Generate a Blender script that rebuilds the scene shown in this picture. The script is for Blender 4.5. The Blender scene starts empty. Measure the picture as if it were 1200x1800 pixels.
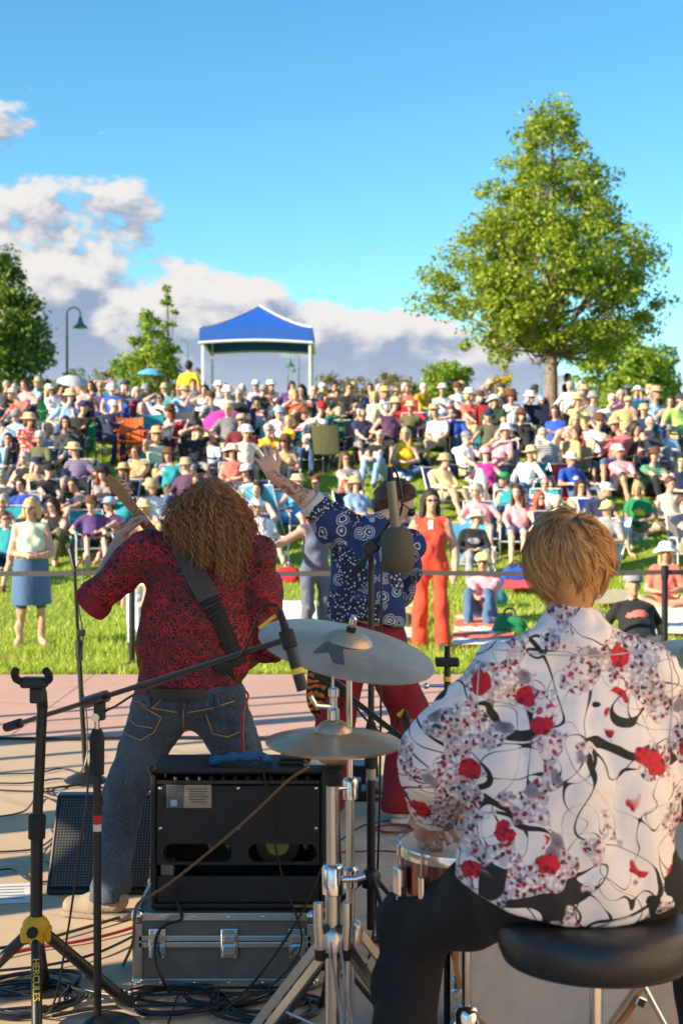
import bpy, bmesh, math, random
import numpy as np
from mathutils import Vector, Matrix

# ------------------------------------------------------------------ camera, sky, sun, exposure
SC = bpy.context.scene
COL = SC.collection
CAM_Z, FPX, HORIZON = 1.68, 2500.0, 869.0
cam_data = bpy.data.cameras.new('camera')
cam = bpy.data.objects.new('camera', cam_data)
COL.objects.link(cam)
cam.location = (0, 0, CAM_Z)
cam.rotation_euler = (math.radians(90) - math.atan((900 - HORIZON) / FPX), 0, 0)
cam_data.sensor_fit = 'VERTICAL'
cam_data.sensor_height = 36
cam_data.lens = 50
cam_data.clip_start = 0.05
cam_data.clip_end = 6000
cam_data.dof.use_dof = True
cam_data.dof.focus_distance = 5.3
cam_data.dof.aperture_fstop = 4.6
SC.camera = cam

SUN_EL, SUN_BACK = math.radians(23), math.radians(27)      # low sun, from the left and behind the stage
SUN_POS = Vector((-math.cos(SUN_EL) * math.cos(SUN_BACK), -math.cos(SUN_EL) * math.sin(SUN_BACK), math.sin(SUN_EL)))
sun_data = bpy.data.lights.new('sun', 'SUN')
sun_data.energy = 4.6
sun_data.angle = math.radians(0.53)
sun_data.color = (1.0, 0.85, 0.64)
sun = bpy.data.objects.new('sun', sun_data)
COL.objects.link(sun)
sun.location = SUN_POS * 40
sun.rotation_euler = (-SUN_POS).to_track_quat('-Z', 'Y').to_euler()

SC.render.engine = 'CYCLES'
SC.cycles.use_denoising = True
SC.cycles.max_bounces = 6
SC.cycles.transparent_max_bounces = 4
SC.view_settings.view_transform = 'Standard'
SC.view_settings.look = 'None'
SC.view_settings.gamma = 1
SC.view_settings.exposure = 1.28

world = bpy.data.worlds.new('World')
SC.world = world
world.use_nodes = True


class NT:
    """small helper for node trees"""
    def __init__(self, tree):
        self.t = tree
    def n(self, typ, **kw):
        nd = self.t.nodes.new(typ)
        for k, v in kw.items():
            if k.startswith('i_'):
                key = k[2:]
                key = int(key) if key.isdigit() else key.replace('_', ' ')
                nd.inputs[key].default_value = v
            else:
                setattr(nd, k, v)
        return nd
    def l(self, a, b):
        self.t.links.new(a, b)
    def math(self, op, a, b=None, c=None, clamp=False):
        nd = self.t.nodes.new('ShaderNodeMath')
        nd.operation = op
        nd.use_clamp = clamp
        for i, v in enumerate((a, b, c)):
            if v is None:
                continue
            if isinstance(v, (int, float)):
                nd.inputs[i].default_value = v
            else:
                self.l(v, nd.inputs[i])
        return nd.outputs[0]
    def step(self, v, lo, hi):
        nd = self.t.nodes.new('ShaderNodeMapRange')
        nd.interpolation_type = 'SMOOTHSTEP'
        self.l(v, nd.inputs[0])
        nd.inputs[1].default_value = lo
        nd.inputs[2].default_value = hi
        return nd.outputs[0]
    def mix(self, fac, a, b):
        nd = self.t.nodes.new('ShaderNodeMix')
        nd.data_type = 'RGBA'
        for sock, v in ((nd.inputs[0], fac), (nd.inputs[6], a), (nd.inputs[7], b)):
            if isinstance(v, (int, float)):
                sock.default_value = v
            elif isinstance(v, tuple):
                sock.default_value = v if len(v) == 4 else v + (1,)
            else:
                self.l(v, sock)
        return nd.outputs[2]


def _mul(self, a, c):
    nd = self.t.nodes.new('ShaderNodeMix')
    nd.data_type = 'RGBA'
    nd.blend_type = 'MULTIPLY'
    nd.inputs[0].default_value = 1
    self.l(a, nd.inputs[6])
    nd.inputs[7].default_value = c + (1,)
    return nd.outputs[2]


NT.mix_mul = _mul


def build_sky():
    nt = world.node_tree
    nt.nodes.clear()
    N = NT(nt)
    out = N.n('ShaderNodeOutputWorld')
    sky = N.n('ShaderNodeTexSky')
    sky.sky_type = 'NISHITA'
    sky.sun_disc = False
    sky.sun_elevation = SUN_EL
    sky.sun_rotation = math.atan2(SUN_POS.x, SUN_POS.y)
    sky.altitude = 1600
    sky.air_density = 1.25
    sky.dust_density = 0.15
    sky.ozone_density = 2.5
    bg = N.n('ShaderNodeBackground', i_Strength=0.12)
    hs = N.n('ShaderNodeHueSaturation', i_Saturation=1.25, i_Value=1.0)
    N.l(sky.outputs[0], hs.inputs['Color'])
    N.l(N.mix_mul(hs.outputs[0], (0.66, 0.84, 0.78)), bg.inputs[0])
    tc = N.n('ShaderNodeTexCoord')
    sep = N.n('ShaderNodeSeparateXYZ')
    N.l(tc.outputs['Generated'], sep.inputs[0])
    az = N.math('MULTIPLY', N.math('ARCTAN2', sep.outputs[0], sep.outputs[1]), 180 / math.pi)
    el = N.math('MULTIPLY', N.math('ARCSINE', sep.outputs[2]), 180 / math.pi)
    def field(da, de):
        cv = N.n('ShaderNodeCombineXYZ')
        N.l(N.math('MULTIPLY', N.math('ADD', az, da), 0.17), cv.inputs[0])
        N.l(N.math('MULTIPLY', N.math('ADD', el, de), 0.27), cv.inputs[1])
        cv.inputs[2].default_value = 4.37
        nz = N.n('ShaderNodeTexNoise', i_Scale=1.0, i_Detail=10.0, i_Roughness=0.54, i_Distortion=0.1)
        N.l(cv.outputs[0], nz.inputs['Vector'])
        return nz.outputs['Fac']
    n0, n1 = field(0, 0), field(-0.4, 0.7)
    top = N.math('MULTIPLY_ADD', N.math('COSINE', N.math('MULTIPLY', N.math('ADD', az, 17.0), math.radians(6))), 4.8, 9.7)
    bias = N.math('MINIMUM', N.math('MAXIMUM', N.math('DIVIDE', N.math('SUBTRACT', top, el), 7.0), -1.2), 0.38)
    bias = N.math('ADD', bias, N.math('MULTIPLY', N.step(el, 8.0, 4.0), 0.35))
    dens = N.math('ADD', N.math('MULTIPLY', N.math('SUBTRACT', n0, 0.5), 3.4), bias)
    mask = N.step(dens, 0.10, 0.29)
    lit = N.math('MULTIPLY_ADD', N.math('SUBTRACT', n0, n1), 4.2, 0.43, clamp=True)
    thick = N.step(dens, 0.35, 1.25)
    shade = N.math('SUBTRACT', lit, N.math('MULTIPLY', thick, 0.5), clamp=True)
    colr = N.mix(N.step(shade, 0.12, 0.62), (0.135, 0.172, 0.24), (0.365, 0.355, 0.345))
    low = N.step(el, 7.0, 2.0)
    colr = N.mix(N.math('MULTIPLY', low, 0.6), colr, (0.30, 0.325, 0.37))
    cl = N.n('ShaderNodeBackground', i_Strength=1.0)
    N.l(colr, cl.inputs[0])
    mx = N.n('ShaderNodeMixShader')
    N.l(mask, mx.inputs[0])
    N.l(bg.outputs[0], mx.inputs[1])
    N.l(cl.outputs[0], mx.inputs[2])
    N.l(mx.outputs[0], out.inputs[0])


build_sky()


def P(px, py, d):
    """the point at distance d along the ray of photo pixel (px, py)"""
    return Vector(((px - 600) / FPX * d, d, CAM_Z - (py - HORIZON) / FPX * d))


# ------------------------------------------------------------------ materials
MATS = {}


def mat(name, col, rough=0.6, metal=0.0, var=0.12, scale=20.0, bump=0.0, bscale=60.0, spec=None, sheen=0.0, coat=0.0):
    if name in MATS:
        return MATS[name]
    m = bpy.data.materials.new(name)
    m.use_nodes = True
    N = NT(m.node_tree)
    b = m.node_tree.nodes['Principled BSDF']
    b.inputs['Roughness'].default_value = rough
    b.inputs['Metallic'].default_value = metal
    if spec is not None:
        b.inputs['Specular IOR Level'].default_value = spec
    if coat:
        b.inputs['Coat Weight'].default_value = coat
    if sheen:
        b.inputs['Sheen Weight'].default_value = sheen
    col = tuple(col[:3])
    if var:
        tc = N.n('ShaderNodeTexCoord')
        nz = N.n('ShaderNodeTexNoise', i_Scale=scale, i_Detail=4.0)
        N.l(tc.outputs['Object'], nz.inputs['Vector'])
        d = tuple(max(0, c * (1 - var * 1.6)) for c in col)
        l = tuple(min(1, c * (1 + var)) for c in col)
        N.l(N.mix(nz.outputs['Fac'], d, l), b.inputs['Base Color'])
        if bump:
            n2 = N.n('ShaderNodeTexNoise', i_Scale=bscale, i_Detail=3.0)
            N.l(tc.outputs['Object'], n2.inputs['Vector'])
            bp = N.n('ShaderNodeBump', i_Strength=bump, i_Distance=0.01)
            N.l(n2.outputs['Fac'], bp.inputs['Height'])
            N.l(bp.outputs[0], b.inputs['Normal'])
    else:
        b.inputs['Base Color'].default_value = col + (1,)
    MATS[name] = m
    return m


def S(r, g, b):
    """sRGB 0-255 to linear"""
    return tuple(((c / 255) / 12.92 if c / 255 <= 0.04045 else ((c / 255 + 0.055) / 1.055) ** 2.4) for c in (r, g, b))


# ------------------------------------------------------------------ object helpers
def tag(o, label=None, cat=None, group=None, kind=None):
    if label: o['label'] = label
    if cat: o['category'] = cat
    if group: o['group'] = group
    if kind: o['kind'] = kind
    return o


def root(name, loc, label, cat, group=None, rz=0.0):
    o = bpy.data.objects.new(name, None)
    COL.objects.link(o)
    o.location = loc
    o.rotation_euler = (0, 0, rz)
    o.empty_display_size = 0.1
    return tag(o, label, cat, group)


def mesh_from(name, v, f, mats=(), smooth=False, midx=None):
    me = bpy.data.meshes.new(name)
    v = np.asarray(v, dtype=np.float32).reshape(-1, 3)
    if isinstance(f, np.ndarray) and f.ndim == 2:
        nf, k = f.shape
        me.vertices.add(len(v))
        me.vertices.foreach_set('co', v.ravel())
        me.loops.add(nf * k)
        me.loops.foreach_set('vertex_index', f.astype(np.int32).ravel())
        me.polygons.add(nf)
        me.polygons.foreach_set('loop_start', np.arange(0, nf * k, k, dtype=np.int32))
        me.polygons.foreach_set('loop_total', np.full(nf, k, dtype=np.int32))
        me.update(calc_edges=True)
    else:
        me.from_pydata([tuple(map(float, p)) for p in v], [], [tuple(int(i) for i in q) for q in f])
        me.update()
    for m in mats:
        me.materials.append(m)
    if midx is not None:
        me.polygons.foreach_set('material_index', np.asarray(midx, dtype=np.int32))
    if smooth:
        me.polygons.foreach_set('use_smooth', np.ones(len(me.polygons), dtype=bool))
    return me


def link(name, me, parent=None, loc=(0, 0, 0)):
    o = bpy.data.objects.new(name, me)
    COL.objects.link(o)
    if parent is not None:
        o.parent = parent
    o.location = loc
    return o


def basis(d):
    d = Vector(d).normalized()
    u = d.orthogonal().normalized() if abs(d.z) > 0.95 else Vector((0, 0, 1)).cross(d).normalized()
    return u, d.cross(u)


class MB:
    """collects simple shapes; build() makes ONE mesh object of them"""
    def __init__(self):
        self.v, self.f = [], []
    def add(self, vs, fs):
        o = len(self.v)
        self.v += [Vector(p) for p in vs]
        self.f += [tuple(i + o for i in q) for q in fs]
        return self
    def box(self, c, s, rot=None, taper=1.0):
        vs = []
        for z in (-1, 1):
            t = taper if z > 0 else 1.0
            for x, y in ((-1, -1), (1, -1), (1, 1), (-1, 1)):
                p = Vector((x * s[0] / 2 * t, y * s[1] / 2 * t, z * s[2] / 2))
                vs.append(Vector(c) + (rot @ p if rot is not None else p))
        return self.add(vs, [(3, 2, 1, 0), (4, 5, 6, 7), (0, 1, 5, 4), (1, 2, 6, 5), (2, 3, 7, 6), (3, 0, 4, 7)])
    def cyl(self, a, b, r0, r1=None, seg=14, caps=True):
        r1 = r0 if r1 is None else r1
        a, b = Vector(a), Vector(b)
        u, w = basis(b - a)
        vs = []
        for p, r in ((a, r0), (b, r1)):
            vs += [p + (u * math.cos(2 * math.pi * i / seg) + w * math.sin(2 * math.pi * i / seg)) * r for i in range(seg)]
        fs = [(i, (i + 1) % seg, seg + (i + 1) % seg, seg + i) for i in range(seg)]
        if caps:
            fs += [tuple(range(seg - 1, -1, -1)), tuple(range(seg, 2 * seg))]
        return self.add(vs, fs)
    def tube(self, pts, r, seg=8, closed=False):
        pts = [Vector(p) for p in pts]
        n = len(pts)
        rs = r if isinstance(r, (list, tuple)) else [r] * n
        vs, fs = [], []
        t0 = (pts[1] - pts[0]).normalized()
        u, w = basis(t0)
        for i, p in enumerate(pts):
            t = (pts[(i + 1) % n] - pts[i - 1]) if (closed or 0 < i < n - 1) else (pts[1] - pts[0] if i == 0 else pts[-1] - pts[-2])
            t = t.normalized() if t.length > 1e-9 else t0
            u = (u - t * u.dot(t))
            u = u.normalized() if u.length > 1e-6 else basis(t)[0]
            w = t.cross(u)
            vs += [p + (u * math.cos(2 * math.pi * k / seg) + w * math.sin(2 * math.pi * k / seg)) * rs[i] for k in range(seg)]
        for i in range(n if closed else n - 1):
            j = (i + 1) % n
            fs += [(i * seg + k, i * seg + (k + 1) % seg, j * seg + (k + 1) % seg, j * seg + k) for k in range(seg)]
        if not closed:
            fs += [tuple(range(seg - 1, -1, -1)), tuple(range((n - 1) * seg, n * seg))]
        return self.add(vs, fs)
    def lathe(self, prof, c=(0, 0, 0), axis=(0, 0, 1), seg=32, sx=1.0, sy=1.0):
        u, w = basis(axis)
        d = Vector(axis).normalized()
        vs, fs = [], []
        for r, z in prof:
            vs += [Vector(c) + d * z + u * (math.cos(2 * math.pi * k / seg) * r * sx) + w * (math.sin(2 * math.pi * k / seg) * r * sy) for k in range(seg)]
        for i in range(len(prof) - 1):
            fs += [(i * seg + k, i * seg + (k + 1) % seg, (i + 1) * seg + (k + 1) % seg, (i + 1) * seg + k) for k in range(seg)]
        shut = abs(prof[0][0] - prof[-1][0]) + abs(prof[0][1] - prof[-1][1]) < 1e-9
        if prof[0][0] > 1e-6 and not shut:
            fs.append(tuple(range(seg - 1, -1, -1)))
        if prof[-1][0] > 1e-6 and not shut:
            fs.append(tuple(range((len(prof) - 1) * seg, len(prof) * seg)))
        return self.add(vs, fs)
    def ball(self, c, r, seg=12, rings=8, sq=(1, 1, 1)):
        vs, fs = [], []
        for i in range(rings + 1):
            th = math.pi * i / rings
            for k in range(seg):
                ph = 2 * math.pi * k / seg
                vs.append(Vector(c) + Vector((math.sin(th) * math.cos(ph) * r * sq[0], math.sin(th) * math.sin(ph) * r * sq[1], math.cos(th) * r * sq[2])))
        for i in range(rings):
            fs += [(i * seg + k, (i + 1) * seg + k, (i + 1) * seg + (k + 1) % seg, i * seg + (k + 1) % seg) for k in range(seg)]
        return self.add(vs, fs)
    def sheet(self, grid, thick=0.0):
        """grid: rows of points; thick: extrude along the local normal"""
        R, Cn = len(grid), len(grid[0])
        pts = [Vector(p) for row in grid for p in row]
        fs = [(i * Cn + k, i * Cn + k + 1, (i + 1) * Cn + k + 1, (i + 1) * Cn + k) for i in range(R - 1) for k in range(Cn - 1)]
        if not thick:
            return self.add(pts, fs)
        n = (pts[1] - pts[0]).cross(pts[Cn] - pts[0]).normalized() * thick
        m = len(pts)
        vs = pts + [p - n for p in pts]
        fs2 = list(fs) + [tuple(m + i for i in reversed(q)) for q in fs]
        ring = [k for k in range(Cn)] + [i * Cn + Cn - 1 for i in range(1, R)] + [(R - 1) * Cn + k for k in range(Cn - 2, -1, -1)] + [i * Cn for i in range(R - 2, 0, -1)]
        for a, b in zip(ring, ring[1:] + ring[:1]):
            fs2.append((b, a, m + a, m + b))
        return self.add(vs, fs2)
    def build(self, name, material, parent=None, smooth=False, bevel=0.0, local=False):
        off = Vector((0, 0, 0))
        if parent is not None and not local:
            q, off = parent, Vector((0, 0, 0))
            while q is not None:
                off += q.location
                q = q.parent
        me = mesh_from(name, [p - off for p in self.v], self.f, [material] if material else [], smooth)
        o = link(name, me, parent)
        if smooth:
            me.set_sharp_from_angle(angle=math.radians(40))
        if bevel:
            md = o.modifiers.new('bevel', 'BEVEL')
            md.width = bevel
            md.segments = 2
            md.limit_method = 'ANGLE'
        return o
    def place(self, name, material, label, cat, group=None, smooth=False, bevel=0.0, loc=None):
        """a one-mesh top-level thing with its origin at its base"""
        lo = Vector(loc) if loc is not None else Vector((sum(p.x for p in self.v) / len(self.v), sum(p.y for p in self.v) / len(self.v), min(p.z for p in self.v)))
        self.v = [p - lo for p in self.v]
        o = self.build(name, material, None, smooth, bevel)
        o.location = lo
        return tag(o, label, cat, group)


def spline(pts, n=8, closed=False):
    """Catmull-Rom through points"""
    pts = [Vector(p) for p in pts]
    out, m = [], len(pts)
    for i in range(m if closed else m - 1):
        p0 = pts[(i - 1) % m] if closed or i > 0 else pts[0]
        p1, p2 = pts[i], pts[(i + 1) % m]
        p3 = pts[(i + 2) % m] if closed or i + 2 < m else pts[-1]
        for k in range(n):
            t = k / n
            out.append(0.5 * ((2 * p1) + (p2 - p0) * t + (2 * p0 - 5 * p1 + 4 * p2 - p3) * t * t + (3 * p1 - p0 - 3 * p2 + p3) * t ** 3))
    if not closed:
        out.append(pts[-1])
    return out


# ------------------------------------------------------------------ implicit surfaces: bodies, clothes and hair as continuous skins
def prim_d(Q, pr):
    a, b, ra, rb, k, tg, fd, fs = pr
    ab = b - a
    L = float(ab @ ab)
    pa = Q - a
    if L > 1e-10:
        t = np.clip((pa @ ab) / L, 0, 1)
        dv = pa - t[..., None] * ab
        r = ra + (rb - ra) * t
    else:
        dv, r = pa, ra
    if fd is not None:
        c = dv @ fd
        dv = dv + (c * (1 / fs - 1))[..., None] * fd
    return np.sqrt((dv * dv).sum(-1)) - r


def pr(a, b, ra, rb=None, k=0.03, t=0, fd=None, fs=1.0):
    return (np.array(a, dtype=np.float32), np.array(b, dtype=np.float32), ra, ra if rb is None else rb, k, t,
            None if fd is None else np.array(Vector(fd).normalized(), dtype=np.float32), fs)


def sdf_mesh(prims, h, cuts=(), minus=(), noise=None):
    """smooth union of round cones, minus others, cut by half-spaces (point, outward normal); surface nets -> verts, quads, tag per quad"""
    lo = np.min([np.minimum(p[0], p[1]) - max(p[2], p[3]) for p in prims], axis=0) - 3 * h - 0.02
    hi = np.max([np.maximum(p[0], p[1]) + max(p[2], p[3]) for p in prims], axis=0) + 3 * h + 0.02
    n = np.ceil((hi - lo) / h).astype(int) + 1
    F = np.full(n, 0.5, dtype=np.float32)
    ax = [lo[i] + h * np.arange(n[i], dtype=np.float32) for i in range(3)]
    def region(p, pad):
        r = max(p[2], p[3]) + pad
        i0 = np.clip(np.floor((np.minimum(p[0], p[1]) - r - lo) / h).astype(int), 0, n - 1)
        i1 = np.clip(np.ceil((np.maximum(p[0], p[1]) + r - lo) / h).astype(int) + 1, 1, n)
        sl = tuple(slice(i0[i], i1[i]) for i in range(3))
        G = np.stack(np.meshgrid(ax[0][sl[0]], ax[1][sl[1]], ax[2][sl[2]], indexing='ij'), -1)
        return sl, G
    for p in prims:
        k = p[4]
        sl, G = region(p, 2.5 * h + k)
        d = prim_d(G, p)
        f = F[sl]
        hh = np.maximum(k - np.abs(f - d), 0) / k
        F[sl] = np.minimum(f, d) - hh * hh * k * 0.25
    if noise is not None:
        near = np.argwhere(np.abs(F) < 0.05)
        Q = near * h + lo
        F[tuple(near.T)] += noise(Q).astype(np.float32)
    for p in minus:
        sl, G = region(p, 2.5 * h)
        F[sl] = np.maximum(F[sl], -prim_d(G, p))
    if cuts:
        G = np.stack(np.meshgrid(*ax, indexing='ij'), -1)
        for c in cuts:
            if callable(c):
                F = np.maximum(F, c(G))
            else:
                F = np.maximum(F, (G - np.array(c[0], dtype=np.float32)) @ np.array(c[1], dtype=np.float32))
        del G
    F[F == 0] = 1e-7
    s = F < 0
    c8 = np.zeros(n - 1, dtype=np.int8)
    for dx in (0, 1):
        for dy in (0, 1):
            for dz in (0, 1):
                c8 += s[dx:n[0] - 1 + dx, dy:n[1] - 1 + dy, dz:n[2] - 1 + dz]
    cells = np.argwhere((c8 > 0) & (c8 < 8))
    idx = np.full(n - 1, -1, dtype=np.int32)
    idx[tuple(cells.T)] = np.arange(len(cells))
    acc = np.zeros((len(cells), 3), dtype=np.float32)
    cnt = np.zeros(len(cells), dtype=np.float32)
    for axis in range(3):
        for da in (0, 1):
            for db in (0, 1):
                o = [0, 0, 0]
                oth = [i for i in range(3) if i != axis]
                o[oth[0]], o[oth[1]] = da, db
                p0 = cells + np.array(o)
                e = [0, 0, 0]; e[axis] = 1
                p1 = p0 + np.array(e)
                f0, f1 = F[tuple(p0.T)], F[tuple(p1.T)]
                m = (f0 < 0) != (f1 < 0)
                t = np.where(m, f0 / np.where(m, f0 - f1, 1), 0)
                acc[:, axis] += t
                acc[:, oth[0]] += m * da
                acc[:, oth[1]] += m * db
                cnt += m
    V = (cells + acc / cnt[:, None]) * h + lo
    faces = []
    for axis in range(3):
        oth = [(axis + 1) % 3, (axis + 2) % 3]
        a = [slice(1, n[i] - 1) for i in range(3)]; a[axis] = slice(0, n[axis] - 1)
        b = list(a); b[axis] = slice(1, n[axis])
        s0, s1 = s[tuple(a)], s[tuple(b)]
        e = np.argwhere(s0 != s1)
        if not len(e):
            continue
        flip = s0[tuple(e.T)]
        base = e.copy()
        for i in oth: base[:, i] += 1
        def cell(du, dv):
            q = base.copy(); q[:, oth[0]] -= du; q[:, oth[1]] -= dv
            return idx[tuple(q.T)]
        q = np.stack([cell(1, 1), cell(0, 1), cell(0, 0), cell(1, 0)], 1)
        q[~flip] = q[~flip][:, ::-1]
        faces.append(q)
    Fq = np.concatenate(faces)
    best = np.full(len(V), 9.0, dtype=np.float32)
    tg = np.zeros(len(V), dtype=np.int32)
    for p in prims:
        d = prim_d(V.astype(np.float32), p)
        m = d < best
        best[m] = d[m]
        tg[m] = p[5]
    return V, Fq, tg[Fq[:, 0]]


def sdf_obj(name, prims, h, mats, parent=None, loc=None, **kw):
    V, Fq, tg = sdf_mesh(prims, h, **kw)
    off = Vector(loc) if loc is not None else (parent.location if parent is not None else Vector((0, 0, 0)))
    me = mesh_from(name, V - np.array(off), Fq, mats, True, tg if len(mats) > 1 else None)
    o = link(name, me, parent)
    if parent is None:
        o.location = off
    return o


def wrinkle(amp, freq, seed=0, aniso=(1, 1, 1)):
    rng = np.random.RandomState(seed)
    W = rng.normal(size=(7, 3)) * np.array(aniso)
    W = W / np.linalg.norm(W, axis=1)[:, None] * (freq * rng.uniform(0.5, 1.6, (7, 1)))
    ph = rng.uniform(0, 6.28, 7)
    def fn(Q):
        warp = 0.03 * np.sin(Q[:, [1, 2, 0]] * 9 + ph[:3])
        Z = (Q + warp) @ W.T + ph
        s = np.sin(Z).sum(1) / 2.6
        return amp * (np.abs(s) * -1.2 + 0.5)
    return fn

# ------------------------------------------------------------------ the ground
RNG = np.random.RandomState(11)
random.seed(5)
_TY = [-50, 13.3, 15, 16.5, 18, 19.5, 21, 22.5, 23.5, 25, 27, 30, 34, 40, 60, 400, 3000]
_TZ = [0, 0.0, 0.04, 0.2, 0.45, 0.77, 1.2, 1.67, 1.98, 2.3, 2.62, 2.95, 3.08, 3.15, 3.1, 2.0, 0.0]


def FD(d):
    """distance up the slope"""
    t = min(max((d - 14.0) / 6.0, 0.0), 1.0)
    return d * (1 + 0.14 * t * t * (3 - 2 * t))


_TZ = [z if not 14 < y < 500 else CAM_Z + (z - CAM_Z) * FD(y) / y for y, z in zip(_TY, _TZ)]
_TY = [y if y > 500 else FD(y) for y in _TY]


def ground_z(y):
    return float(np.interp(y, _TY, _TZ))


def ground_mat(name, cols, scale, rough=0.9, bump=0.4, bdist=0.02, fine=90.0):
    m = bpy.data.materials.new(name)
    m.use_nodes = True
    N = NT(m.node_tree)
    b = m.node_tree.nodes['Principled BSDF']
    b.inputs['Roughness'].default_value = rough
    tc = N.n('ShaderNodeTexCoord')
    n1 = N.n('ShaderNodeTexNoise', i_Scale=scale, i_Detail=6.0, i_Roughness=0.65)
    n2 = N.n('ShaderNodeTexNoise', i_Scale=fine, i_Detail=4.0, i_Roughness=0.7)
    n3 = N.n('ShaderNodeTexNoise', i_Scale=scale * 5.3, i_Detail=5.0, i_Distortion=0.6)
    for q in (n1, n2, n3):
        N.l(tc.outputs['Object'], q.inputs['Vector'])
    c = N.mix(N.step(n1.outputs['Fac'], 0.3, 0.7), cols[0], cols[1])
    c = N.mix(N.math('MULTIPLY', N.step(n2.outputs['Fac'], 0.35, 0.75), 0.5), c, cols[2])
    c = N.mix(N.math('MULTIPLY', N.step(n3.outputs['Fac'], 0.54, 0.74), 0.6), c, cols[3])
    N.l(c, b.inputs['Base Color'])
    bp = N.n('ShaderNodeBump', i_Strength=bump, i_Distance=bdist)
    N.l(n2.outputs['Fac'], bp.inputs['Height'])
    N.l(bp.outputs[0], b.inputs['Normal'])
    return m


M_LAWN = ground_mat('lawn_turf', [(0.20, 0.29, 0.02), (0.28, 0.36, 0.032), (0.32, 0.38, 0.045), (0.32, 0.32, 0.08)], 0.9)
M_TAN = ground_mat('tan_concrete', [(0.48, 0.34, 0.215), (0.55, 0.40, 0.26), (0.43, 0.305, 0.195), (0.30, 0.215, 0.14)], 0.7, 0.85, 0.15, 0.004, 140)
M_PINK = ground_mat('pink_concrete', [(0.53, 0.31, 0.23), (0.58, 0.35, 0.265), (0.48, 0.28, 0.21), (0.40, 0.24, 0.18)], 0.7, 0.85, 0.15, 0.004, 140)
M_BED = mat('joint_grit', (0.2, 0.15, 0.11), 0.95)


def build_lawn():
    ys = list(np.arange(13.3, 39, 0.35)) + [40, 46, 55, 70, 100, 160, 260, 400, 800, 1600, 3000]
    xs = sorted(set([-2500, -900, -300, -120, -60, -35, -22] + list(np.arange(-16, 16.1, 0.5)) + [22, 35, 60, 120, 300, 900, 2500]))
    v = []
    for y in ys:
        for x in xs:
            z = ground_z(y)
            if 13.4 < y < 60 and abs(x) < 60:
                z += 0.025 * math.sin(x * 0.9 + y * 0.4) + 0.02 * math.sin(x * 0.37 - y * 1.1)
            v.append((x, y, z))
    nx = len(xs)
    f = np.array([(j * nx + i, j * nx + i + 1, (j + 1) * nx + i + 1, (j + 1) * nx + i) for j in range(len(ys) - 1) for i in range(nx - 1)])
    o = link('lawn', mesh_from('lawn', v, f, [M_LAWN], True))
    tag(o, 'sloping green lawn rising behind the plaza', None, None, 'structure')


def build_plaza():
    bed = MB().box((0, 2.3, -0.1), (60, 21.96, 0.14)).build('plaza', M_BED)
    tag(bed, 'paved concrete plaza and stage floor', None, None, 'structure')
    def slab(x0, x1, y0, y1, m):
        g = 0.0025
        b = MB().box(((x0 + x1) / 2, (y0 + y1) / 2, -0.03 + random.uniform(-0.0012, 0.0012)), (x1 - x0 - 2 * g, y1 - y0 - 2 * g, 0.06))
        b.build('concrete_slab', m, bed, bevel=0.006)
    for x0, x1, s in ((-11.95, 10.9, 1.9),):
        x = x0
        while x < x1 - 0.01:
            for y in (-2.0, 0.1, 2.2, 4.3, 6.4):
                slab(x, x + s, y, y + 2.1, M_TAN)
            for y0, y1 in ((8.5, 9.9),):
                slab(x, x + s, y0, y1, M_TAN)
            x += s
    x = -11.9
    while x < 12:
        slab(x, x + 2.4, 9.9, 11.6, M_PINK)
        slab(x, x + 2.4, 11.6, 13.26, M_PINK)
        x += 2.4


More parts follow.
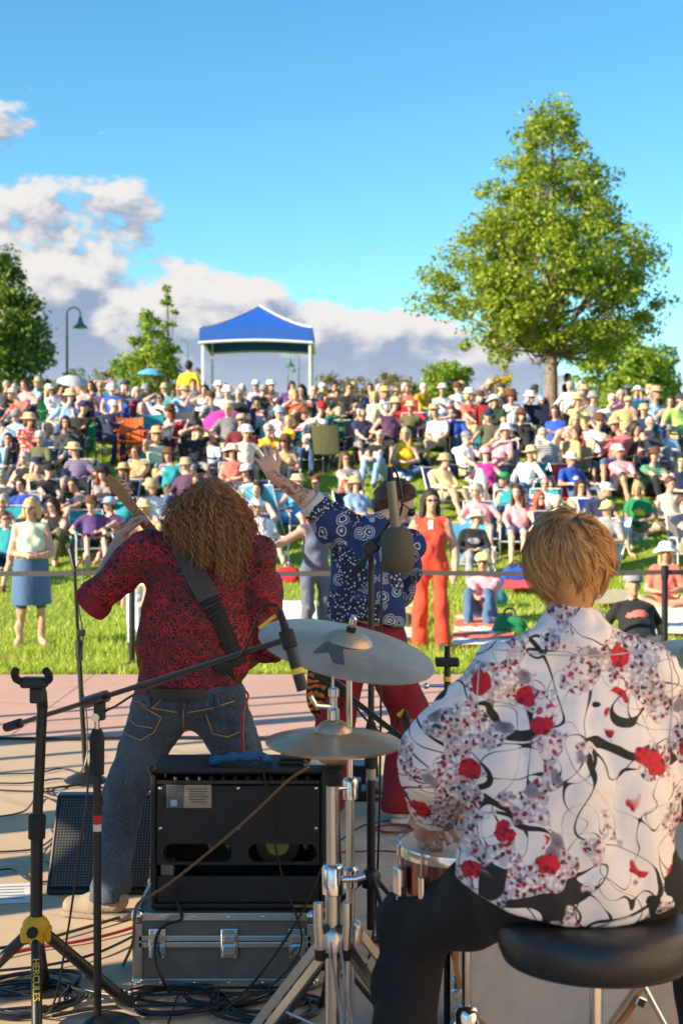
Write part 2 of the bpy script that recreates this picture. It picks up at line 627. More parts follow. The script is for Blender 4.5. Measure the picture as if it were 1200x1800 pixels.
def build_grass():
    n = 120000
    # denser close to the plaza where blades can be told apart
    y = 13.28 + (RNG.rand(n) ** 1.5) * 18
    x = (RNG.rand(n) - 0.5) * (0.56 * y + 1.0)
    z = np.interp(y, _TY, _TZ) + 0.025 * np.sin(x * 0.9 + y * 0.4) * (y > 13.4) + 0.02 * np.sin(x * 0.37 - y * 1.1) * (y > 13.4)
    hgt = RNG.uniform(0.03, 0.075, n) * (1 + 0.5 * (np.sin(x * 2.1 + np.sin(y * 1.7)) > 0.6))
    ang = RNG.rand(n) * 6.283
    w = RNG.uniform(0.004, 0.008, n) * (1 + (y - 13) * 0.06)
    lean = RNG.normal(size=(n, 2)) * 0.025
    V = np.zeros((n, 3, 3), dtype=np.float32)
    V[:, 0] = np.stack([x - np.cos(ang) * w, y - np.sin(ang) * w, z - 0.01], 1)
    V[:, 1] = np.stack([x + np.cos(ang) * w, y + np.sin(ang) * w, z - 0.01], 1)
    V[:, 2] = np.stack([x + lean[:, 0], y + lean[:, 1], z + hgt], 1)
    m = bpy.data.materials.new('grass_blade')
    m.use_nodes = True
    N = NT(m.node_tree)
    b = m.node_tree.nodes['Principled BSDF']
    b.inputs['Roughness'].default_value = 0.6
    gi = N.n('ShaderNodeNewGeometry')
    rp = N.mix(gi.outputs['Random Per Island'], (0.24, 0.37, 0.022), (0.58, 0.62, 0.08))
    tc = N.n('ShaderNodeTexCoord')
    pn = N.n('ShaderNodeTexNoise', i_Scale=0.8, i_Detail=5.0, i_Roughness=0.6); N.l(tc.outputs['Object'], pn.inputs['Vector'])
    rp = N.mix(N.math('MULTIPLY', N.step(pn.outputs['Fac'], 0.5, 0.72), 0.65), rp, (0.52, 0.46, 0.15))
    rp = N.mix(N.math('MULTIPLY', N.step(pn.outputs['Fac'], 0.48, 0.3), 0.5), rp, (0.16, 0.30, 0.02))
    N.l(rp, b.inputs['Base Color'])
    tr = N.n('ShaderNodeBsdfTranslucent')
    N.l(rp, tr.inputs[0])
    mx = N.n('ShaderNodeMixShader', i_0=0.3)
    N.l(b.outputs[0], mx.inputs[1]); N.l(tr.outputs[0], mx.inputs[2])
    N.l(mx.outputs[0], m.node_tree.nodes['Material Output'].inputs[0])
    o = link('grass', mesh_from('grass', V.reshape(-1, 3), np.arange(n * 3).reshape(n, 3), [m]))
    tag(o, 'short mown grass blades covering the lawn', 'grass', None, 'stuff')


# ------------------------------------------------------------------ out of view: added walls to shade the stage and bounce light; truss towers
def build_stage_side():
    m = mat('shade_wall_stucco', (0.45, 0.36, 0.27), 0.9, bump=0.2)
    X, T = -5.0, 0.3
    r = root('added_wall', (X, 1.0, 0), 'tall unseen tan wall added to shade the stage, with sun openings', 'wall')  # unseen wall added to keep the sun off the band
    def panel(y0, y1, z0, z1, nm='wall_panel'):
        MB().box((X, (y0 + y1) / 2, (z0 + z1) / 2), (T, y1 - y0 - 0.002, z1 - z0 - 0.002)).build(nm, m, r)
    panel(-0.5, 5.7, 0, 0.7)
    panel(-0.5, 1.5, 0.7, 2.15); panel(2.0, 2.12, 0.7, 2.15); panel(2.75, 2.87, 0.7, 2.15); panel(3.86, 3.98, 0.7, 2.15); panel(4.5, 4.72, 0.7, 2.15); panel(5.4, 5.7, 0.7, 2.15)  # openings placed to drop sun patches on the floor
    panel(-0.5, 5.7, 2.15, 2.7)
    panel(-0.5, 2.5, 2.7, 2.86); panel(2.72, 5.7, 2.7, 2.86)
    panel(-0.5, 5.7, 2.86, 5.0)
    r2 = root('added_wall', (3.5, 3.0, 0), 'unseen tan wall added to bounce warm sunlight onto the stage', 'wall')  # unseen wall added as a reflector for warm fill light
    MB().box((3.5, 1.6, 2.5), (0.3, 9.0, 5.0)).build('wall_panel', mat('bounce_wall_warm', (0.74, 0.60, 0.45), 0.9, bump=0.2), r2)
    for i, (y, s) in enumerate(((6.7, 0.5), (7.75, 0.3), (8.7, 0.42))):
        t = root('truss_tower', (-6.2, y, 0), ['wide', 'slim', 'medium', 'broad'][i] + ' black aluminium truss tower standing beside the plaza', 'truss', 'truss towers beside the plaza')
        mm = mat('truss_black', (0.03, 0.03, 0.03), 0.4, 0.6)
        for sy, rr in ((-1, 0.03 + 0.09 * (i == 1)), (1, 0.045)):
            MB().cyl((-6.2, y + sy * s * 0.5, 0), (-6.2, y + sy * s * 0.5, 6), rr).build('chord', mm, t, True)
        MB().box((-6.2, y, 6.03), (s * 0.5, s * 1.2, 0.06)).build('head_plate', mm, t)


# ------------------------------------------------------------------ trees
def leaf_mat(name, dark, light, trans=0.35):
    m = bpy.data.materials.new(name)
    m.use_nodes = True
    N = NT(m.node_tree)
    b = m.node_tree.nodes['Principled BSDF']
    b.inputs['Roughness'].default_value = 0.55
    gi = N.n('ShaderNodeNewGeometry')
    c = N.mix(gi.outputs['Random Per Island'], dark, light)
    N.l(c, b.inputs['Base Color'])
    tr = N.n('ShaderNodeBsdfTranslucent')
    N.l(c, tr.inputs[0])
    mx = N.n('ShaderNodeMixShader', i_0=trans)
    N.l(b.outputs[0], mx.inputs[1]); N.l(tr.outputs[0], mx.inputs[2])
    N.l(mx.outputs[0], m.node_tree.nodes['Material Output'].inputs[0])
    return m


M_BARK = mat('bark', (0.26, 0.185, 0.13), 0.95, var=0.5, scale=14, bump=0.6, bscale=30)
M_LEAF = leaf_mat('ash_leaf', (0.13, 0.22, 0.013), (0.38, 0.45, 0.03))
M_LEAF2 = leaf_mat('dark_leaf', (0.06, 0.13, 0.014), (0.17, 0.25, 0.03))
M_LEAF3 = leaf_mat('fresh_leaf', (0.14, 0.25, 0.02), (0.36, 0.46, 0.045))
M_LEAFY = leaf_mat('yellow_leaf', (0.45, 0.33, 0.02), (0.6, 0.45, 0.04))
M_SCRUB = leaf_mat('dry_scrub_leaf', (0.16, 0.15, 0.05), (0.3, 0.26, 0.12))


def leaves(cent, rad, per, size, rng, up=0.6):
    n = len(cent) * per
    c = np.repeat(cent, per, 0)
    r = np.repeat(rad, per)
    d = rng.normal(size=(n, 3)); d /= np.linalg.norm(d, axis=1)[:, None]
    p = c + d * (r * rng.rand(n) ** 0.45)[:, None] * np.array([1.0, 1.0, 0.72])
    nrm = rng.normal(size=(n, 3)) + np.array([0, 0, up]); nrm /= np.linalg.norm(nrm, axis=1)[:, None]
    t = np.cross(nrm, rng.normal(size=(n, 3))); t /= np.linalg.norm(t, axis=1)[:, None]
    b = np.cross(nrm, t)
    s = size * rng.uniform(0.6, 1.35, n)[:, None]
    V = np.stack([p - t * s, p + b * s * 0.5 + nrm * s * 0.12, p + t * s, p - b * s * 0.5 + nrm * s * 0.12], 1)
    return V.reshape(-1, 3)


def tree(label, base, height, env, nclump, per, lsize, crad, m, trunk_r, clear, seed, cat='tree', name='tree', lean=0.0, limbs=50, group=None, depth=1.0):
    """env: list of (height fraction, half-width to -x, half-width to +x)"""
    rng = np.random.RandomState(seed)
    base = Vector(base)
    r = root(name, base, label, cat, group)
    e = np.array(env)
    cents, tries = [], 0
    area = np.interp(np.linspace(e[0, 0], e[-1, 0], 200), e[:, 0], e[:, 1] + e[:, 2])
    hs = np.linspace(e[0, 0], e[-1, 0], 200)
    pdf = area ** 1.35 / (area ** 1.35).sum()
    while len(cents) < nclump and tries < nclump * 30:
        tries += 1
        t = rng.choice(hs, p=pdf)
        ph = rng.rand() * 2 * math.pi
        wl, wr = np.interp(t, e[:, 0], e[:, 1]), np.interp(t, e[:, 0], e[:, 2])
        w = wr if math.cos(ph) > 0 else wl
        wy = (wl + wr) / 2 * depth
        w *= 1 + 0.10 * math.sin(5 * ph + t * 19 + seed) + 0.09 * math.sin(t * 37 + 2 * ph)
        f = rng.rand() ** 0.42
        # gaps between the boughs
        if math.sin(ph * 3 + t * 23) + math.sin(t * 41 + seed) * 0.9 < -0.72:
            continue
        cents.append((math.cos(ph) * w * f, math.sin(ph) * wy * f, t * height + rng.normal() * 0.05 * height * 0.3))
    cents = np.array(cents)
    rad = crad * rng.uniform(0.45, 1.4, len(cents))
    V = leaves(cents, rad, per, lsize, rng)
    link('crown', mesh_from('crown', V, np.arange(len(V)).reshape(-1, 4), [m]), r)
    tk = MB()
    path = [Vector((lean * t * t * height + 0.06 * trunk_r * math.sin(t * 9), 0, t * height * 0.93)) for t in np.linspace(0, 1, 12)]
    path[0].z = -0.3
    tk.tube(path, [trunk_r * (1.25 if i == 0 else 1) * (1 - 0.93 * i / 11) + 0.01 for i in range(12)], 10)
    for c in cents[:limbs]:
        c = Vector(c)
        z0 = max(clear * height, c.z - 0.28 * height * rng.uniform(0.4, 1))
        st = Vector((lean * (z0 / height) ** 2 * height, 0, z0))
        mid = st.lerp(c, 0.5) + Vector((0, 0, -0.05 * height * rng.rand()))
        rr = trunk_r * 0.3 * (1 - z0 / height) + 0.012
        tk.tube(spline([st, mid, c], 3), [rr * (1 - k / 7.5) for k in range(7)], 5)
    tk.build('trunk', M_BARK, r, True, local=True)
    return r


def at_base(px, d):
    """foot of a thing on the ground below pixel column px"""
    return Vector(((px - 600) / FPX * d, d, ground_z(d)))


def build_trees():
    d = FD(33.0)
    s = FPX / d
    zb = ground_z(d)
    yb = HORIZON - (zb - CAM_Z) * s
    H = (yb - 158) / s
    rows = [(160, 4, 10), (205, 30, 32), (250, 72, 55), (300, 100, 100), (335, 112, 128), (385, 150, 140), (425, 168, 190), (455, 190, 210), (485, 232, 180), (530, 215, 172), (575, 195, 180), (605, 130, 160), (625, 70, 60), (640, 16, 16)]
    env = sorted([((yb - y) / s / H, max(l - 4, 2) / s, max(rr - 4, 2) / s) for y, l, rr in rows])
    tree('tall green ash tree with bare lower trunk on the hill crest', at_base(968, d), H, env, 520, 100, 0.066, 0.44, M_LEAF, 0.18, 0.24, 3, limbs=90)
    def simple(label, px, dist, top, rows, ncl, per, ls, cr, m, tr, seed, **kw):
        dist = FD(dist)
        s = FPX / dist
        yb = HORIZON - (ground_z(dist) - CAM_Z) * s
        H = (yb - top) / s
        env = sorted([((yb - y) / s / H, l / s, rr / s) for y, l, rr in rows])
        return tree(label, at_base(px, dist), H, env, ncl, per, ls, cr, m, tr, 0.12, seed, **kw)
    simple('dense dark green tree beside the curved lamp post', 10, 44, 445, [(445, 5, 5), (500, 40, 30), (560, 90, 62), (620, 120, 80), (690, 120, 70)], 230, 60, 0.11, 0.55, M_LEAF2, 0.16, 8)
    simple('young open green tree with spreading boughs behind the yellow shirt', 262, 38, 540, [(540, 3, 14), (575, 26, 20), (600, 30, 24), (625, 70, 40), (650, 62, 45), (690, 30, 30)], 70, 50, 0.075, 0.26, M_LEAF3, 0.09, 21, limbs=50)
    simple('slim side bough tree leaning beside the young open tree', 296, 38.6, 512, [(512, 3, 30), (540, 5, 22), (570, 10, 12), (610, 16, 16), (680, 16, 16)], 34, 45, 0.075, 0.2, M_LEAF3, 0.06, 22, limbs=26)
    simple('broad pale green tree behind the ash trunk', 1092, 52, 590, [(590, 25, 30), (620, 60, 60), (660, 82, 84), (720, 70, 80)], 170, 55, 0.11, 0.5, M_LEAF3, 0.12, 31)
    simple('small dark conifer-like tree beside the broad pale tree', 1165, 60, 605, [(605, 4, 4), (640, 22, 24), (690, 30, 32), (720, 30, 32)], 60, 50, 0.11, 0.4, M_LEAF2, 0.1, 32)
    simple('round green shrub on the crest beyond the straw hats', 785, 47, 640, [(640, 25, 30), (660, 45, 45), (700, 45, 45)], 80, 50, 0.09, 0.32, M_LEAF3, 0.06, 41, cat='shrub', name='shrub')
    simple('bright yellow leaved sapling next to the ash trunk', 884, 42, 648, [(648, 8, 8), (668, 15, 14), (700, 12, 12)], 22, 40, 0.07, 0.2, M_LEAFY, 0.04, 42, cat='sapling', name='sapling')
    for i, (px, dist, top, w) in enumerate(((575, 58, 662, 26), (625, 62, 664, 36), (690, 60, 660, 40), (720, 56, 668, 22), (130, 60, 655, 45), (200, 64, 650, 40), (345, 66, 655, 40))):
        simple(['low dry scrub behind the tent pole', 'wide dry scrub on the far crest', 'pale brush clump near the round shrub', 'small brush tuft under the round shrub', 'olive scrub behind the grey umbrella', 'dusty scrub below the young tree', 'dry scrub behind the yellow shirted person'][i],
               px, dist, top, [(top, w * 0.5, w * 0.5), (top + 20, w, w), (720, w, w)], 36, 40, 0.1, 0.4, M_SCRUB if i != 4 else M_LEAF2, 0.04, 50 + i, cat='scrub', name='scrub_bush', group='scrub along the far crest')


def build_lamps():
    m = mat('lamp_green_paint', (0.07, 0.19, 0.14), 0.45, 0.2)
    gl = mat('lamp_glass', (0.6, 0.58, 0.5), 0.3)
    for px, dist, ytop, flip, lab in ((119, 45, 541, 1, 'green crook lamp post with bell shade beside the dark tree'), (330, 72, 598, -1, 'slender green crook lamp post behind the young tree'),
                                      (525, 66, 620, -1, 'green crook lamp post seen under the blue canopy'), (506, 105, 638, 1, 'distant small crook lamp post under the blue canopy'), (950, 95, 655, 1, 'distant crook lamp post next to the ash trunk')):
        dist = FD(dist)
        b = at_base(px, dist)
        s = FPX / dist
        H = CAM_Z + (HORIZON - ytop) / s - b.z
        r = root('street_lamp', b, lab, 'lamp post', 'crook lamp posts on the crest')
        R = 0.24
        MB().lathe([(0.16, -0.3), (0.16, 0.25), (0.11, 0.32), (0.06, 0.5), (0.042, H - R - 0.9), (0.055, H - R - 0.85), (0.038, H - R - 0.8), (0.034, H - R)], b, seg=14).build('post', m, r, True)
        arc = [b + Vector((flip * (R - R * math.cos(a)), 0, H - R + R * math.sin(a))) for a in np.linspace(0, math.pi * 1.0, 14)]
        MB().tube(arc + [arc[-1] + Vector((0, 0, -0.12))], 0.026, 8).build('crook', m, r, True)
        c = arc[-1] + Vector((0, 0, -0.5))
        sh = MB().lathe([(0.04, 0.42), (0.07, 0.36), (0.08, 0.25), (0.14, 0.14), (0.25, 0.04), (0.27, 0.0), (0.25, 0.0), (0.1, 0.12)], c, seg=20).build('lamp_shade', m, r, True)
        MB().ball(c + Vector((0, 0, 0.02)), 0.11, sq=(1, 1, 0.7)).build('globe', gl, sh, True)


def build_tent():
    d = FD(38.0)
    b = at_base(456, d)
    s = FPX / d
    W = 94 / s
    ze = CAM_Z + (HORIZON - 607) / s
    zt = CAM_Z + (HORIZON - 588) / s
    zp = CAM_Z + (HORIZON - 539) / s
    r = root('pop_up_canopy', b, 'blue peaked pop-up canopy tent with white trim on the crest', 'canopy tent')
    blue = mat('canopy_blue', (0.012, 0.10, 0.44), 0.6, var=0.1, scale=3)
    wht = mat('canopy_white', (0.75, 0.75, 0.76), 0.6)
    grid = []
    n = 12
    for i in range(n + 1):
        row = []
        for k in range(n + 1):
            u, v = i / n * 2 - 1, k / n * 2 - 1
            q = max(abs(u), abs(v))
            z = zt + (zp - zt) * (1 - q) ** 1.35
            row.append((b.x + v * W, d + u * W, z))
        grid.append(row)
    roof = MB().sheet(grid, -0.01).build('roof', blue, r)
    for a, c in (((-1, -1), (1, -1)), ((1, -1), (1, 1)), ((1, 1), (-1, 1)), ((-1, 1), (-1, -1))):
        g = [[], []]
        for t in np.linspace(0, 1, 13):
            x, y = a[0] + (c[0] - a[0]) * t, a[1] + (c[1] - a[1]) * t
            sag = 0.07 * math.sin(math.pi * t)
            g[0].append((b.x + x * (W + 0.02), d + y * (W + 0.02), zt + 0.01))
            g[1].append((b.x + x * (W + 0.025), d + y * (W + 0.025), ze - 0.07 + sag))
        MB().sheet(g, 0.008).build('valance', blue, r)
        MB().tube([Vector(q) + Vector((0, 0, -0.03)) for q in g[1]], 0.04, 6).build('valance_trim', wht, r, True)
    for x, y in ((-1, -1), (1, -1), (1, 1), (-1, 1)):
        MB().tube([(b.x + x * W, d + y * W, zt + 0.03)] + [(b.x + x * W * (1 - t), d + y * W * (1 - t), zt + (zp - zt) * t ** 1.35 + 0.03) for t in np.linspace(0.1, 1, 8)], 0.022, 6).build('ridge_trim', wht, roof, True, local=False)
        MB().box((b.x + x * (W - 0.06), d + y * (W - 0.06), (b.z + zt) / 2 - 0.1), (0.07, 0.07, zt - b.z + 0.2)).build('leg', wht, r)
    # mixing desk inside
    t = root('folding_table', (b.x + 0.2, d + 0.2, b.z), 'dark clothed folding table under the blue canopy', 'table')
    MB().box((b.x + 0.2, d + 0.2, b.z + 0.9), (1.7, 0.7, 0.05)).build('tabletop', mat('black_cloth', (0.02, 0.02, 0.022), 0.9), t)
    MB().box((b.x + 0.2, d - 0.15, b.z + 0.45), (1.66, 0.02, 0.9)).build('table_skirt', MATS['black_cloth'], t)
    for sx in (-0.75, 0.75):
        MB().cyl((b.x + 0.2 + sx, d + 0.45, b.z - 0.05), (b.x + 0.2 + sx, d + 0.45, b.z + 0.9), 0.02).build('leg', MATS['black_cloth'], t)
    lp = root('laptop', (b.x - 0.32, d, b.z + 0.93), 'open pale laptop on the table under the blue canopy', 'laptop')
    MB().box((b.x - 0.32, d + 0.05, b.z + 0.935), (0.34, 0.24, 0.02)).build('keyboard_base', mat('laptop_grey', (0.6, 0.6, 0.62), 0.4), lp)
    MB().box((b.x - 0.32, d - 0.12, b.z + 1.06), (0.36, 0.02, 0.25), Matrix.Rotation(0.2, 3, 'X')).build('lid', mat('laptop_white', (0.78, 0.78, 0.76), 0.4), lp)


build_lawn()
build_plaza()
build_grass()
build_stage_side()
build_trees()
build_lamps()
build_tent()

# ------------------------------------------------------------------ people: shared body parts
def V3(*a):
    return np.array(a, dtype=np.float32)


def unit(v):
    v = np.asarray(v, dtype=np.float32)
    return v / max(np.linalg.norm(v), 1e-6)


def hand_prims(w, d, n, s, t=0, curl=(0.35, 0.35, 0.35, 0.4), thumb=0.5, sc=1.0, spread=0.12, k=0.004):
    """w wrist, d finger direction, n palm normal, s side of the thumb; curl in radians per joint"""
    w, d, n, s = (np.asarray(q, dtype=np.float32) for q in (w, d, n, s))
    d, s = unit(d), unit(s - d * np.dot(s, d))
    n = unit(n - d * np.dot(n, d) - s * np.dot(n, s))
    out = []
    n0 = n
    L = [0.068, 0.076, 0.071, 0.055]
    for i in range(4):
        off = (0.031 - 0.0205 * i) * sc
        kn = w + d * (0.088 - 0.004 * abs(i - 1)) * sc + s * off
        out.append(pr(w + s * off * 0.55 + d * 0.008 * sc, kn, 0.0155 * sc, 0.0125 * sc, k * 3, t))
        dd = unit(d + s * spread * (1.3 - i * 0.9))
        p = kn
        n = n0
        for j, fr in enumerate((0.46, 0.30, 0.24)):
            a = curl[i] * (1.0 if j else 0.8)
            c0 = unit(dd * math.cos(a) + n * math.sin(a))
            nn = unit(n * math.cos(a) - dd * math.sin(a))
            q = p + c0 * L[i] * fr * sc
            out.append(pr(p, q, (0.0098 - 0.0007 * j) * sc, (0.0092 - 0.0009 * j) * sc, k, t))
            p, dd, n = q, c0, nn
    nref = n0
    b = w + d * 0.022 * sc + s * 0.022 * sc
    t1 = unit(s * 0.8 + d * 0.75 + nref * thumb)
    q1 = b + t1 * 0.046 * sc
    t2 = unit(d * 0.9 + s * 0.25 + nref * thumb)
    q2 = q1 + t2 * 0.033 * sc
    q3 = q2 + unit(t2 + d * 0.3) * 0.026 * sc
    out += [pr(b, q1, 0.0165 * sc, 0.0125 * sc, k * 3, t), pr(q1, q2, 0.0115 * sc, 0.0105 * sc, k, t), pr(q2, q3, 0.0105 * sc, 0.0085 * sc, k, t)]
    return out


def head_prims(c, f, up=(0, 0, 1), t=0, sc=1.0, k=0.02):
    c, f = V3(*c), unit(f)
    up = unit(np.array(up) - f * np.dot(np.array(up), f))
    r = np.cross(f, up)
    P_ = lambda a, b, d: c + (f * a + r * b + up * d) * sc
    o = [pr(P_(-0.022, 0, 0.035), P_(0.004, 0, 0.03), 0.092 * sc, 0.088 * sc, k, t, r, 0.86),
         pr(P_(0.02, 0, 0.01), P_(0.042, 0, -0.07), 0.072 * sc, 0.043 * sc, k, t, r, 0.93),
         pr(P_(0.055, 0, -0.092), P_(0.055, 0, -0.09), 0.026 * sc, None, k, t),
         pr(P_(0.09, 0, 0.018), P_(0.106, 0, -0.022), 0.009 * sc, 0.0145 * sc, 0.012, t),
         pr(P_(0.083, -0.028, 0.034), P_(0.083, 0.028, 0.034), 0.013 * sc, None, 0.015, t),
         pr(P_(0.086, -0.016, -0.055), P_(0.086, 0.016, -0.055), 0.011 * sc, None, 0.012, t)]
    for sg in (-1, 1):
        o.append(pr(P_(-0.008, sg * 0.079, 0.02), P_(-0.002, sg * 0.077, -0.024), 0.019 * sc, 0.013 * sc, 0.006, t, r, 0.45))
    return o


SKIN = [mat('skin_%d' % i, c, 0.52, var=0.10, scale=30) for i, c in enumerate(((0.60, 0.34, 0.23), (0.66, 0.40, 0.29), (0.52, 0.28, 0.18), (0.42, 0.22, 0.135), (0.70, 0.44, 0.33)))]
COLS = {'slate': (96, 100, 122), 'vermilion': (226, 74, 48), 'white': (235, 232, 228), 'cream': (232, 218, 196), 'grey': (140, 140, 142), 'pale-grey': (185, 186, 188), 'charcoal': (58, 58, 62), 'black': (24, 23, 25),
        'navy': (32, 42, 74), 'royal-blue': (28, 80, 180), 'light-blue': (150, 186, 220), 'pale-blue': (190, 208, 222), 'teal': (22, 140, 150), 'sky-blue': (80, 170, 215),
        'denim': (74, 104, 140), 'pale-denim': (140, 170, 200), 'coral': (232, 110, 96), 'pink': (236, 160, 165), 'magenta': (210, 40, 140), 'red': (200, 28, 38), 'maroon': (104, 24, 40),
        'orange': (238, 112, 40), 'rust': (172, 84, 50), 'yellow': (250, 196, 30), 'pale-yellow': (240, 228, 140), 'neon-green': (190, 240, 70), 'green': (30, 134, 80), 'dark-green': (36, 62, 44),
        'olive': (92, 92, 60), 'khaki': (176, 160, 120), 'tan': (200, 164, 112), 'brown': (96, 62, 40), 'purple': (92, 60, 120), 'plum': (84, 50, 84), 'straw': (224, 192, 140), 'pale-green': (206, 222, 190),
        'blond': (214, 178, 116), 'dark-brown': (50, 32, 24), 'auburn': (120, 56, 32), 'red-haired': (178, 80, 48), 'grey-haired': (176, 172, 166), 'white-haired': (220, 216, 208), 'brown-haired': (84, 56, 38)}


def cloth(c):
    return mat('cloth_' + c, S(*COLS[c]), 0.85, var=0.14, scale=9, bump=0.35, bscale=26, sheen=0.1)


def patterned(c, c2, kind):
    key = 'print_%s_%s_%d' % (c, c2, kind)
    if key in MATS:
        return MATS[key]
    m = bpy.data.materials.new(key)
    m.use_nodes = True
    N = NT(m.node_tree)
    b = m.node_tree.nodes['Principled BSDF']
    b.inputs['Roughness'].default_value = 0.85
    tc = N.n('ShaderNodeTexCoord')
    if kind == 0:
        w = N.n('ShaderNodeTexWave', i_Scale=7.0, i_Distortion=0.6, bands_direction='Z'); N.l(tc.outputs['Object'], w.inputs['Vector'])
        fac = N.step(w.outputs['Fac'], 0.6, 0.7)
    elif kind == 1:
        w = N.n('ShaderNodeTexWave', i_Scale=6.0, i_Distortion=0.5, bands_direction='Z'); N.l(tc.outputs['Object'], w.inputs['Vector'])
        w2 = N.n('ShaderNodeTexWave', i_Scale=6.0, i_Distortion=0.5, bands_direction='X'); N.l(tc.outputs['Object'], w2.inputs['Vector'])
        fac = N.math('MULTIPLY', N.math('ADD', N.step(w.outputs['Fac'], 0.55, 0.7), N.step(w2.outputs['Fac'], 0.55, 0.7)), 0.42)
    else:
        w = N.n('ShaderNodeTexVoronoi', i_Scale=22.0); N.l(tc.outputs['Object'], w.inputs['Vector'])
        fac = N.step(w.outputs['Distance'], 0.42, 0.34)
    N.l(N.mix(fac, S(*COLS[c]), S(*COLS[c2])), b.inputs['Base Color'])
    MATS[key] = m
    return m


# hats, hair and glasses in head space: origin at the head's centre, face towards -Y
def head_shapes():
    D = {}
    def mk(key, b, smooth=True):
        me = mesh_from(key, b.v, b.f, [None], smooth)
        D[key] = me
    def crown(prof, seg=22, **kw):
        return MB().lathe(prof, (0, 0.012, 0), seg=seg, sy=1.12, **kw)
    b = crown([(0.150, 0.045), (0.153, 0.052), (0.128, 0.066), (0.102, 0.066), (0.1, 0.11), (0.088, 0.15), (0.05, 0.165), (0, 0.16)]); mk('straw_hat', b)
    b = MB()
    N_ = 26
    rings = [(0.172, 0.03), (0.174, 0.036), (0.14, 0.062), (0.103, 0.064), (0.1, 0.105), (0.085, 0.142), (0.05, 0.156), (0.0, 0.158)]
    b.lathe(rings, (0, 0.012, 0), seg=N_, sy=1.1)
    b.v = [Vector((p.x, p.y, p.z + (0.028 * math.cos(2 * math.atan2(p.y, p.x)) * -1 if math.hypot(p.x, p.y) > 0.12 else 0))) for p in b.v]
    mk('sun_hat', b)
    b = crown([(0.145, 0.02), (0.147, 0.026), (0.104, 0.062), (0.1, 0.1), (0.088, 0.14), (0.06, 0.15), (0, 0.152)]); mk('bucket_hat', b)
    b = crown([(0.135, 0.05), (0.137, 0.056), (0.1, 0.062), (0.097, 0.12), (0.085, 0.15), (0.06, 0.152), (0.03, 0.142), (0, 0.14)])
    mk('fedora', b)
    b = crown([(0.102, 0.05), (0.104, 0.07), (0.1, 0.1), (0.083, 0.135), (0.05, 0.152), (0, 0.156)])
    vs, fs = [], []
    for i in range(9):
        a = math.radians(-72 + 144 * i / 8)
        for j, rr in enumerate((0.095, 0.13, 0.165)):
            f = 1 if j == 0 else (0.6 + 0.4 * math.cos(a)) if j == 2 else 0.93
            vs.append((math.sin(a) * 0.1 * (1 - 0.06 * j), -0.012 - math.cos(a) * rr * f * 1.05, 0.056 + 0.006 * math.cos(a) - 0.008 * j))
    for i in range(8):
        for j in range(2):
            fs.append((i * 3 + j, i * 3 + j + 1, (i + 1) * 3 + j + 1, (i + 1) * 3 + j))
    b.add(vs, fs); b.add([(p[0], p[1], p[2] - 0.006) for p in vs], [tuple(reversed(q)) for q in fs])
    mk('cap', b)
    # hair: skins grown round the skull
    def skin_hair(key, prims, cuts):
        Vv, Fq, _ = sdf_mesh(prims, 0.015, cuts=cuts, noise=wrinkle(0.006, 60, 3, (1, 1, 0.3)))
        D[key] = mesh_from(key, Vv, Fq, [None], True)
    skull = [pr((0, 0.022, 0.04), (0, -0.008, 0.038), 0.103, 0.097, 0.02, 0, (1, 0, 0), 0.88)]
    face = (V3(0, -0.045, 0.03), unit((0, -1, -0.75)))
    skin_hair('short_hair', skull + [pr((0, 0.05, -0.02), (0, 0.05, -0.04), 0.06, 0.05, 0.03)], [face])
    skin_hair('long_hair', skull + [pr((sx * 0.055, 0.035, 0.0), (sx * 0.085, 0.03, -0.2), 0.055, 0.035, 0.04) for sx in (-1, 1)] + [pr((0, 0.06, -0.02), (0, 0.07, -0.2), 0.07, 0.05, 0.04)],
              [lambda G: np.minimum((G - V3(0, -0.05, 0.03)) @ unit((0, -1, -0.75)), 0.02 - np.abs(G[..., 0]) + 0.045)])
    skin_hair('bob_hair', skull + [pr((sx * 0.06, 0.03, 0.0), (sx * 0.078, 0.02, -0.075), 0.05, 0.04, 0.04) for sx in (-1, 1)] + [pr((0, 0.06, -0.0), (0, 0.06, -0.08), 0.07, 0.055, 0.04)],
              [lambda G: np.minimum((G - V3(0, -0.05, 0.03)) @ unit((0, -1, -0.75)), 0.02 - np.abs(G[..., 0]) + 0.045)])
    skin_hair('fringe_hair', [pr((0, 0.05, -0.01), (0, 0.052, -0.045), 0.066, 0.055, 0.03), pr((-0.06, 0.02, 0.0), (0.06, 0.02, 0.0), 0.028, None, 0.03)], [face])
    b = MB()
    for sx in (-1, 1):
        b.ball((sx * 0.033, -0.093, 0.014), 0.022, 10, 6, (1.05, 0.35, 0.72))
        b.box((sx * 0.071, -0.04, 0.02), (0.005, 0.1, 0.008))
    b.box((0, -0.099, 0.02), (0.03, 0.008, 0.007))
    mk('sunglasses', b)
    b = MB()
    for sx in (-1, 1):
        b.ball((sx * 0.031, -0.083, 0.016), 0.0105, 8, 6, (1.2, 0.7, 0.7))
        b.box((sx * 0.031, -0.093, 0.036), (0.03, 0.008, 0.006))
    mk('eyes', b)
    mk('lips', MB().ball((0, -0.094, -0.054), 0.02, 10, 6, (1.15, 0.38, 0.34)))
    skin_hair('beard', [pr((0, -0.05, -0.09), (0, -0.06, -0.06), 0.045, 0.04, 0.02), pr((-0.06, -0.015, -0.045), (0.06, -0.015, -0.045), 0.026, None, 0.03)], [(V3(0, 0, -0.035), V3(0, 0, 1))])
    return D


HEADS = head_shapes()
M_SHADES = mat('sunglass_black', (0.012, 0.012, 0.014), 0.15, var=0)
M_EYE = mat('eye_dark', (0.03, 0.02, 0.018), 0.3, var=0)
M_LIP = mat('lip', (0.42, 0.16, 0.13), 0.45, var=0)


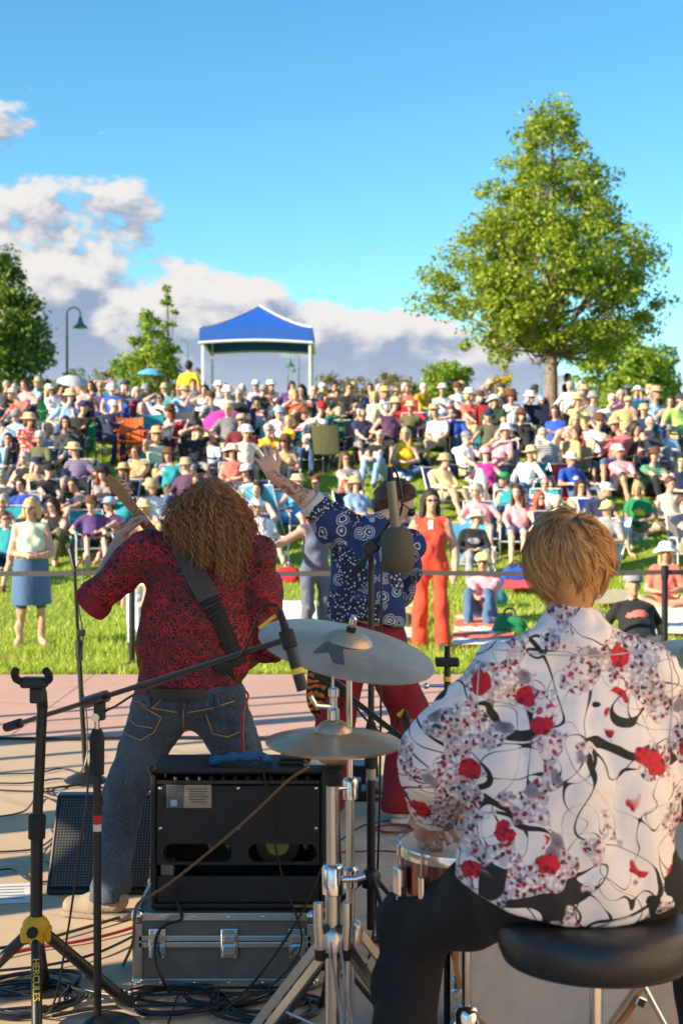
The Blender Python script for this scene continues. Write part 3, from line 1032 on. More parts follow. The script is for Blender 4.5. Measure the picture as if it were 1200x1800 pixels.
def rig(pose, rng, f, slope):
    """joints of a figure facing -Y, origin on the ground below the hips"""
    j = lambda s=0.015: rng.normal() * s
    J = {}
    if pose in 'CDHA':
        J.update(pel=(0, 0.08, 0.50), neck=(j(0.05), 0.17 + j(0.06), 0.99 + j(0.02)), head=(j(0.06), 0.13 + j(0.07), 1.19 + j(0.02)), kn=[(-0.14 + j(0.05), -0.36, 0.53 + j(0.03)), (0.14 + j(0.05), -0.36, 0.53 + j(0.03))], an=[(-0.14 + j(0.03), -0.4 + j(0.05), 0.09), (0.14 + j(0.03), -0.4 + j(0.05), 0.09)])
        opt = rng.randint(5)
        J['wr'] = [(-0.09 + j(0.04), -0.2 + j(0.05), 0.62), (0.09 + j(0.04), -0.2 + j(0.05), 0.63)]
        if opt == 1: J['wr'][0] = (-0.3, -0.14, 0.66)
        if opt == 2: J['wr'] = [(-0.3, -0.12, 0.66), (0.3, -0.14, 0.66)]
        if opt == 3: J['wr'][1] = (0.1, -0.22, 0.92)
        if opt == 4: J['wr'][0] = (-0.05, -0.02, 1.05)
        if pose == 'D':
            J['kn'][1] = (0.05, -0.38, 0.6); J['an'][1] = (-0.26, -0.5, 0.42)
        if pose == 'H':
            J['wr'][0] = (-0.1, 0.0, 1.27)
            if rng.rand() < 0.5: J['wr'][1] = (0.1, 0.0, 1.27)
        if pose == 'A':
            J['wr'] = [(0.1, -0.06, 0.8), (-0.1, -0.08, 0.82)]
    elif pose in 'LM':
        J.update(pel=(0, 0.1, 0.27), neck=(j(0.04), 0.28 + j(0.05), 0.75), head=(j(0.05), 0.24 + j(0.05), 0.95), kn=[(-0.13 + j(0.03), -0.32, 0.45 + j()), (0.13 + j(0.03), -0.32, 0.45 + j())], an=[(-0.13 + j(0.04), -0.64 + j(0.06), 0.09), (0.13 + j(0.04), -0.64 + j(0.06), 0.09)])
        opt = rng.randint(4)
        J['wr'] = [(-0.1 + j(0.04), -0.14 + j(0.05), 0.45), (0.1 + j(0.04), -0.14 + j(0.05), 0.46)]
        if opt == 1: J['wr'] = [(-0.28, -0.1, 0.47), (0.28, -0.08, 0.47)]
        if opt == 2: J['wr'][0] = (-0.1, -0.3, 0.5)
        if opt == 3: J['wr'][1] = (0.28, -0.1, 0.47)
        if pose == 'M':
            J['wr'][0] = (-0.04, 0.06, 0.86); J['wr'][1] = (0.24, -0.1, 0.42)
    elif pose == 'G':
        J.update(pel=(0, 0.1, 0.115), neck=(j(0.04), 0.15 + j(0.04), 0.6), head=(j(0.05), 0.09 + j(0.05), 0.8), kn=[(-0.15 + j(), -0.28, 0.44), (0.15 + j(), -0.28, 0.44)], an=[(-0.12, -0.52, 0.08), (0.12, -0.52, 0.08)], wr=[(-0.03, -0.36, 0.36), (0.05, -0.37, 0.37)])
    elif pose == 'X':
        J.update(pel=(0, 0.08, 0.115), neck=(j(), 0.06, 0.61), head=(j(), 0.015, 0.81), kn=[(-0.33, -0.2, 0.17), (0.33, -0.2, 0.17)], an=[(0.08, -0.33, 0.085), (-0.1, -0.36, 0.085)], wr=[(-0.07, -0.2, 0.27), (0.09, -0.2, 0.27)])
    elif pose == 'B':
        J.update(pel=(0, 0.0, 0.115), neck=(j(), 0.2, 0.57), head=(j(), 0.16, 0.78), kn=[(-0.14, -0.4, 0.24), (0.13, -0.4, 0.22)], an=[(-0.15, -0.76, 0.08), (0.1, -0.77, 0.08)], wr=[(-0.3, 0.33, 0.05), (0.3, 0.33, 0.05)])
    else:
        J.update(pel=(0, 0, 0.93), neck=(0, 0.01, 1.43), head=(0, -0.02, 1.62), kn=[(-0.11, -0.02, 0.5), (0.11, -0.02, 0.5)], an=[(-0.13, 0.03, 0.09), (0.13, 0.03, 0.09)], wr=[(-0.27, -0.05, 0.86), (0.27, -0.05, 0.86)])
        if pose == 'F': J['wr'] = [(-0.05, -0.24, 1.08), (0.06, -0.24, 1.07)]          # hands folded in front
        if pose == 'W': J['wr'] = [(-0.62, -0.1, 1.2), (0.3, -0.2, 1.0)]               # one arm held out
    for key in ('kn', 'an'):
        J[key] = [V3(a[0], a[1], a[2] + slope * (a[1] - 0.05) * (1.0 if key == 'an' else 0.55)) for a in J[key]]
    return J


def bend(a, b, la, lb, hint):
    """the joint between a and b for two bones"""
    a, b = np.asarray(a, dtype=np.float32), np.asarray(b, dtype=np.float32)
    d = b - a
    L = max(np.linalg.norm(d), 1e-5)
    if L > (la + lb) * 0.995:
        return a + d * la / (la + lb), (a + d / L * (la + lb) * 0.995)
    x = (la * la - lb * lb + L * L) / (2 * L)
    y = math.sqrt(max(la * la - x * x, 0))
    h = np.asarray(hint, dtype=np.float32)
    h = unit(h - d / L * np.dot(h, d / L))
    return a + d / L * x + h * y, b


# material slots of a body: 0 skin, 1 top, 2 upper arm, 3 forearm, 4 hips and thigh, 5 shin, 6 foot
def body_prims(J, f, girth, wear, face=(0, -1, 0)):
    pel, neck, head = V3(*J['pel']), V3(*J['neck']), V3(*J['head'])
    up = unit(neck - pel)
    lat = V3(1, 0, 0)
    fwd = unit(np.cross(up, lat) * -1)
    if fwd[1] > 0: fwd = -fwd
    sw = 0.165 if f else 0.19
    hw = 0.098 if f else 0.09
    o = [pr(pel - lat * hw * 0.7, pel + lat * hw * 0.7, 0.118 * girth, None, 0.04, 4, fwd, 0.9),
         pr(pel + up * 0.09, neck - up * 0.13, 0.146 * girth, (0.155 if f else 0.172) * (0.5 + girth / 2), 0.05, 1, fwd, 0.70),
         pr(pel + up * 0.14 + fwd * 0.03, pel + up * 0.2 + fwd * 0.03, 0.125 * girth ** 1.5, None, 0.05, 1),
         pr(neck - up * 0.035 - lat * sw * 0.8, neck - up * 0.035 + lat * sw * 0.8, 0.062, None, 0.05, 1),
         pr(neck - up * 0.03, head + V3(0, 0.01, -0.06), 0.056, 0.05, 0.025, 0)]
    if f:
        o += [pr(neck - up * 0.2 + fwd * 0.085 + lat * sx * 0.075, neck - up * 0.2 + fwd * 0.09 + lat * sx * 0.075, 0.066, None, 0.04, 1) for sx in (-1, 1)]
    o += head_prims(head, face, t=0)
    sl, sf = wear.get('uarm', 0), wear.get('farm', 0)
    for i, sx in enumerate((-1, 1)):
        sh = neck - up * 0.055 + lat * sx * sw
        el, wr = bend(sh, J['wr'][i], 0.29, 0.25, (sx * 0.9, 0.5, -0.6))
        if sl and not sf:
            cu = sh + (el - sh) * 0.62
            o.append(pr(sh, cu, 0.064, 0.060, 0.03, 2))
            o.append(pr(cu, el, 0.048, 0.043, 0.012, 3))
        else:
            o.append(pr(sh, el, 0.056 + 0.008 * sl, 0.044 + 0.012 * sl, 0.03, 2))
        o.append(pr(el, wr, 0.042 + 0.006 * sf, 0.029 + 0.008 * sf, 0.02, 3))
        d = unit(unit(wr - el) + V3(-sx * 0.25, -0.25, 0))
        o += [pr(wr, wr + d * 0.075, 0.031, 0.033, 0.015, 0, V3(0.2, 0.3, 1), 0.62), pr(wr + d * 0.08, wr + d * 0.15, 0.03, 0.019, 0.012, 0, V3(0.2, 0.3, 1), 0.6), pr(wr + d * 0.02, wr + d * 0.07 + V3(-sx * 0.045, -0.01, 0.01), 0.014, 0.011, 0.01, 0)]
        hp = pel + lat * sx * hw
        kn, an = V3(*J['kn'][i]), V3(*J['an'][i])
        th = 0.084 * (0.4 + 0.6 * girth)
        o.append(pr(hp, kn, th + 0.006, 0.058 + 0.01 * wear.get('thigh', 1), 0.03, 4))
        if wear.get('skirt') and J['pel'][2] < 0.8:
            o.append(pr(hp, hp + (kn - hp) * 0.8, 0.11, 0.125, 0.05, 4))
        o.append(pr(kn, an, 0.053 + 0.012 * wear.get('shin', 0), 0.037 + 0.018 * wear.get('shin', 0), 0.02, 5))
        if wear.get('gown'):
            o.append(pr(kn, an + V3(0, 0, 0.02), 0.075, 0.085, 0.03, 5))
        sole = unit(V3(sx * 0.25, -1, -0.15))
        o.append(pr(an + V3(0, 0.03, -0.03), an + sole * 0.15 + V3(0, 0, -0.035), 0.042, 0.032, 0.015, 6))
    return o


POSE_WORDS = {'C': 'sitting in', 'D': 'legs crossed in', 'H': 'hand raised in', 'A': 'arms folded in', 'L': 'reclining in', 'M': 'hand to chin in', 'G': 'sitting knees up on', 'X': 'sitting cross-legged on', 'B': 'leaning back on',
              'S': 'standing on', 'F': 'standing with folded hands on', 'W': 'dancing with one arm out on'}
HEAD_Z = {'C': 1.2, 'D': 1.2, 'H': 1.2, 'A': 1.2, 'L': 0.95, 'M': 0.95, 'G': 0.8, 'X': 0.81, 'B': 0.78, 'S': 1.62, 'F': 1.62, 'W': 1.62}
USED_LABELS = set()
CROWD = []


def uniq(*options):
    for s in options:
        s = ' '.join(s.split())
        if s not in USED_LABELS and len(s.split()) <= 16:
            USED_LABELS.add(s)
            return s
    s = ' '.join(options[-1].split())
    return s


def solve_dist(px, py, hz):
    """distance at which a head hz above the slope is seen at pixel row py"""
    best, bd = 9e9, 20
    for d in np.arange(13.6, 36.5, 0.05):
        row = HORIZON - (ground_z(d - 0.1) + hz - CAM_Z) * FPX / d
        if abs(row - py) < best - 1e-6:
            best, bd = abs(row - py), d
    return bd


# ---- folding chairs
def chair_shapes():
    D = {}
    b = MB()
    g = [[(x * (0.25 + 0.01 * t), -0.25 + 0.45 * t, 0.425 - 0.05 * t - 0.045 * (1 - x * x) * math.sin(math.pi * (0.15 + 0.7 * t))) for x in np.linspace(-1, 1, 7)] for t in np.linspace(0, 1, 6)]
    D['seat'] = b.sheet(g, 0.012)
    b = MB()
    g = [[(x * 0.26, 0.22 + 0.15 * t + 0.03 * (1 - x * x), 0.36 + 0.54 * t - 0.02 * (1 - x * x) * t) for x in np.linspace(-1, 1, 7)] for t in np.linspace(0, 1, 6)]
    D['backrest'] = b.sheet(g, 0.012)
    for i, sx in enumerate((-1, 1)):
        D['armrest%d' % i] = MB().sheet([[(sx * 0.29 - 0.045, -0.29, 0.625), (sx * 0.29 + 0.045, -0.29, 0.625)], [(sx * 0.29 - 0.045, 0.02, 0.6), (sx * 0.29 + 0.045, 0.02, 0.6)], [(sx * 0.29 - 0.04, 0.32, 0.64), (sx * 0.29 + 0.04, 0.32, 0.64)]], 0.012)
        D['front_leg%d' % i] = MB().tube([(sx * 0.29, -0.3, -0.12), (sx * 0.29, -0.28, 0.2), (sx * 0.29, -0.27, 0.62)], 0.011, 6)
        D['leg%d' % i] = MB().cyl((sx * 0.28, -0.29, 0.0), (-sx * 0.25, 0.2, 0.40), 0.009, seg=6)
        D['back_post%d' % i] = MB().tube([(sx * 0.28, 0.26, -0.05), (sx * 0.27, 0.27, 0.4), (sx * 0.265, 0.385, 0.92)], 0.011, 6)
    D['brace'] = MB().cyl((-0.28, -0.28, 0.06), (0.27, -0.26, 0.41), 0.009, seg=6)
    E = {}
    g = [[(x * 0.26, -0.24 + 0.46 * t, 0.215 - 0.04 * t - 0.03 * (1 - x * x)) for x in np.linspace(-1, 1, 5)] for t in np.linspace(0, 1, 4)]
    E['seat'] = MB().sheet(g, 0.012)
    g = [[(x * 0.26, 0.22 + 0.29 * t + 0.03 * (1 - x * x), 0.18 + 0.58 * t) for x in np.linspace(-1, 1, 5)] for t in np.linspace(0, 1, 5)]
    E['backrest'] = MB().sheet(g, 0.012)
    for i, sx in enumerate((-1, 1)):
        E['side_frame%d' % i] = MB().tube(spline([(sx * 0.285, -0.3, -0.12), (sx * 0.285, -0.27, 0.2), (sx * 0.285, -0.24, 0.40), (sx * 0.285, 0.1, 0.43), (sx * 0.285, 0.33, 0.40)], 4), 0.012, 6)
        E['back_post%d' % i] = MB().tube([(sx * 0.275, 0.1, -0.03), (sx * 0.27, 0.22, 0.16), (sx * 0.27, 0.53, 0.79)], 0.012, 6)
        E['armrest%d' % i] = MB().box((sx * 0.285, -0.05, 0.44), (0.05, 0.3, 0.022))
    E['crossbar'] = MB().cyl((-0.28, -0.26, 0.2), (0.28, -0.26, 0.2), 0.012, seg=6)
    E['headrail'] = MB().cyl((-0.27, 0.53, 0.79), (0.27, 0.53, 0.79), 0.012, seg=6)
    return {k: mesh_from(k, b.v, b.f, [None], False) for k, b in D.items()}, {k: mesh_from(k, b.v, b.f, [None], False) for k, b in E.items()}


CAMP, BEACH = chair_shapes()
M_TUBE_DARK = mat('chair_tube_dark', (0.03, 0.03, 0.034), 0.4, 0.5)
M_TUBE_WHITE = mat('chair_tube_white', (0.72, 0.72, 0.72), 0.35, 0.1)


def chair(kind, colour, loc, rz, label, tube=None):
    r = root('camp_chair' if kind == 'camp' else 'beach_chair', loc, label, 'chair', 'folding chairs on the lawn', rz)
    for k, me in (CAMP if kind == 'camp' else BEACH).items():
        nm = k.rstrip('01')
        o = link(nm, me, r)
        o.material_slots[0].link = 'OBJECT'
        o.material_slots[0].material = cloth(colour) if nm in ('seat', 'backrest') or (nm == 'armrest' and kind == 'camp') else (tube or (M_TUBE_DARK if kind == 'camp' else M_TUBE_WHITE))
    return r


def add_child(body, key, nm, m, hpos, rot, sc=1.0):
    o = link(nm, HEADS[key], body, hpos)
    o.rotation_euler = rot
    o.scale = (sc, sc, sc)
    o.material_slots[0].link = 'OBJECT'
    o.material_slots[0].material = m
    return o


def person(px, py, pose, top, bottom, hat, hair, glasses=True, seat=None, seed=0, f=None, yaw=None, girth=1.0, d=None, extra='', beard=False, gown=False, group='audience on the lawn', face_yaw=None, base=None, label=None, logo=None, size=1.0, child_skirt=None):
    rng = np.random.RandomState(seed * 7 + 13)
    tc, tg = top.rsplit(' ', 1)
    bc, bg = bottom.rsplit(' ', 1)
    hc, hs = hair.rsplit(' ', 1)
    if f is None: f = hs in ('long', 'bob')
    d = d or solve_dist(px, py, HEAD_Z[pose])
    slope = (ground_z(d + 0.3) - ground_z(d - 0.5)) / 0.8
    J = rig(pose, rng, f, slope)
    wear = dict(uarm=tg != 'tank', farm=tg in ('shirt', 'jacket', 'sweater'), thigh=1, shin=bg in ('jeans', 'pants'), skirt=bg == 'skirt', gown=gown)
    yaw = rng.normal() * 0.36 if yaw is None else yaw
    fy = rng.normal() * 0.32 if face_yaw is None else face_yaw
    tilt = rng.normal() * 0.10 - 0.05 if pose not in 'SFW' else -0.05
    fdir = (math.sin(fy), -math.cos(fy), tilt)
    prims = body_prims(J, f, girth * (0.98 if f else 1.04), wear, fdir)
    wk = wrinkle(0.013, 30, seed)
    hd0 = V3(*J['head'])
    fold = lambda Q: wk(Q) * np.clip((np.linalg.norm(Q - hd0, axis=1) - 0.16) / 0.08, 0, 1) * np.clip(1 - (np.abs(Q[:, 0]) - 0.2) / 0.1, 0.25, 1)
    Vv, Fq, tg_ = sdf_mesh(prims, 0.0235 if d < 22 else 0.0305, noise=fold)
    if logo is not None:
        nk, pl = V3(*J['neck']), V3(*J['pel'])
        u_ = unit(nk - pl)
        cc = nk - u_ * logo[1]
        q = Vv[Fq].mean(1) - cc
        hh = q @ u_
        m_ = (tg_ == 1) & (q[:, 1] < 0.0) & ((q[:, 0] / logo[2]) ** 2 + (hh / logo[3]) ** 2 < 1)
        tg_ = np.where(m_, 7, tg_)
    me = mesh_from('person', Vv, Fq, [None] * 8, True, tg_)
    o = link('person', me)
    x = (px - 600) / FPX * d
    z = ground_z(d - 0.1)
    J0 = V3(*J['head'])
    R = Matrix.Rotation(yaw, 3, 'Z')
    hx = R @ Vector(J0)
    sc = rng.uniform(0.90, 1.02) * size
    o.location = base if base is not None else (x - hx.x * sc, d - hx.y * sc, z)
    o.rotation_euler = (0, 0, yaw)
    o.scale = (sc, sc, sc)
    skin = SKIN[rng.choice([0, 1, 1, 2, 4, 0])]
    shoe = cloth(rng.choice(['white', 'charcoal', 'brown', 'grey', 'navy']))
    slots = [skin, cloth(tc), cloth(tc) if wear['uarm'] else skin, cloth(tc) if wear['farm'] else skin, cloth(bc), cloth(bc) if (wear['shin'] or gown) else skin, shoe if rng.rand() < 0.75 else skin, cloth(logo[0]) if logo else skin]
    if rng.rand() < 0.3 and logo is None and group is not None:
        pm = patterned(tc, rng.choice(['white', 'navy', 'grey', 'cream', 'charcoal']), int(rng.randint(3)))
        slots[1] = pm
        for k_ in (2, 3):
            if slots[k_] is not skin: slots[k_] = pm
    for i, m in enumerate(slots):
        o.material_slots[i].link = 'OBJECT'
        o.material_slots[i].material = m
    if wear['skirt'] and pose in 'SFW':
        lm = 0.48 if bc == 'denim' else 0.75
        b = MB()
        gk = 0.25 + 0.75 * girth
        prof = [(0.19 * gk, 0.06), (0.205 * gk, -0.1), (0.218 * gk, -0.2), (0.225 * gk + 0.05 * (lm > 0.5), -lm), (0.21 * gk + 0.05 * (lm > 0.5), -lm)]
        b.lathe(prof, (0, 0, 0.98), seg=36, sy=0.82)
        b.v = [Vector((p.x * (1 + 0.05 * math.sin(9 * math.atan2(p.y, p.x)) * (0.98 - p.z)), p.y * (1 + 0.05 * math.sin(9 * math.atan2(p.y, p.x)) * (0.98 - p.z)), p.z)) for p in b.v]
        b.build('skirt', cloth(bc), o, True, local=True)
    rot = (-tilt, rng.normal() * 0.05, fy)
    hpos = Vector(J0)
    if hs != 'bald':
        key = {'short': 'fringe_hair' if hat and hat != 'none' else 'short_hair', 'long': 'long_hair', 'bob': 'bob_hair'}[hs]
        add_child(o, key, 'hair', mat('hair_' + hc, S(*COLS[hc]), 0.6, var=0.35, scale=60, bump=0.4, bscale=140), hpos, rot)
    hat_words = ''
    if hat and hat != 'none':
        ht = hat.split(' ')
        key = {'straw': 'straw_hat', 'sunhat': 'sun_hat', 'bucket': 'bucket_hat', 'cap': 'cap', 'fedora': 'fedora'}[ht[-1]]
        hcol = ht[0] if len(ht) > 1 else ['straw', 'cream', 'tan', 'straw', 'khaki', 'white'][rng.randint(6)]
        if len(ht) == 1 and hcol != 'straw': ht = [hcol] + ht
        add_child(o, key, 'cap' if key == 'cap' else 'hat', mat('hat_' + hcol, S(*COLS[hcol]), 0.85, var=0.12, scale=40, bump=0.3, bscale=150), hpos, rot)
        hat_words = {'straw': 'straw hat', 'sunhat': 'wide sunhat', 'bucket': 'bucket hat', 'cap': 'cap', 'fedora': 'fedora'}[ht[-1]]
        hat_words = (ht[0] + ' ' if len(ht) > 1 else '') + hat_words
    if glasses:
        add_child(o, 'sunglasses', 'sunglasses', M_SHADES, hpos, rot, 0.97)
    else:
        add_child(o, 'eyes', 'eyes', M_EYE, hpos, rot)
    add_child(o, 'lips', 'lips', M_LIP, hpos, rot)
    if beard:
        add_child(o, 'beard', 'beard', mat('hair_' + hc, S(*COLS[hc]), 0.6), hpos, rot)
    hd = hat_words or {'grey-haired': 'grey hair', 'white-haired': 'white hair', 'red-haired': 'red hair', 'brown-haired': 'brown hair', 'dark-brown': 'dark hair'}.get(hc, hc + ' hair') if hs != 'bald' or hat_words else 'bald head'
    sw = ''
    if seat:
        sc_, sk = seat.rsplit(' ', 1)
        sw = ('an ' if sc_[0] in 'aeiou' else 'a ') + sc_ + ' ' + ('camp' if sk == 'camp' else 'beach') + ' chair'
    else:
        sw = 'the lawn'
    gar = {'tee': 'tee', 'tank': 'tank top', 'shirt': 'shirt', 'jacket': 'jacket', 'sweater': 'sweater'}[tg]
    if label is None:
        a = 'person in %s %s and %s, %s %s' % (tc, gar, hd, POSE_WORDS[pose], sw)
        b = 'person in %s %s, %s %s and %s, %s %s' % (tc, gar, bc, bg, hd, POSE_WORDS[pose], sw)
        nb = min(CROWD, key=lambda q: abs(q[0] - px) + abs(q[1] - py) * 0.7)[2] if CROWD else ''
        c = 'person in %s %s and %s, seated next to the %s' % (tc, gar, hd, nb)
        label = uniq(a, b, c)
        short = '%s %s' % (tc, gar)
    else:
        USED_LABELS.add(label)
        short = '%s %s' % (tc, gar)
    CROWD.append((px, py, short))
    tag(o, label, 'person', group)
    if seat:
        kind = 'camp' if sk == 'camp' else 'beach'
        zc = ground_z(d - 0.35) + 0.03
        pel = R @ Vector((0, 0.02, 0)) * sc
        o.location.z = zc
        lb = uniq('%s folding %s chair holding the person in %s %s' % (sc_, 'camp' if kind == 'camp' else 'low beach', tc, gar),
                  '%s folding %s chair under the %s %s and %s' % (sc_, 'camp' if kind == 'camp' else 'low beach', tc, gar, hd),
                  '%s folding chair under the %s %s, %s %s and %s' % (sc_, tc, gar, bc, bg, hd))
        chair(kind, sc_, (o.location.x + pel.x, o.location.y + pel.y, zc), yaw, lb)
    return o


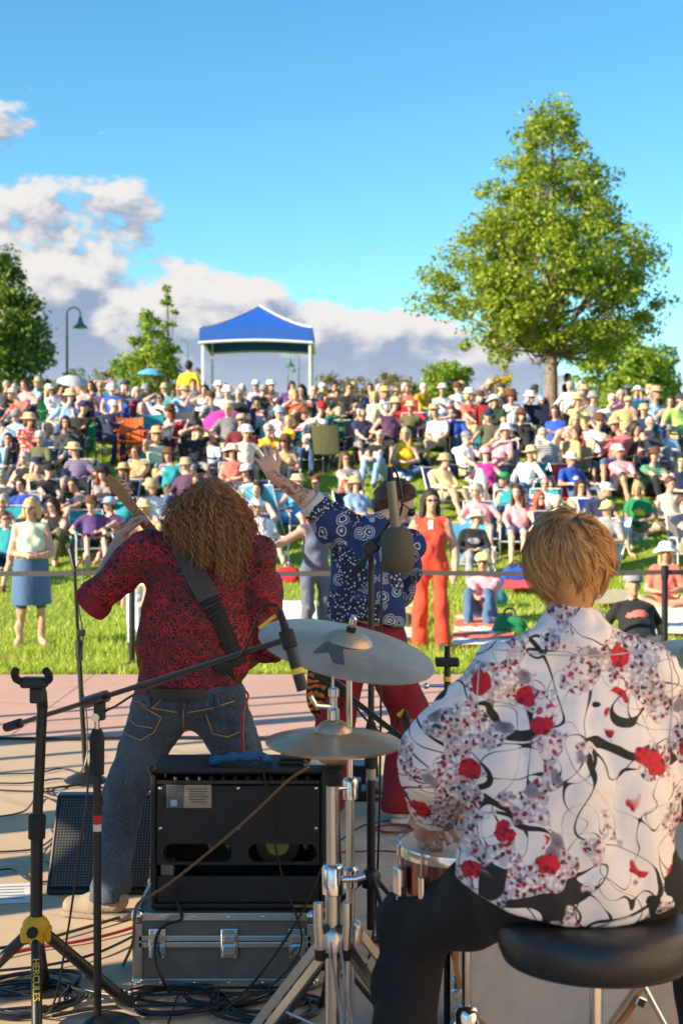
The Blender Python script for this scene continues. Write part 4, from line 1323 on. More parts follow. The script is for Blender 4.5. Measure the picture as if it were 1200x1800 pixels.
# px, py of the head; pose; top; bottom; hat; hair; sunglasses; seat
CROWD_TABLE = '''
13 663 C|charcoal tee|denim jeans|none|grey-haired short|0|charcoal camp
22 686 C|coral tee|navy shorts|white cap|grey-haired short|1|navy camp
28 724 C|light-blue shirt|charcoal pants|grey cap|grey-haired short|1|charcoal camp
44 665 C|pink tee|denim shorts|none|brown-haired bob|1|teal camp
69 677 C|navy tee|khaki shorts|white cap|brown-haired short|0|royal-blue camp
68 662 C|sky-blue tee|khaki shorts|khaki bucket|grey-haired short|1|teal camp
110 674 C|purple shirt|black pants|brown sunhat|dark-brown long|1|black camp
125 699 D|light-blue tee|denim skirt|straw|dark-brown bob|1|white beach
138 669 C|pale-denim shirt|navy shorts|none|grey-haired short|1|grey camp
160 672 C|black tee|navy jeans|none|dark-brown long|1|navy camp
182 662 H|teal tee|black shorts|none|brown-haired short|0|charcoal camp
192 673 C|charcoal shirt|khaki pants|cream straw|grey-haired short|1|black camp
183 693 M|royal-blue tee|navy shorts|none|dark-brown short|1|navy beach
200 704 A|navy sweater|navy jeans|cream cap|brown-haired short|1|navy camp
85 750 L|pale-denim tee|denim shorts|none|blond bob|1|sky-blue beach
71 766 L|olive jacket|charcoal pants|none|white-haired short|1|charcoal beach
43 800 L|black tank|khaki shorts|none|grey-haired bob|1|teal beach
87 820 L|black tee|charcoal shorts|black cap|dark-brown short|0|navy beach
37 842 L|royal-blue tee|khaki shorts|none|dark-brown short|1|grey beach
129 852 G|navy tee|khaki shorts|none|dark-brown short|1|
93 888 G|black tank|olive pants|none|dark-brown long|1|
180 824 L|grey tee|charcoal pants|black sunhat|auburn long|0|red beach
217 820 L|black tank|charcoal shorts|tan straw|brown-haired long|1|navy beach
267 852 L|white tee|navy shorts|khaki bucket|grey-haired short|1|red beach
192 884 G|pink tee|charcoal shorts|light-blue cap|brown-haired short|1|
253 894 L|tan tee|khaki shorts|straw|blond long|0|navy beach
327 815 L|plum shirt|denim jeans|khaki bucket|grey-haired short|1|olive beach
277 755 C|pale-green tank|tan shorts|straw|blond bob|1|teal camp
348 745 H|black tee|grey shorts|brown straw|blond long|1|black camp
325 688 C|light-blue tee|denim jeans|tan straw|brown-haired short|1|navy camp
282 691 H|white tee|denim jeans|none|brown-haired short|0|charcoal camp
230 681 M|pink tank|black shorts|none|auburn long|0|orange camp
257 672 C|grey tee|charcoal shorts|grey bucket|grey-haired short|1|grey camp
290 679 C|teal tee|khaki shorts|khaki bucket|grey-haired short|1|teal camp
340 672 C|grey tee|black jeans|none|dark-brown short|0|black camp
370 694 C|navy tee|black jeans|brown straw|grey-haired short|1|charcoal camp
385 673 C|pale-grey tee|khaki shorts|straw|grey-haired short|1|grey camp
400 687 C|white shirt|magenta skirt|white bucket|grey-haired short|1|navy camp
360 684 C|white tank|denim shorts|none|dark-brown bob|0|black camp
8 905 L|teal tee|navy shorts|none|brown-haired short|1|teal beach
3 832 L|charcoal tee|khaki shorts|none|grey-haired bob|1|navy beach
420 690 C|black tee|khaki shorts|none|grey-haired short|1|purple camp
450 668 C|royal-blue jacket|navy jeans|pale-blue cap|grey-haired short|1|purple camp
477 671 C|cream tee|khaki shorts|straw|grey-haired short|0|black camp
473 688 M|plum shirt|denim jeans|none|grey-haired short|1|navy camp
513 671 C|purple tee|black jeans|none|dark-brown bob|0|charcoal camp
515 689 C|rust tee|khaki shorts|none|blond bob|1|olive camp
530 683 C|navy tank|denim shorts|none|dark-brown long|1|navy camp
552 680 A|navy tee|khaki shorts|none|grey-haired short|1|charcoal camp
567 677 C|white tee|grey shorts|white cap|brown-haired short|0|grey camp
592 681 M|grey tee|charcoal shorts|none|dark-brown short|0|black camp
613 684 D|black tee|black shorts|none|brown-haired short|1|grey camp
658 694 C|cream tee|denim shorts|none|blond bob|0|navy camp
677 684 C|white tee|black shorts|tan straw|grey-haired bob|1|charcoal camp
650 682 C|charcoal tee|black jeans|none|dark-brown short|1|black camp
695 712 C|plum tank|black shorts|straw|brown-haired bob|1|charcoal camp
777 679 A|white shirt|denim jeans|straw|grey-haired short|1|navy camp
762 715 D|white tee|khaki shorts|straw|grey-haired bob|1|black camp
490 714 C|white tee|denim shorts|light-blue cap|grey-haired short|1|teal camp
565 709 C|white tee|grey shorts|red cap|dark-brown short|1|denim camp
550 739 L|white tee|denim jeans|pale-green cap|grey-haired short|0|olive beach
508 737 L|yellow tee|yellow shorts|none|blond bob|0|teal beach
425 731 C|maroon shirt|charcoal pants|khaki cap|brown-haired short|1|maroon camp
433 749 C|cream shirt|khaki pants|straw|grey-haired short|1|navy camp
500 772 L|tan tank|navy jeans|brown sunhat|brown-haired bob|1|olive beach
408 792 L|coral tank|navy shorts|cream sunhat|dark-brown bob|1|royal-blue beach
668 768 G|black tee|pale-denim jeans|none|grey-haired bald|1|
712 762 X|yellow tank|denim jeans|none|blond long|1|
607 808 G|grey tee|rust shorts|none|brown-haired long|1|
625 842 L|pale-denim tee|grey shorts|khaki bucket|brown-haired bob|1|navy beach
523 839 L|sky-blue tank|pale-denim shorts|straw|blond bob|0|sky-blue beach
452 858 L|grey tank|navy shorts|none|dark-brown short|0|sky-blue beach
450 885 L|white tee|navy shorts|white fedora|grey-haired short|1|navy beach
702 845 B|red tee|denim shorts|white cap|brown-haired short|0|
810 674 C|light-blue shirt|khaki pants|tan cap|white-haired short|0|navy camp
825 691 C|coral tee|khaki shorts|white straw|blond bob|0|charcoal camp
843 688 C|pale-green tee|denim jeans|brown straw|grey-haired short|1|navy camp
868 699 C|dark-green tee|khaki shorts|white sunhat|grey-haired bob|1|green camp
880 678 C|charcoal tee|black jeans|charcoal cap|dark-brown short|0|navy camp
898 695 C|white shirt|denim jeans|brown straw|brown-haired bob|1|maroon camp
932 691 C|cream shirt|khaki pants|straw|grey-haired bob|1|tan camp
1013 700 C|pale-yellow tee|pink shorts|straw|grey-haired bob|1|navy camp
1025 686 C|brown shirt|black jeans|tan straw|dark-brown short|0|maroon camp
1042 694 C|grey tee|denim jeans|grey bucket|grey-haired short|1|red camp
1075 696 C|white tee|black shorts|none|white-haired short|1|charcoal camp
1090 692 C|pink tee|navy shorts|none|grey-haired bob|1|black camp
1103 699 C|tan tee|khaki shorts|khaki cap|brown-haired short|1|teal camp
1153 693 A|light-blue tee|khaki shorts|straw|grey-haired short|1|red camp
1177 698 C|charcoal tee|black shorts|none|brown-haired bob|1|black camp
1196 704 C|neon-green tee|khaki shorts|charcoal cap|brown-haired short|1|royal-blue camp
820 755 C|white tee|khaki shorts|grey cap|grey-haired short|1|navy camp
889 755 C|pink tee|denim jeans|white sunhat|grey-haired bob|1|grey camp
953 755 C|pale-grey tee|black shorts|none|grey-haired short|1|charcoal camp
1012 745 C|tan shirt|denim jeans|none|brown-haired short|0|khaki camp
1010 728 C|coral tank|pink shorts|none|blond bob|1|red camp
1115 755 X|pink tank|charcoal pants|none|dark-brown long|0|
1172 752 X|light-blue tee|navy shorts|grey cap|brown-haired short|1|
853 792 L|magenta tank|grey shorts|pink cap|brown-haired bob|1|navy beach
933 792 L|pale-blue sweater|denim jeans|straw|blond bob|1|teal beach
1003 795 L|royal-blue tee|denim shorts|straw|blond short|1|red beach
1085 795 G|pink sweater|charcoal shorts|white cap|grey-haired short|1|
1196 808 X|navy tank|denim shorts|none|dark-brown long|1|
885 839 L|teal tank|charcoal shorts|green cap|brown-haired short|1|navy beach
837 859 L|pink tee|khaki shorts|none|grey-haired bob|1|sky-blue beach
957 838 L|white tee|khaki shorts|none|grey-haired bald|1|teal beach
948 868 L|rust tank|denim shorts|none|red-haired long|1|sky-blue beach
1020 855 G|white tank|olive shorts|none|dark-brown long|1|
1065 852 L|navy tee|black shorts|white cap|grey-haired short|0|royal-blue beach
1120 855 X|green tee|khaki shorts|none|blond bob|0|
1177 852 X|cream tank|khaki shorts|none|brown-haired short|0|
980 880 L|black tee|khaki shorts|none|grey-haired bald|0|navy beach
1067 892 L|grey tee|tan shorts|pale-yellow cap|brown-haired short|0|white beach
838 899 L|black sweater|grey pants|cream sunhat|grey-haired bob|1|sky-blue beach
1199 885 L|navy tee|khaki shorts|none|brown-haired short|1|grey beach
848 980 G|pink shirt|denim jeans|pale-yellow cap|brown-haired short|1|
1170 962 X|coral tee|khaki shorts|white sunhat|blond long|1|
'''


LOGOS = {('668', '768'): ('cream', 0.2, 0.085, 0.085), ('1120', '855'): ('yellow', 0.2, 0.1, 0.06), ('1172', '752'): ('magenta', 0.3, 0.12, 0.06), ('838', '899'): ('grey', 0.2, 0.1, 0.05), ('1003', '795'): ('white', 0.2, 0.07, 0.05)}


def build_crowd():
    rows = [r for r in CROWD_TABLE.strip().split('\n')]
    for i, r in enumerate(rows):
        a, top, bottom, hat, hair, gl, seat = r.split('|')
        px, py, pose = a.split()
        person(float(px), float(py), pose, top, bottom, hat, hair, gl == '1', seat or None, seed=i, girth=1.0 + 0.14 * ((i * 37) % 7) / 6, logo=LOGOS.get((px, py)))
    # the far rows on the crest, seen between the others
    rng = np.random.RandomState(77)
    tops = ['white', 'navy', 'grey', 'light-blue', 'black', 'pink', 'teal', 'red', 'olive', 'cream', 'purple', 'coral', 'green', 'pale-denim', 'charcoal', 'royal-blue', 'yellow', 'tan']
    n = 0
    for px in list(range(20, 1200, 25)):
        px = px + rng.uniform(-8, 8)
        if 940 < px < 1000 or 312 < px < 352 or rng.rand() < 0.3: continue
        d = FD(rng.uniform(27.0, 32.5))
        row = HORIZON - (ground_z(d) + 1.2 - CAM_Z) * FPX / d
        hair = '%s %s' % (rng.choice(['grey-haired', 'brown-haired', 'blond', 'dark-brown', 'white-haired']), rng.choice(['short', 'short', 'bob', 'long']))
        hat = rng.choice(['none', 'none', 'none', 'straw', 'white cap', 'khaki bucket', 'brown straw', 'navy cap', 'white sunhat', 'none', 'grey cap', 'charcoal cap'])
        person(px, row, rng.choice(['C', 'C', 'A', 'H', 'M' if False else 'D']), '%s %s' % (tops[(n * 5 + 3) % len(tops)], rng.choice(['tee', 'shirt', 'tank'])), '%s %s' % (rng.choice(['denim', 'khaki', 'black', 'navy', 'grey']), rng.choice(['jeans', 'shorts'])),
               hat, hair, rng.rand() < 0.6, '%s camp' % rng.choice(['navy', 'charcoal', 'green', 'maroon', 'royal-blue', 'grey']), seed=300 + n, d=d)
        n += 1
    # more of the mid slope, in the gaps
    spots = [(150, 720), (245, 715), (300, 722), (55, 735), (110, 735), (15, 770), (130, 785), (235, 790), (300, 795), (375, 770), (395, 715), (455, 705), (470, 755), (535, 725), (590, 720), (640, 712), (725, 712), (795, 722), (920, 722), (985, 770), (1050, 735), (1080, 740), (1140, 738), (10, 870), (160, 880), (65, 800), (220, 860), (350, 850), (430, 820), (560, 850), (780, 800), (910, 860), (1150, 800), (1130, 715), (860, 725), (975, 715)]
    for px, py in spots:
        px, py = px + rng.uniform(-6, 6), py + rng.uniform(-5, 5)
        pose = rng.choice(['C', 'D', 'A', 'L', 'L', 'M']) if py < 745 else rng.choice(['L', 'L', 'M', 'G', 'X'])
        hair = '%s %s' % (rng.choice(['grey-haired', 'brown-haired', 'blond', 'dark-brown', 'auburn']), rng.choice(['short', 'short', 'bob', 'long']))
        seat = None if pose in 'GX' else '%s %s' % (rng.choice(['navy', 'teal', 'charcoal', 'green', 'royal-blue', 'red', 'olive']), 'camp' if pose in 'CDA' else 'beach')
        person(px, py, pose, '%s %s' % (tops[(n * 7 + 2) % len(tops)], rng.choice(['tee', 'shirt', 'tank', 'tee'])), '%s %s' % (rng.choice(['denim', 'khaki', 'black', 'navy', 'grey', 'olive']), rng.choice(['jeans', 'shorts', 'shorts'])),
               rng.choice(['none', 'none', 'none', 'straw', 'white cap', 'navy cap', 'brown straw', 'khaki bucket']), hair, rng.rand() < 0.6, seat, seed=400 + n, girth=rng.uniform(0.95, 1.2))
        n += 1
    # the ones on their feet
    sp = dict(group=None)
    person(333, 627, 'S', 'yellow tee', 'charcoal shorts', 'none', 'dark-brown short', False, None, 501, yaw=math.pi - 0.3, size=1.14, d=FD(31.0), label='person in yellow tee standing with back turned behind the seated rows', **sp)
    person(997, 668, 'F', 'black tee', 'cream skirt', 'none', 'dark-brown bob', False, None, 502, f=True, yaw=1.0, d=FD(33.4), label='person in black tee and cream skirt standing beside the ash trunk', **sp)
    b = at_base(452, FD(38.0) + 0.9)
    person(452, 643, 'F', 'black tee', 'black jeans', 'none', 'dark-brown short', False, None, 503, d=FD(38.0) + 0.9, base=(b.x, b.y, b.z), label='person in black tee working at the table under the blue canopy', **sp)
    person(55, 884, 'F', 'pale-green tank', 'denim skirt', 'none', 'blond bob', True, None, 504, f=True, yaw=0.25, girth=1.18, d=15.4, label='person in pale green patterned tank and denim skirt standing barefoot on the grass', **sp)
    person(757, 907, 'S', 'vermilion tank', 'vermilion pants', 'none', 'dark-brown long', True, None, 505, f=True, yaw=-0.1, d=15.0, gown=True, logo=('white', 0.055, 0.032, 0.05), label='person in flowing orange-red jumpsuit standing by the black barrier', **sp)
    person(556, 905, 'W', 'slate tank', 'slate pants', 'none', 'red-haired long', False, None, 506, f=True, yaw=0.5, d=14.9, label='person with long red hair in grey-blue tank dancing with one arm out', **sp)
    person(236, 985, 'S', 'white tee', 'pale-blue jeans', 'none', 'brown-haired short', False, None, 507, d=15.3, size=0.62, label='small child in pale blue jeans standing behind the guitarist', **sp)
    person(1112, 1040, 'B', 'black tee', 'charcoal pants', 'grey cap', 'grey-haired short', False, None, 508, d=14.6, girth=1.25, yaw=0.05, face_yaw=0.0, logo=('coral', 0.16, 0.13, 0.045), label='stocky person in black printed tee and grey cap lounging on the grass', **sp)


build_crowd()

# ------------------------------------------------------------------ the band
def node_mat(name, rough=0.8):
    m = bpy.data.materials.new(name)
    m.use_nodes = True
    b = m.node_tree.nodes['Principled BSDF']
    b.inputs['Roughness'].default_value = rough
    MATS[name] = m
    return m, NT(m.node_tree), b


def weave(N, b, vec, scale=220, strength=0.25):
    nz = N.n('ShaderNodeTexNoise', i_Scale=scale, i_Detail=2.0)
    n2 = N.n('ShaderNodeTexNoise', i_Scale=14.0, i_Detail=4.0)
    N.l(vec, nz.inputs['Vector']); N.l(vec, n2.inputs['Vector'])
    bp = N.n('ShaderNodeBump', i_Strength=strength, i_Distance=0.003)
    N.l(nz.outputs['Fac'], bp.inputs['Height'])
    bp2 = N.n('ShaderNodeBump', i_Strength=0.35, i_Distance=0.02)
    N.l(n2.outputs['Fac'], bp2.inputs['Height'])
    N.l(bp.outputs[0], bp2.inputs['Normal'])
    N.l(bp2.outputs[0], b.inputs['Normal'])


def vor(N, vec, scale, feat='F1', rnd=1.0):
    v = N.n('ShaderNodeTexVoronoi', i_Scale=scale, i_Randomness=rnd, feature=feat)
    N.l(vec, v.inputs['Vector'])
    return v


def warp(N, vec, scale, amt):
    nz = N.n('ShaderNodeTexNoise', i_Scale=scale, i_Detail=2.0)
    N.l(vec, nz.inputs['Vector'])
    a = N.n('ShaderNodeVectorMath', operation='SUBTRACT'); N.l(nz.outputs['Color'], a.inputs[0]); a.inputs[1].default_value = (0.5, 0.5, 0.5)
    s = N.n('ShaderNodeVectorMath', operation='SCALE'); N.l(a.outputs[0], s.inputs[0]); s.inputs['Scale'].default_value = amt
    t = N.n('ShaderNodeVectorMath', operation='ADD'); N.l(vec, t.inputs[0]); N.l(s.outputs[0], t.inputs[1])
    return t.outputs[0]


def flat(N, vec, sx=1, sz=1):
    """drop depth so that a print keeps its outlines on the curved back"""
    s = N.n('ShaderNodeVectorMath', operation='MULTIPLY')
    N.l(vec, s.inputs[0]); s.inputs[1].default_value = (sx, 0.35, sz)
    return s.outputs[0]


def make_prints():
    # black cloth with red scrolls
    m, N, b = node_mat('scroll_print', 0.75)
    tc = N.n('ShaderNodeTexCoord'); v = flat(N, tc.outputs['Object'])
    w = warp(N, v, 9.0, 0.05)
    c = vor(N, w, 24.0)
    rings = N.math('SINE', N.math('MULTIPLY', c.outputs['Distance'], 34.0))
    e = vor(N, warp(N, v, 24.0, 0.03), 34.0, 'DISTANCE_TO_EDGE')
    fine = N.step(e.outputs['Distance'], 0.075, 0.03)
    line = N.math('MAXIMUM', N.step(rings, 0.40, 0.85), N.math('MULTIPLY', fine, N.step(c.outputs['Distance'], 0.35, 0.5)))
    big = N.n('ShaderNodeTexNoise', i_Scale=5.0, i_Detail=2.0); N.l(v, big.inputs['Vector'])
    red = N.mix(N.step(big.outputs['Fac'], 0.35, 0.65), (0.20, 0.005, 0.013), (0.46, 0.009, 0.024))
    N.l(N.mix(line, (0.014, 0.007, 0.009), red), b.inputs['Base Color'])
    weave(N, b, tc.outputs['Object'])
    # navy with pale paisley
    m, N, b = node_mat('paisley_print', 0.8)
    tc = N.n('ShaderNodeTexCoord'); v = flat(N, tc.outputs['Object'])
    w = warp(N, v, 12.0, 0.035)
    c = vor(N, w, 13.0, rnd=0.75)
    d = c.outputs['Distance']
    ring = N.math('MULTIPLY', N.step(N.math('SINE', N.math('MULTIPLY', d, 48.0)), 0.0, 0.5), N.step(d, 0.47, 0.42))
    leaf = vor(N, warp(N, v, 40.0, 0.012), 62.0)
    zone = N.n('ShaderNodeTexNoise', i_Scale=4.5, i_Detail=0.0); N.l(v, zone.inputs['Vector'])
    zs = N.step(zone.outputs['Fac'], 0.52, 0.56)
    fl = N.math('MULTIPLY', N.step(leaf.outputs['Distance'], 0.36, 0.28), zs)
    wv = N.n('ShaderNodeTexWave', i_Scale=2.1, i_Distortion=3.0, wave_type='BANDS', bands_direction='DIAGONAL'); N.l(v, wv.inputs['Vector'])
    band = N.step(wv.outputs['Fac'], 0.9965, 0.9985)
    pat = N.math('MAXIMUM', N.math('MAXIMUM', N.math('MULTIPLY', ring, N.math('SUBTRACT', 1.0, zs)), fl), 0.0)
    base = N.mix(zs, (0.010, 0.030, 0.125), (0.006, 0.012, 0.05))
    N.l(N.mix(pat, base, (0.52, 0.54, 0.58)), b.inputs['Base Color'])
    weave(N, b, tc.outputs['Object'])
    # off-white floral with black branches and red roses
    m, N, b = node_mat('rose_print', 0.75)
    tc = N.n('ShaderNodeTexCoord'); v = flat(N, tc.outputs['Object'])
    col = (0.76, 0.70, 0.685)
    thick = N.n('ShaderNodeTexNoise', i_Scale=8.0, i_Detail=1.0); N.l(v, thick.inputs['Vector'])
    def stroke(scale, off, w0, w1, dist):
        ad = N.n('ShaderNodeVectorMath', operation='ADD'); N.l(v, ad.inputs[0]); ad.inputs[1].default_value = (off, off * 0.7, -off)
        nz = N.n('ShaderNodeTexNoise', i_Scale=scale, i_Detail=0.0, i_Distortion=dist); N.l(ad.outputs[0], nz.inputs['Vector'])
        wd = N.math('ADD', N.math('MULTIPLY', N.step(thick.outputs['Fac'], 0.46, 0.62), w1), w0)
        return N.math('LESS_THAN', N.math('ABSOLUTE', N.math('SUBTRACT', nz.outputs['Fac'], 0.5)), wd)
    br = N.math('MAXIMUM', stroke(4.2, 1.3, 0.003, 0.017, 0.5), stroke(7.0, 4.1, 0.003, 0.012, 0.9))
    tw = N.math('MAXIMUM', stroke(5.0, 8.2, 0.0025, 0.010, 0.3), stroke(6.0, 12.7, 0.0022, 0.014, 1.2))
    color = N.mix(N.math('MAXIMUM', br, tw), col, (0.014, 0.012, 0.013))
    cl = N.n('ShaderNodeTexNoise', i_Scale=9.5, i_Detail=1.5); N.l(warp(N, v, 3.0, 0.1), cl.inputs['Vector'])
    clus = N.step(cl.outputs['Fac'], 0.495, 0.51)
    bl = vor(N, warp(N, v, 60.0, 0.014), 96.0)
    sepc = N.n('ShaderNodeSeparateColor'); N.l(bl.outputs['Color'], sepc.inputs[0])
    bc = N.mix(N.step(sepc.outputs[0], 0.62, 0.66), (0.74, 0.68, 0.67), (0.24, 0.20, 0.25))
    bc = N.mix(N.step(sepc.outputs[1], 0.70, 0.74), bc, (0.30, 0.012, 0.03))
    bc = N.mix(N.step(sepc.outputs[2], 0.80, 0.84), bc, (0.035, 0.03, 0.04))
    bc = N.mix(N.step(bl.outputs['Distance'], 0.46, 0.6), bc, (0.50, 0.43, 0.46))
    color = N.mix(clus, color, bc)
    lf = vor(N, warp(N, v, 30.0, 0.03), 19.0)
    sl = N.n('ShaderNodeSeparateColor'); N.l(lf.outputs['Color'], sl.inputs[0])
    lm = N.math('MULTIPLY', N.step(lf.outputs['Distance'], 0.40, 0.36), N.math('MULTIPLY', N.step(sl.outputs[0], 0.72, 0.74), N.step(cl.outputs['Fac'], 0.46, 0.5)))
    color = N.mix(lm, color, N.mix(N.step(lf.outputs['Distance'], 0.0, 0.4), (0.09, 0.075, 0.10), (0.26, 0.22, 0.27)))
    rs = vor(N, warp(N, v, 30.0, 0.032), 12.5)
    sr = N.n('ShaderNodeSeparateColor'); N.l(rs.outputs['Color'], sr.inputs[0])
    rm = N.math('MULTIPLY', N.step(rs.outputs['Distance'], 0.345, 0.325), N.math('MULTIPLY', N.step(sr.outputs[1], 0.34, 0.36), N.step(cl.outputs['Fac'], 0.40, 0.43)))
    pet = N.math('SINE', N.math('MULTIPLY', vor(N, warp(N, v, 45.0, 0.02), 46.0).outputs['Distance'], 9.0))
    rose = N.mix(N.step(pet, -0.2, 0.9), (0.50, 0.006, 0.022), (0.16, 0.002, 0.012))
    pale = N.mix(N.step(pet, -0.2, 0.9), (0.72, 0.62, 0.60), (0.42, 0.04, 0.06))
    color = N.mix(rm, color, N.mix(N.step(sr.outputs[2], 0.66, 0.68), rose, pale))
    N.l(color, b.inputs['Base Color'])
    weave(N, b, tc.outputs['Object'], 260, 0.15)
    # denim
    m, N, b = node_mat('denim_weave', 0.85)
    tc = N.n('ShaderNodeTexCoord')
    n1 = N.n('ShaderNodeTexNoise', i_Scale=5.0, i_Detail=6.0); N.l(tc.outputs['Object'], n1.inputs['Vector'])
    st = N.n('ShaderNodeVectorMath', operation='MULTIPLY'); N.l(tc.outputs['Object'], st.inputs[0]); st.inputs[1].default_value = (6, 6, 1)
    n2 = N.n('ShaderNodeTexNoise', i_Scale=55.0, i_Detail=2.0); N.l(st.outputs[0], n2.inputs['Vector'])
    c = N.mix(N.step(n1.outputs['Fac'], 0.35, 0.72), (0.016, 0.03, 0.05), (0.055, 0.088, 0.13))
    c = N.mix(N.math('MULTIPLY', N.step(n2.outputs['Fac'], 0.4, 0.75), 0.35), c, (0.16, 0.21, 0.27))
    N.l(c, b.inputs['Base Color'])
    weave(N, b, tc.outputs['Object'], 300, 0.3)
    # tattooed skin
    m, N, b = node_mat('tattooed_skin', 0.5)
    tc = N.n('ShaderNodeTexCoord')
    n1 = N.n('ShaderNodeTexNoise', i_Scale=22.0, i_Detail=3.0, i_Distortion=1.5); N.l(tc.outputs['Object'], n1.inputs['Vector'])
    n2 = N.n('ShaderNodeTexNoise', i_Scale=48.0, i_Detail=2.0, i_Distortion=2.0); N.l(tc.outputs['Object'], n2.inputs['Vector'])
    c = N.mix(N.math('MULTIPLY', N.step(n1.outputs['Fac'], 0.5, 0.58), 0.8), (0.55, 0.29, 0.20), (0.07, 0.06, 0.065))
    c = N.mix(N.math('MULTIPLY', N.step(n2.outputs['Fac'], 0.57, 0.63), 0.6), c, (0.30, 0.09, 0.06))
    N.l(c, b.inputs['Base Color'])
    # tiger-striped cloth
    m, N, b = node_mat('tiger_cloth', 0.8)
    tc = N.n('ShaderNodeTexCoord')
    wv = N.n('ShaderNodeTexWave', i_Scale=9.0, i_Distortion=9.0, i_Detail=2.0, bands_direction='Z'); N.l(tc.outputs['Object'], wv.inputs['Vector'])
    N.l(N.mix(N.step(wv.outputs['Fac'], 0.45, 0.55), (0.02, 0.012, 0.01), (0.55, 0.16, 0.02)), b.inputs['Base Color'])


def island_mat(name, dark, light, rough=0.45):
    m, N, b = node_mat(name, rough)
    gi = N.n('ShaderNodeNewGeometry')
    N.l(N.mix(gi.outputs['Random Per Island'], dark, light), b.inputs['Base Color'])
    return m


make_prints()
M_CURL = island_mat('curly_brown_hair', (0.12, 0.05, 0.02), (0.48, 0.22, 0.085), 0.42)
M_BLOND = island_mat('ginger_blond_hair', (0.27, 0.115, 0.035), (0.62, 0.34, 0.13), 0.42)
M_BROWN = island_mat('short_brown_hair', (0.07, 0.034, 0.018), (0.22, 0.11, 0.055), 0.45)
M_BLACKCLOTH = mat('black_trouser_cloth', (0.011, 0.011, 0.012), 0.85, bump=0.3, bscale=20)
M_REDCLOTH = mat('dark_red_trouser_cloth', (0.24, 0.008, 0.018), 0.85, bump=0.3, bscale=20)
M_SKINA = mat('skin_arm', (0.56, 0.31, 0.215), 0.5, var=0.12, scale=40)
M_SKINB = mat('skin_fair', (0.62, 0.37, 0.28), 0.5, var=0.10, scale=40)
M_SUEDE = mat('tan_suede', (0.26, 0.21, 0.15), 0.9, bump=0.3, bscale=80)
M_SOLE = mat('shoe_sole', (0.22, 0.17, 0.13), 0.8)
M_BLACK = mat('black_plastic', (0.013, 0.013, 0.014), 0.42, var=0.15, scale=30)
M_LEATHER = mat('black_leather', (0.014, 0.013, 0.013), 0.45, bump=0.25, bscale=220)
M_STITCH = mat('gold_stitch', (0.45, 0.27, 0.09), 0.8, var=0)
M_CUFF = mat('dark_red_cuff', (0.20, 0.006, 0.016), 0.8)

from mathutils.bvhtree import BVHTree


def caster(o):
    """ray from the camera through a photo pixel onto the surface of o"""
    me = o.data
    off = Vector((0, 0, 0))
    q = o
    while q is not None:
        off += q.location
        q = q.parent
    t = BVHTree.FromPolygons([v.co + off for v in me.vertices], [tuple(p.vertices) for p in me.polygons])
    org = Vector((0, 0, CAM_Z))
    def hit(px, py, lift=0.004):
        d = (P(px, py, 1.0) - org).normalized()
        loc, nrm, i, dist = t.ray_cast(org, d)
        if loc is None:
            loc, nrm, i, dist = t.find_nearest(P(px, py, 5.0))
        return loc + nrm * lift
    return hit


def strands(paths, r0, seg=4):
    """many tapered strands in one mesh, vectorised; paths (n, k, 3)"""
    Pn = np.asarray(paths, dtype=np.float32)
    n, k, _ = Pn.shape
    T = np.gradient(Pn, axis=1)
    T /= np.linalg.norm(T, axis=2, keepdims=True) + 1e-9
    ref = np.array([0.31, 0.77, 0.55], dtype=np.float32)
    U = np.cross(T, ref); U /= np.linalg.norm(U, axis=2, keepdims=True) + 1e-9
    W = np.cross(T, U)
    tap = np.sin(np.linspace(0.5, math.pi * 0.97, k)) ** 0.5 * r0
    A = np.linspace(0, 2 * math.pi, seg, endpoint=False)
    V = Pn[:, :, None] + (U[:, :, None] * np.cos(A)[None, None, :, None] + W[:, :, None] * np.sin(A)[None, None, :, None]) * tap[None, :, None, None]
    idx = np.arange(n * k * seg).reshape(n, k, seg)
    F = np.stack([idx[:, :-1], np.roll(idx, -1, 2)[:, :-1], np.roll(idx, -1, 2)[:, 1:], idx[:, 1:]], -1).reshape(-1, 4)
    return V.reshape(-1, 3), F


def hair_obj(parent, blob, hb, strand_vf, m):
    Vb, Fb, _ = sdf_mesh(blob, hb, noise=wrinkle(0.008, 55, 9))
    Vs, Fs = strand_vf
    Vall = np.concatenate([Vb, Vs]) - np.array(parent.location)
    Fall = np.concatenate([Fb, Fs + len(Vb)])
    return link('hair', mesh_from('hair', Vall, Fall, [m], True), parent)


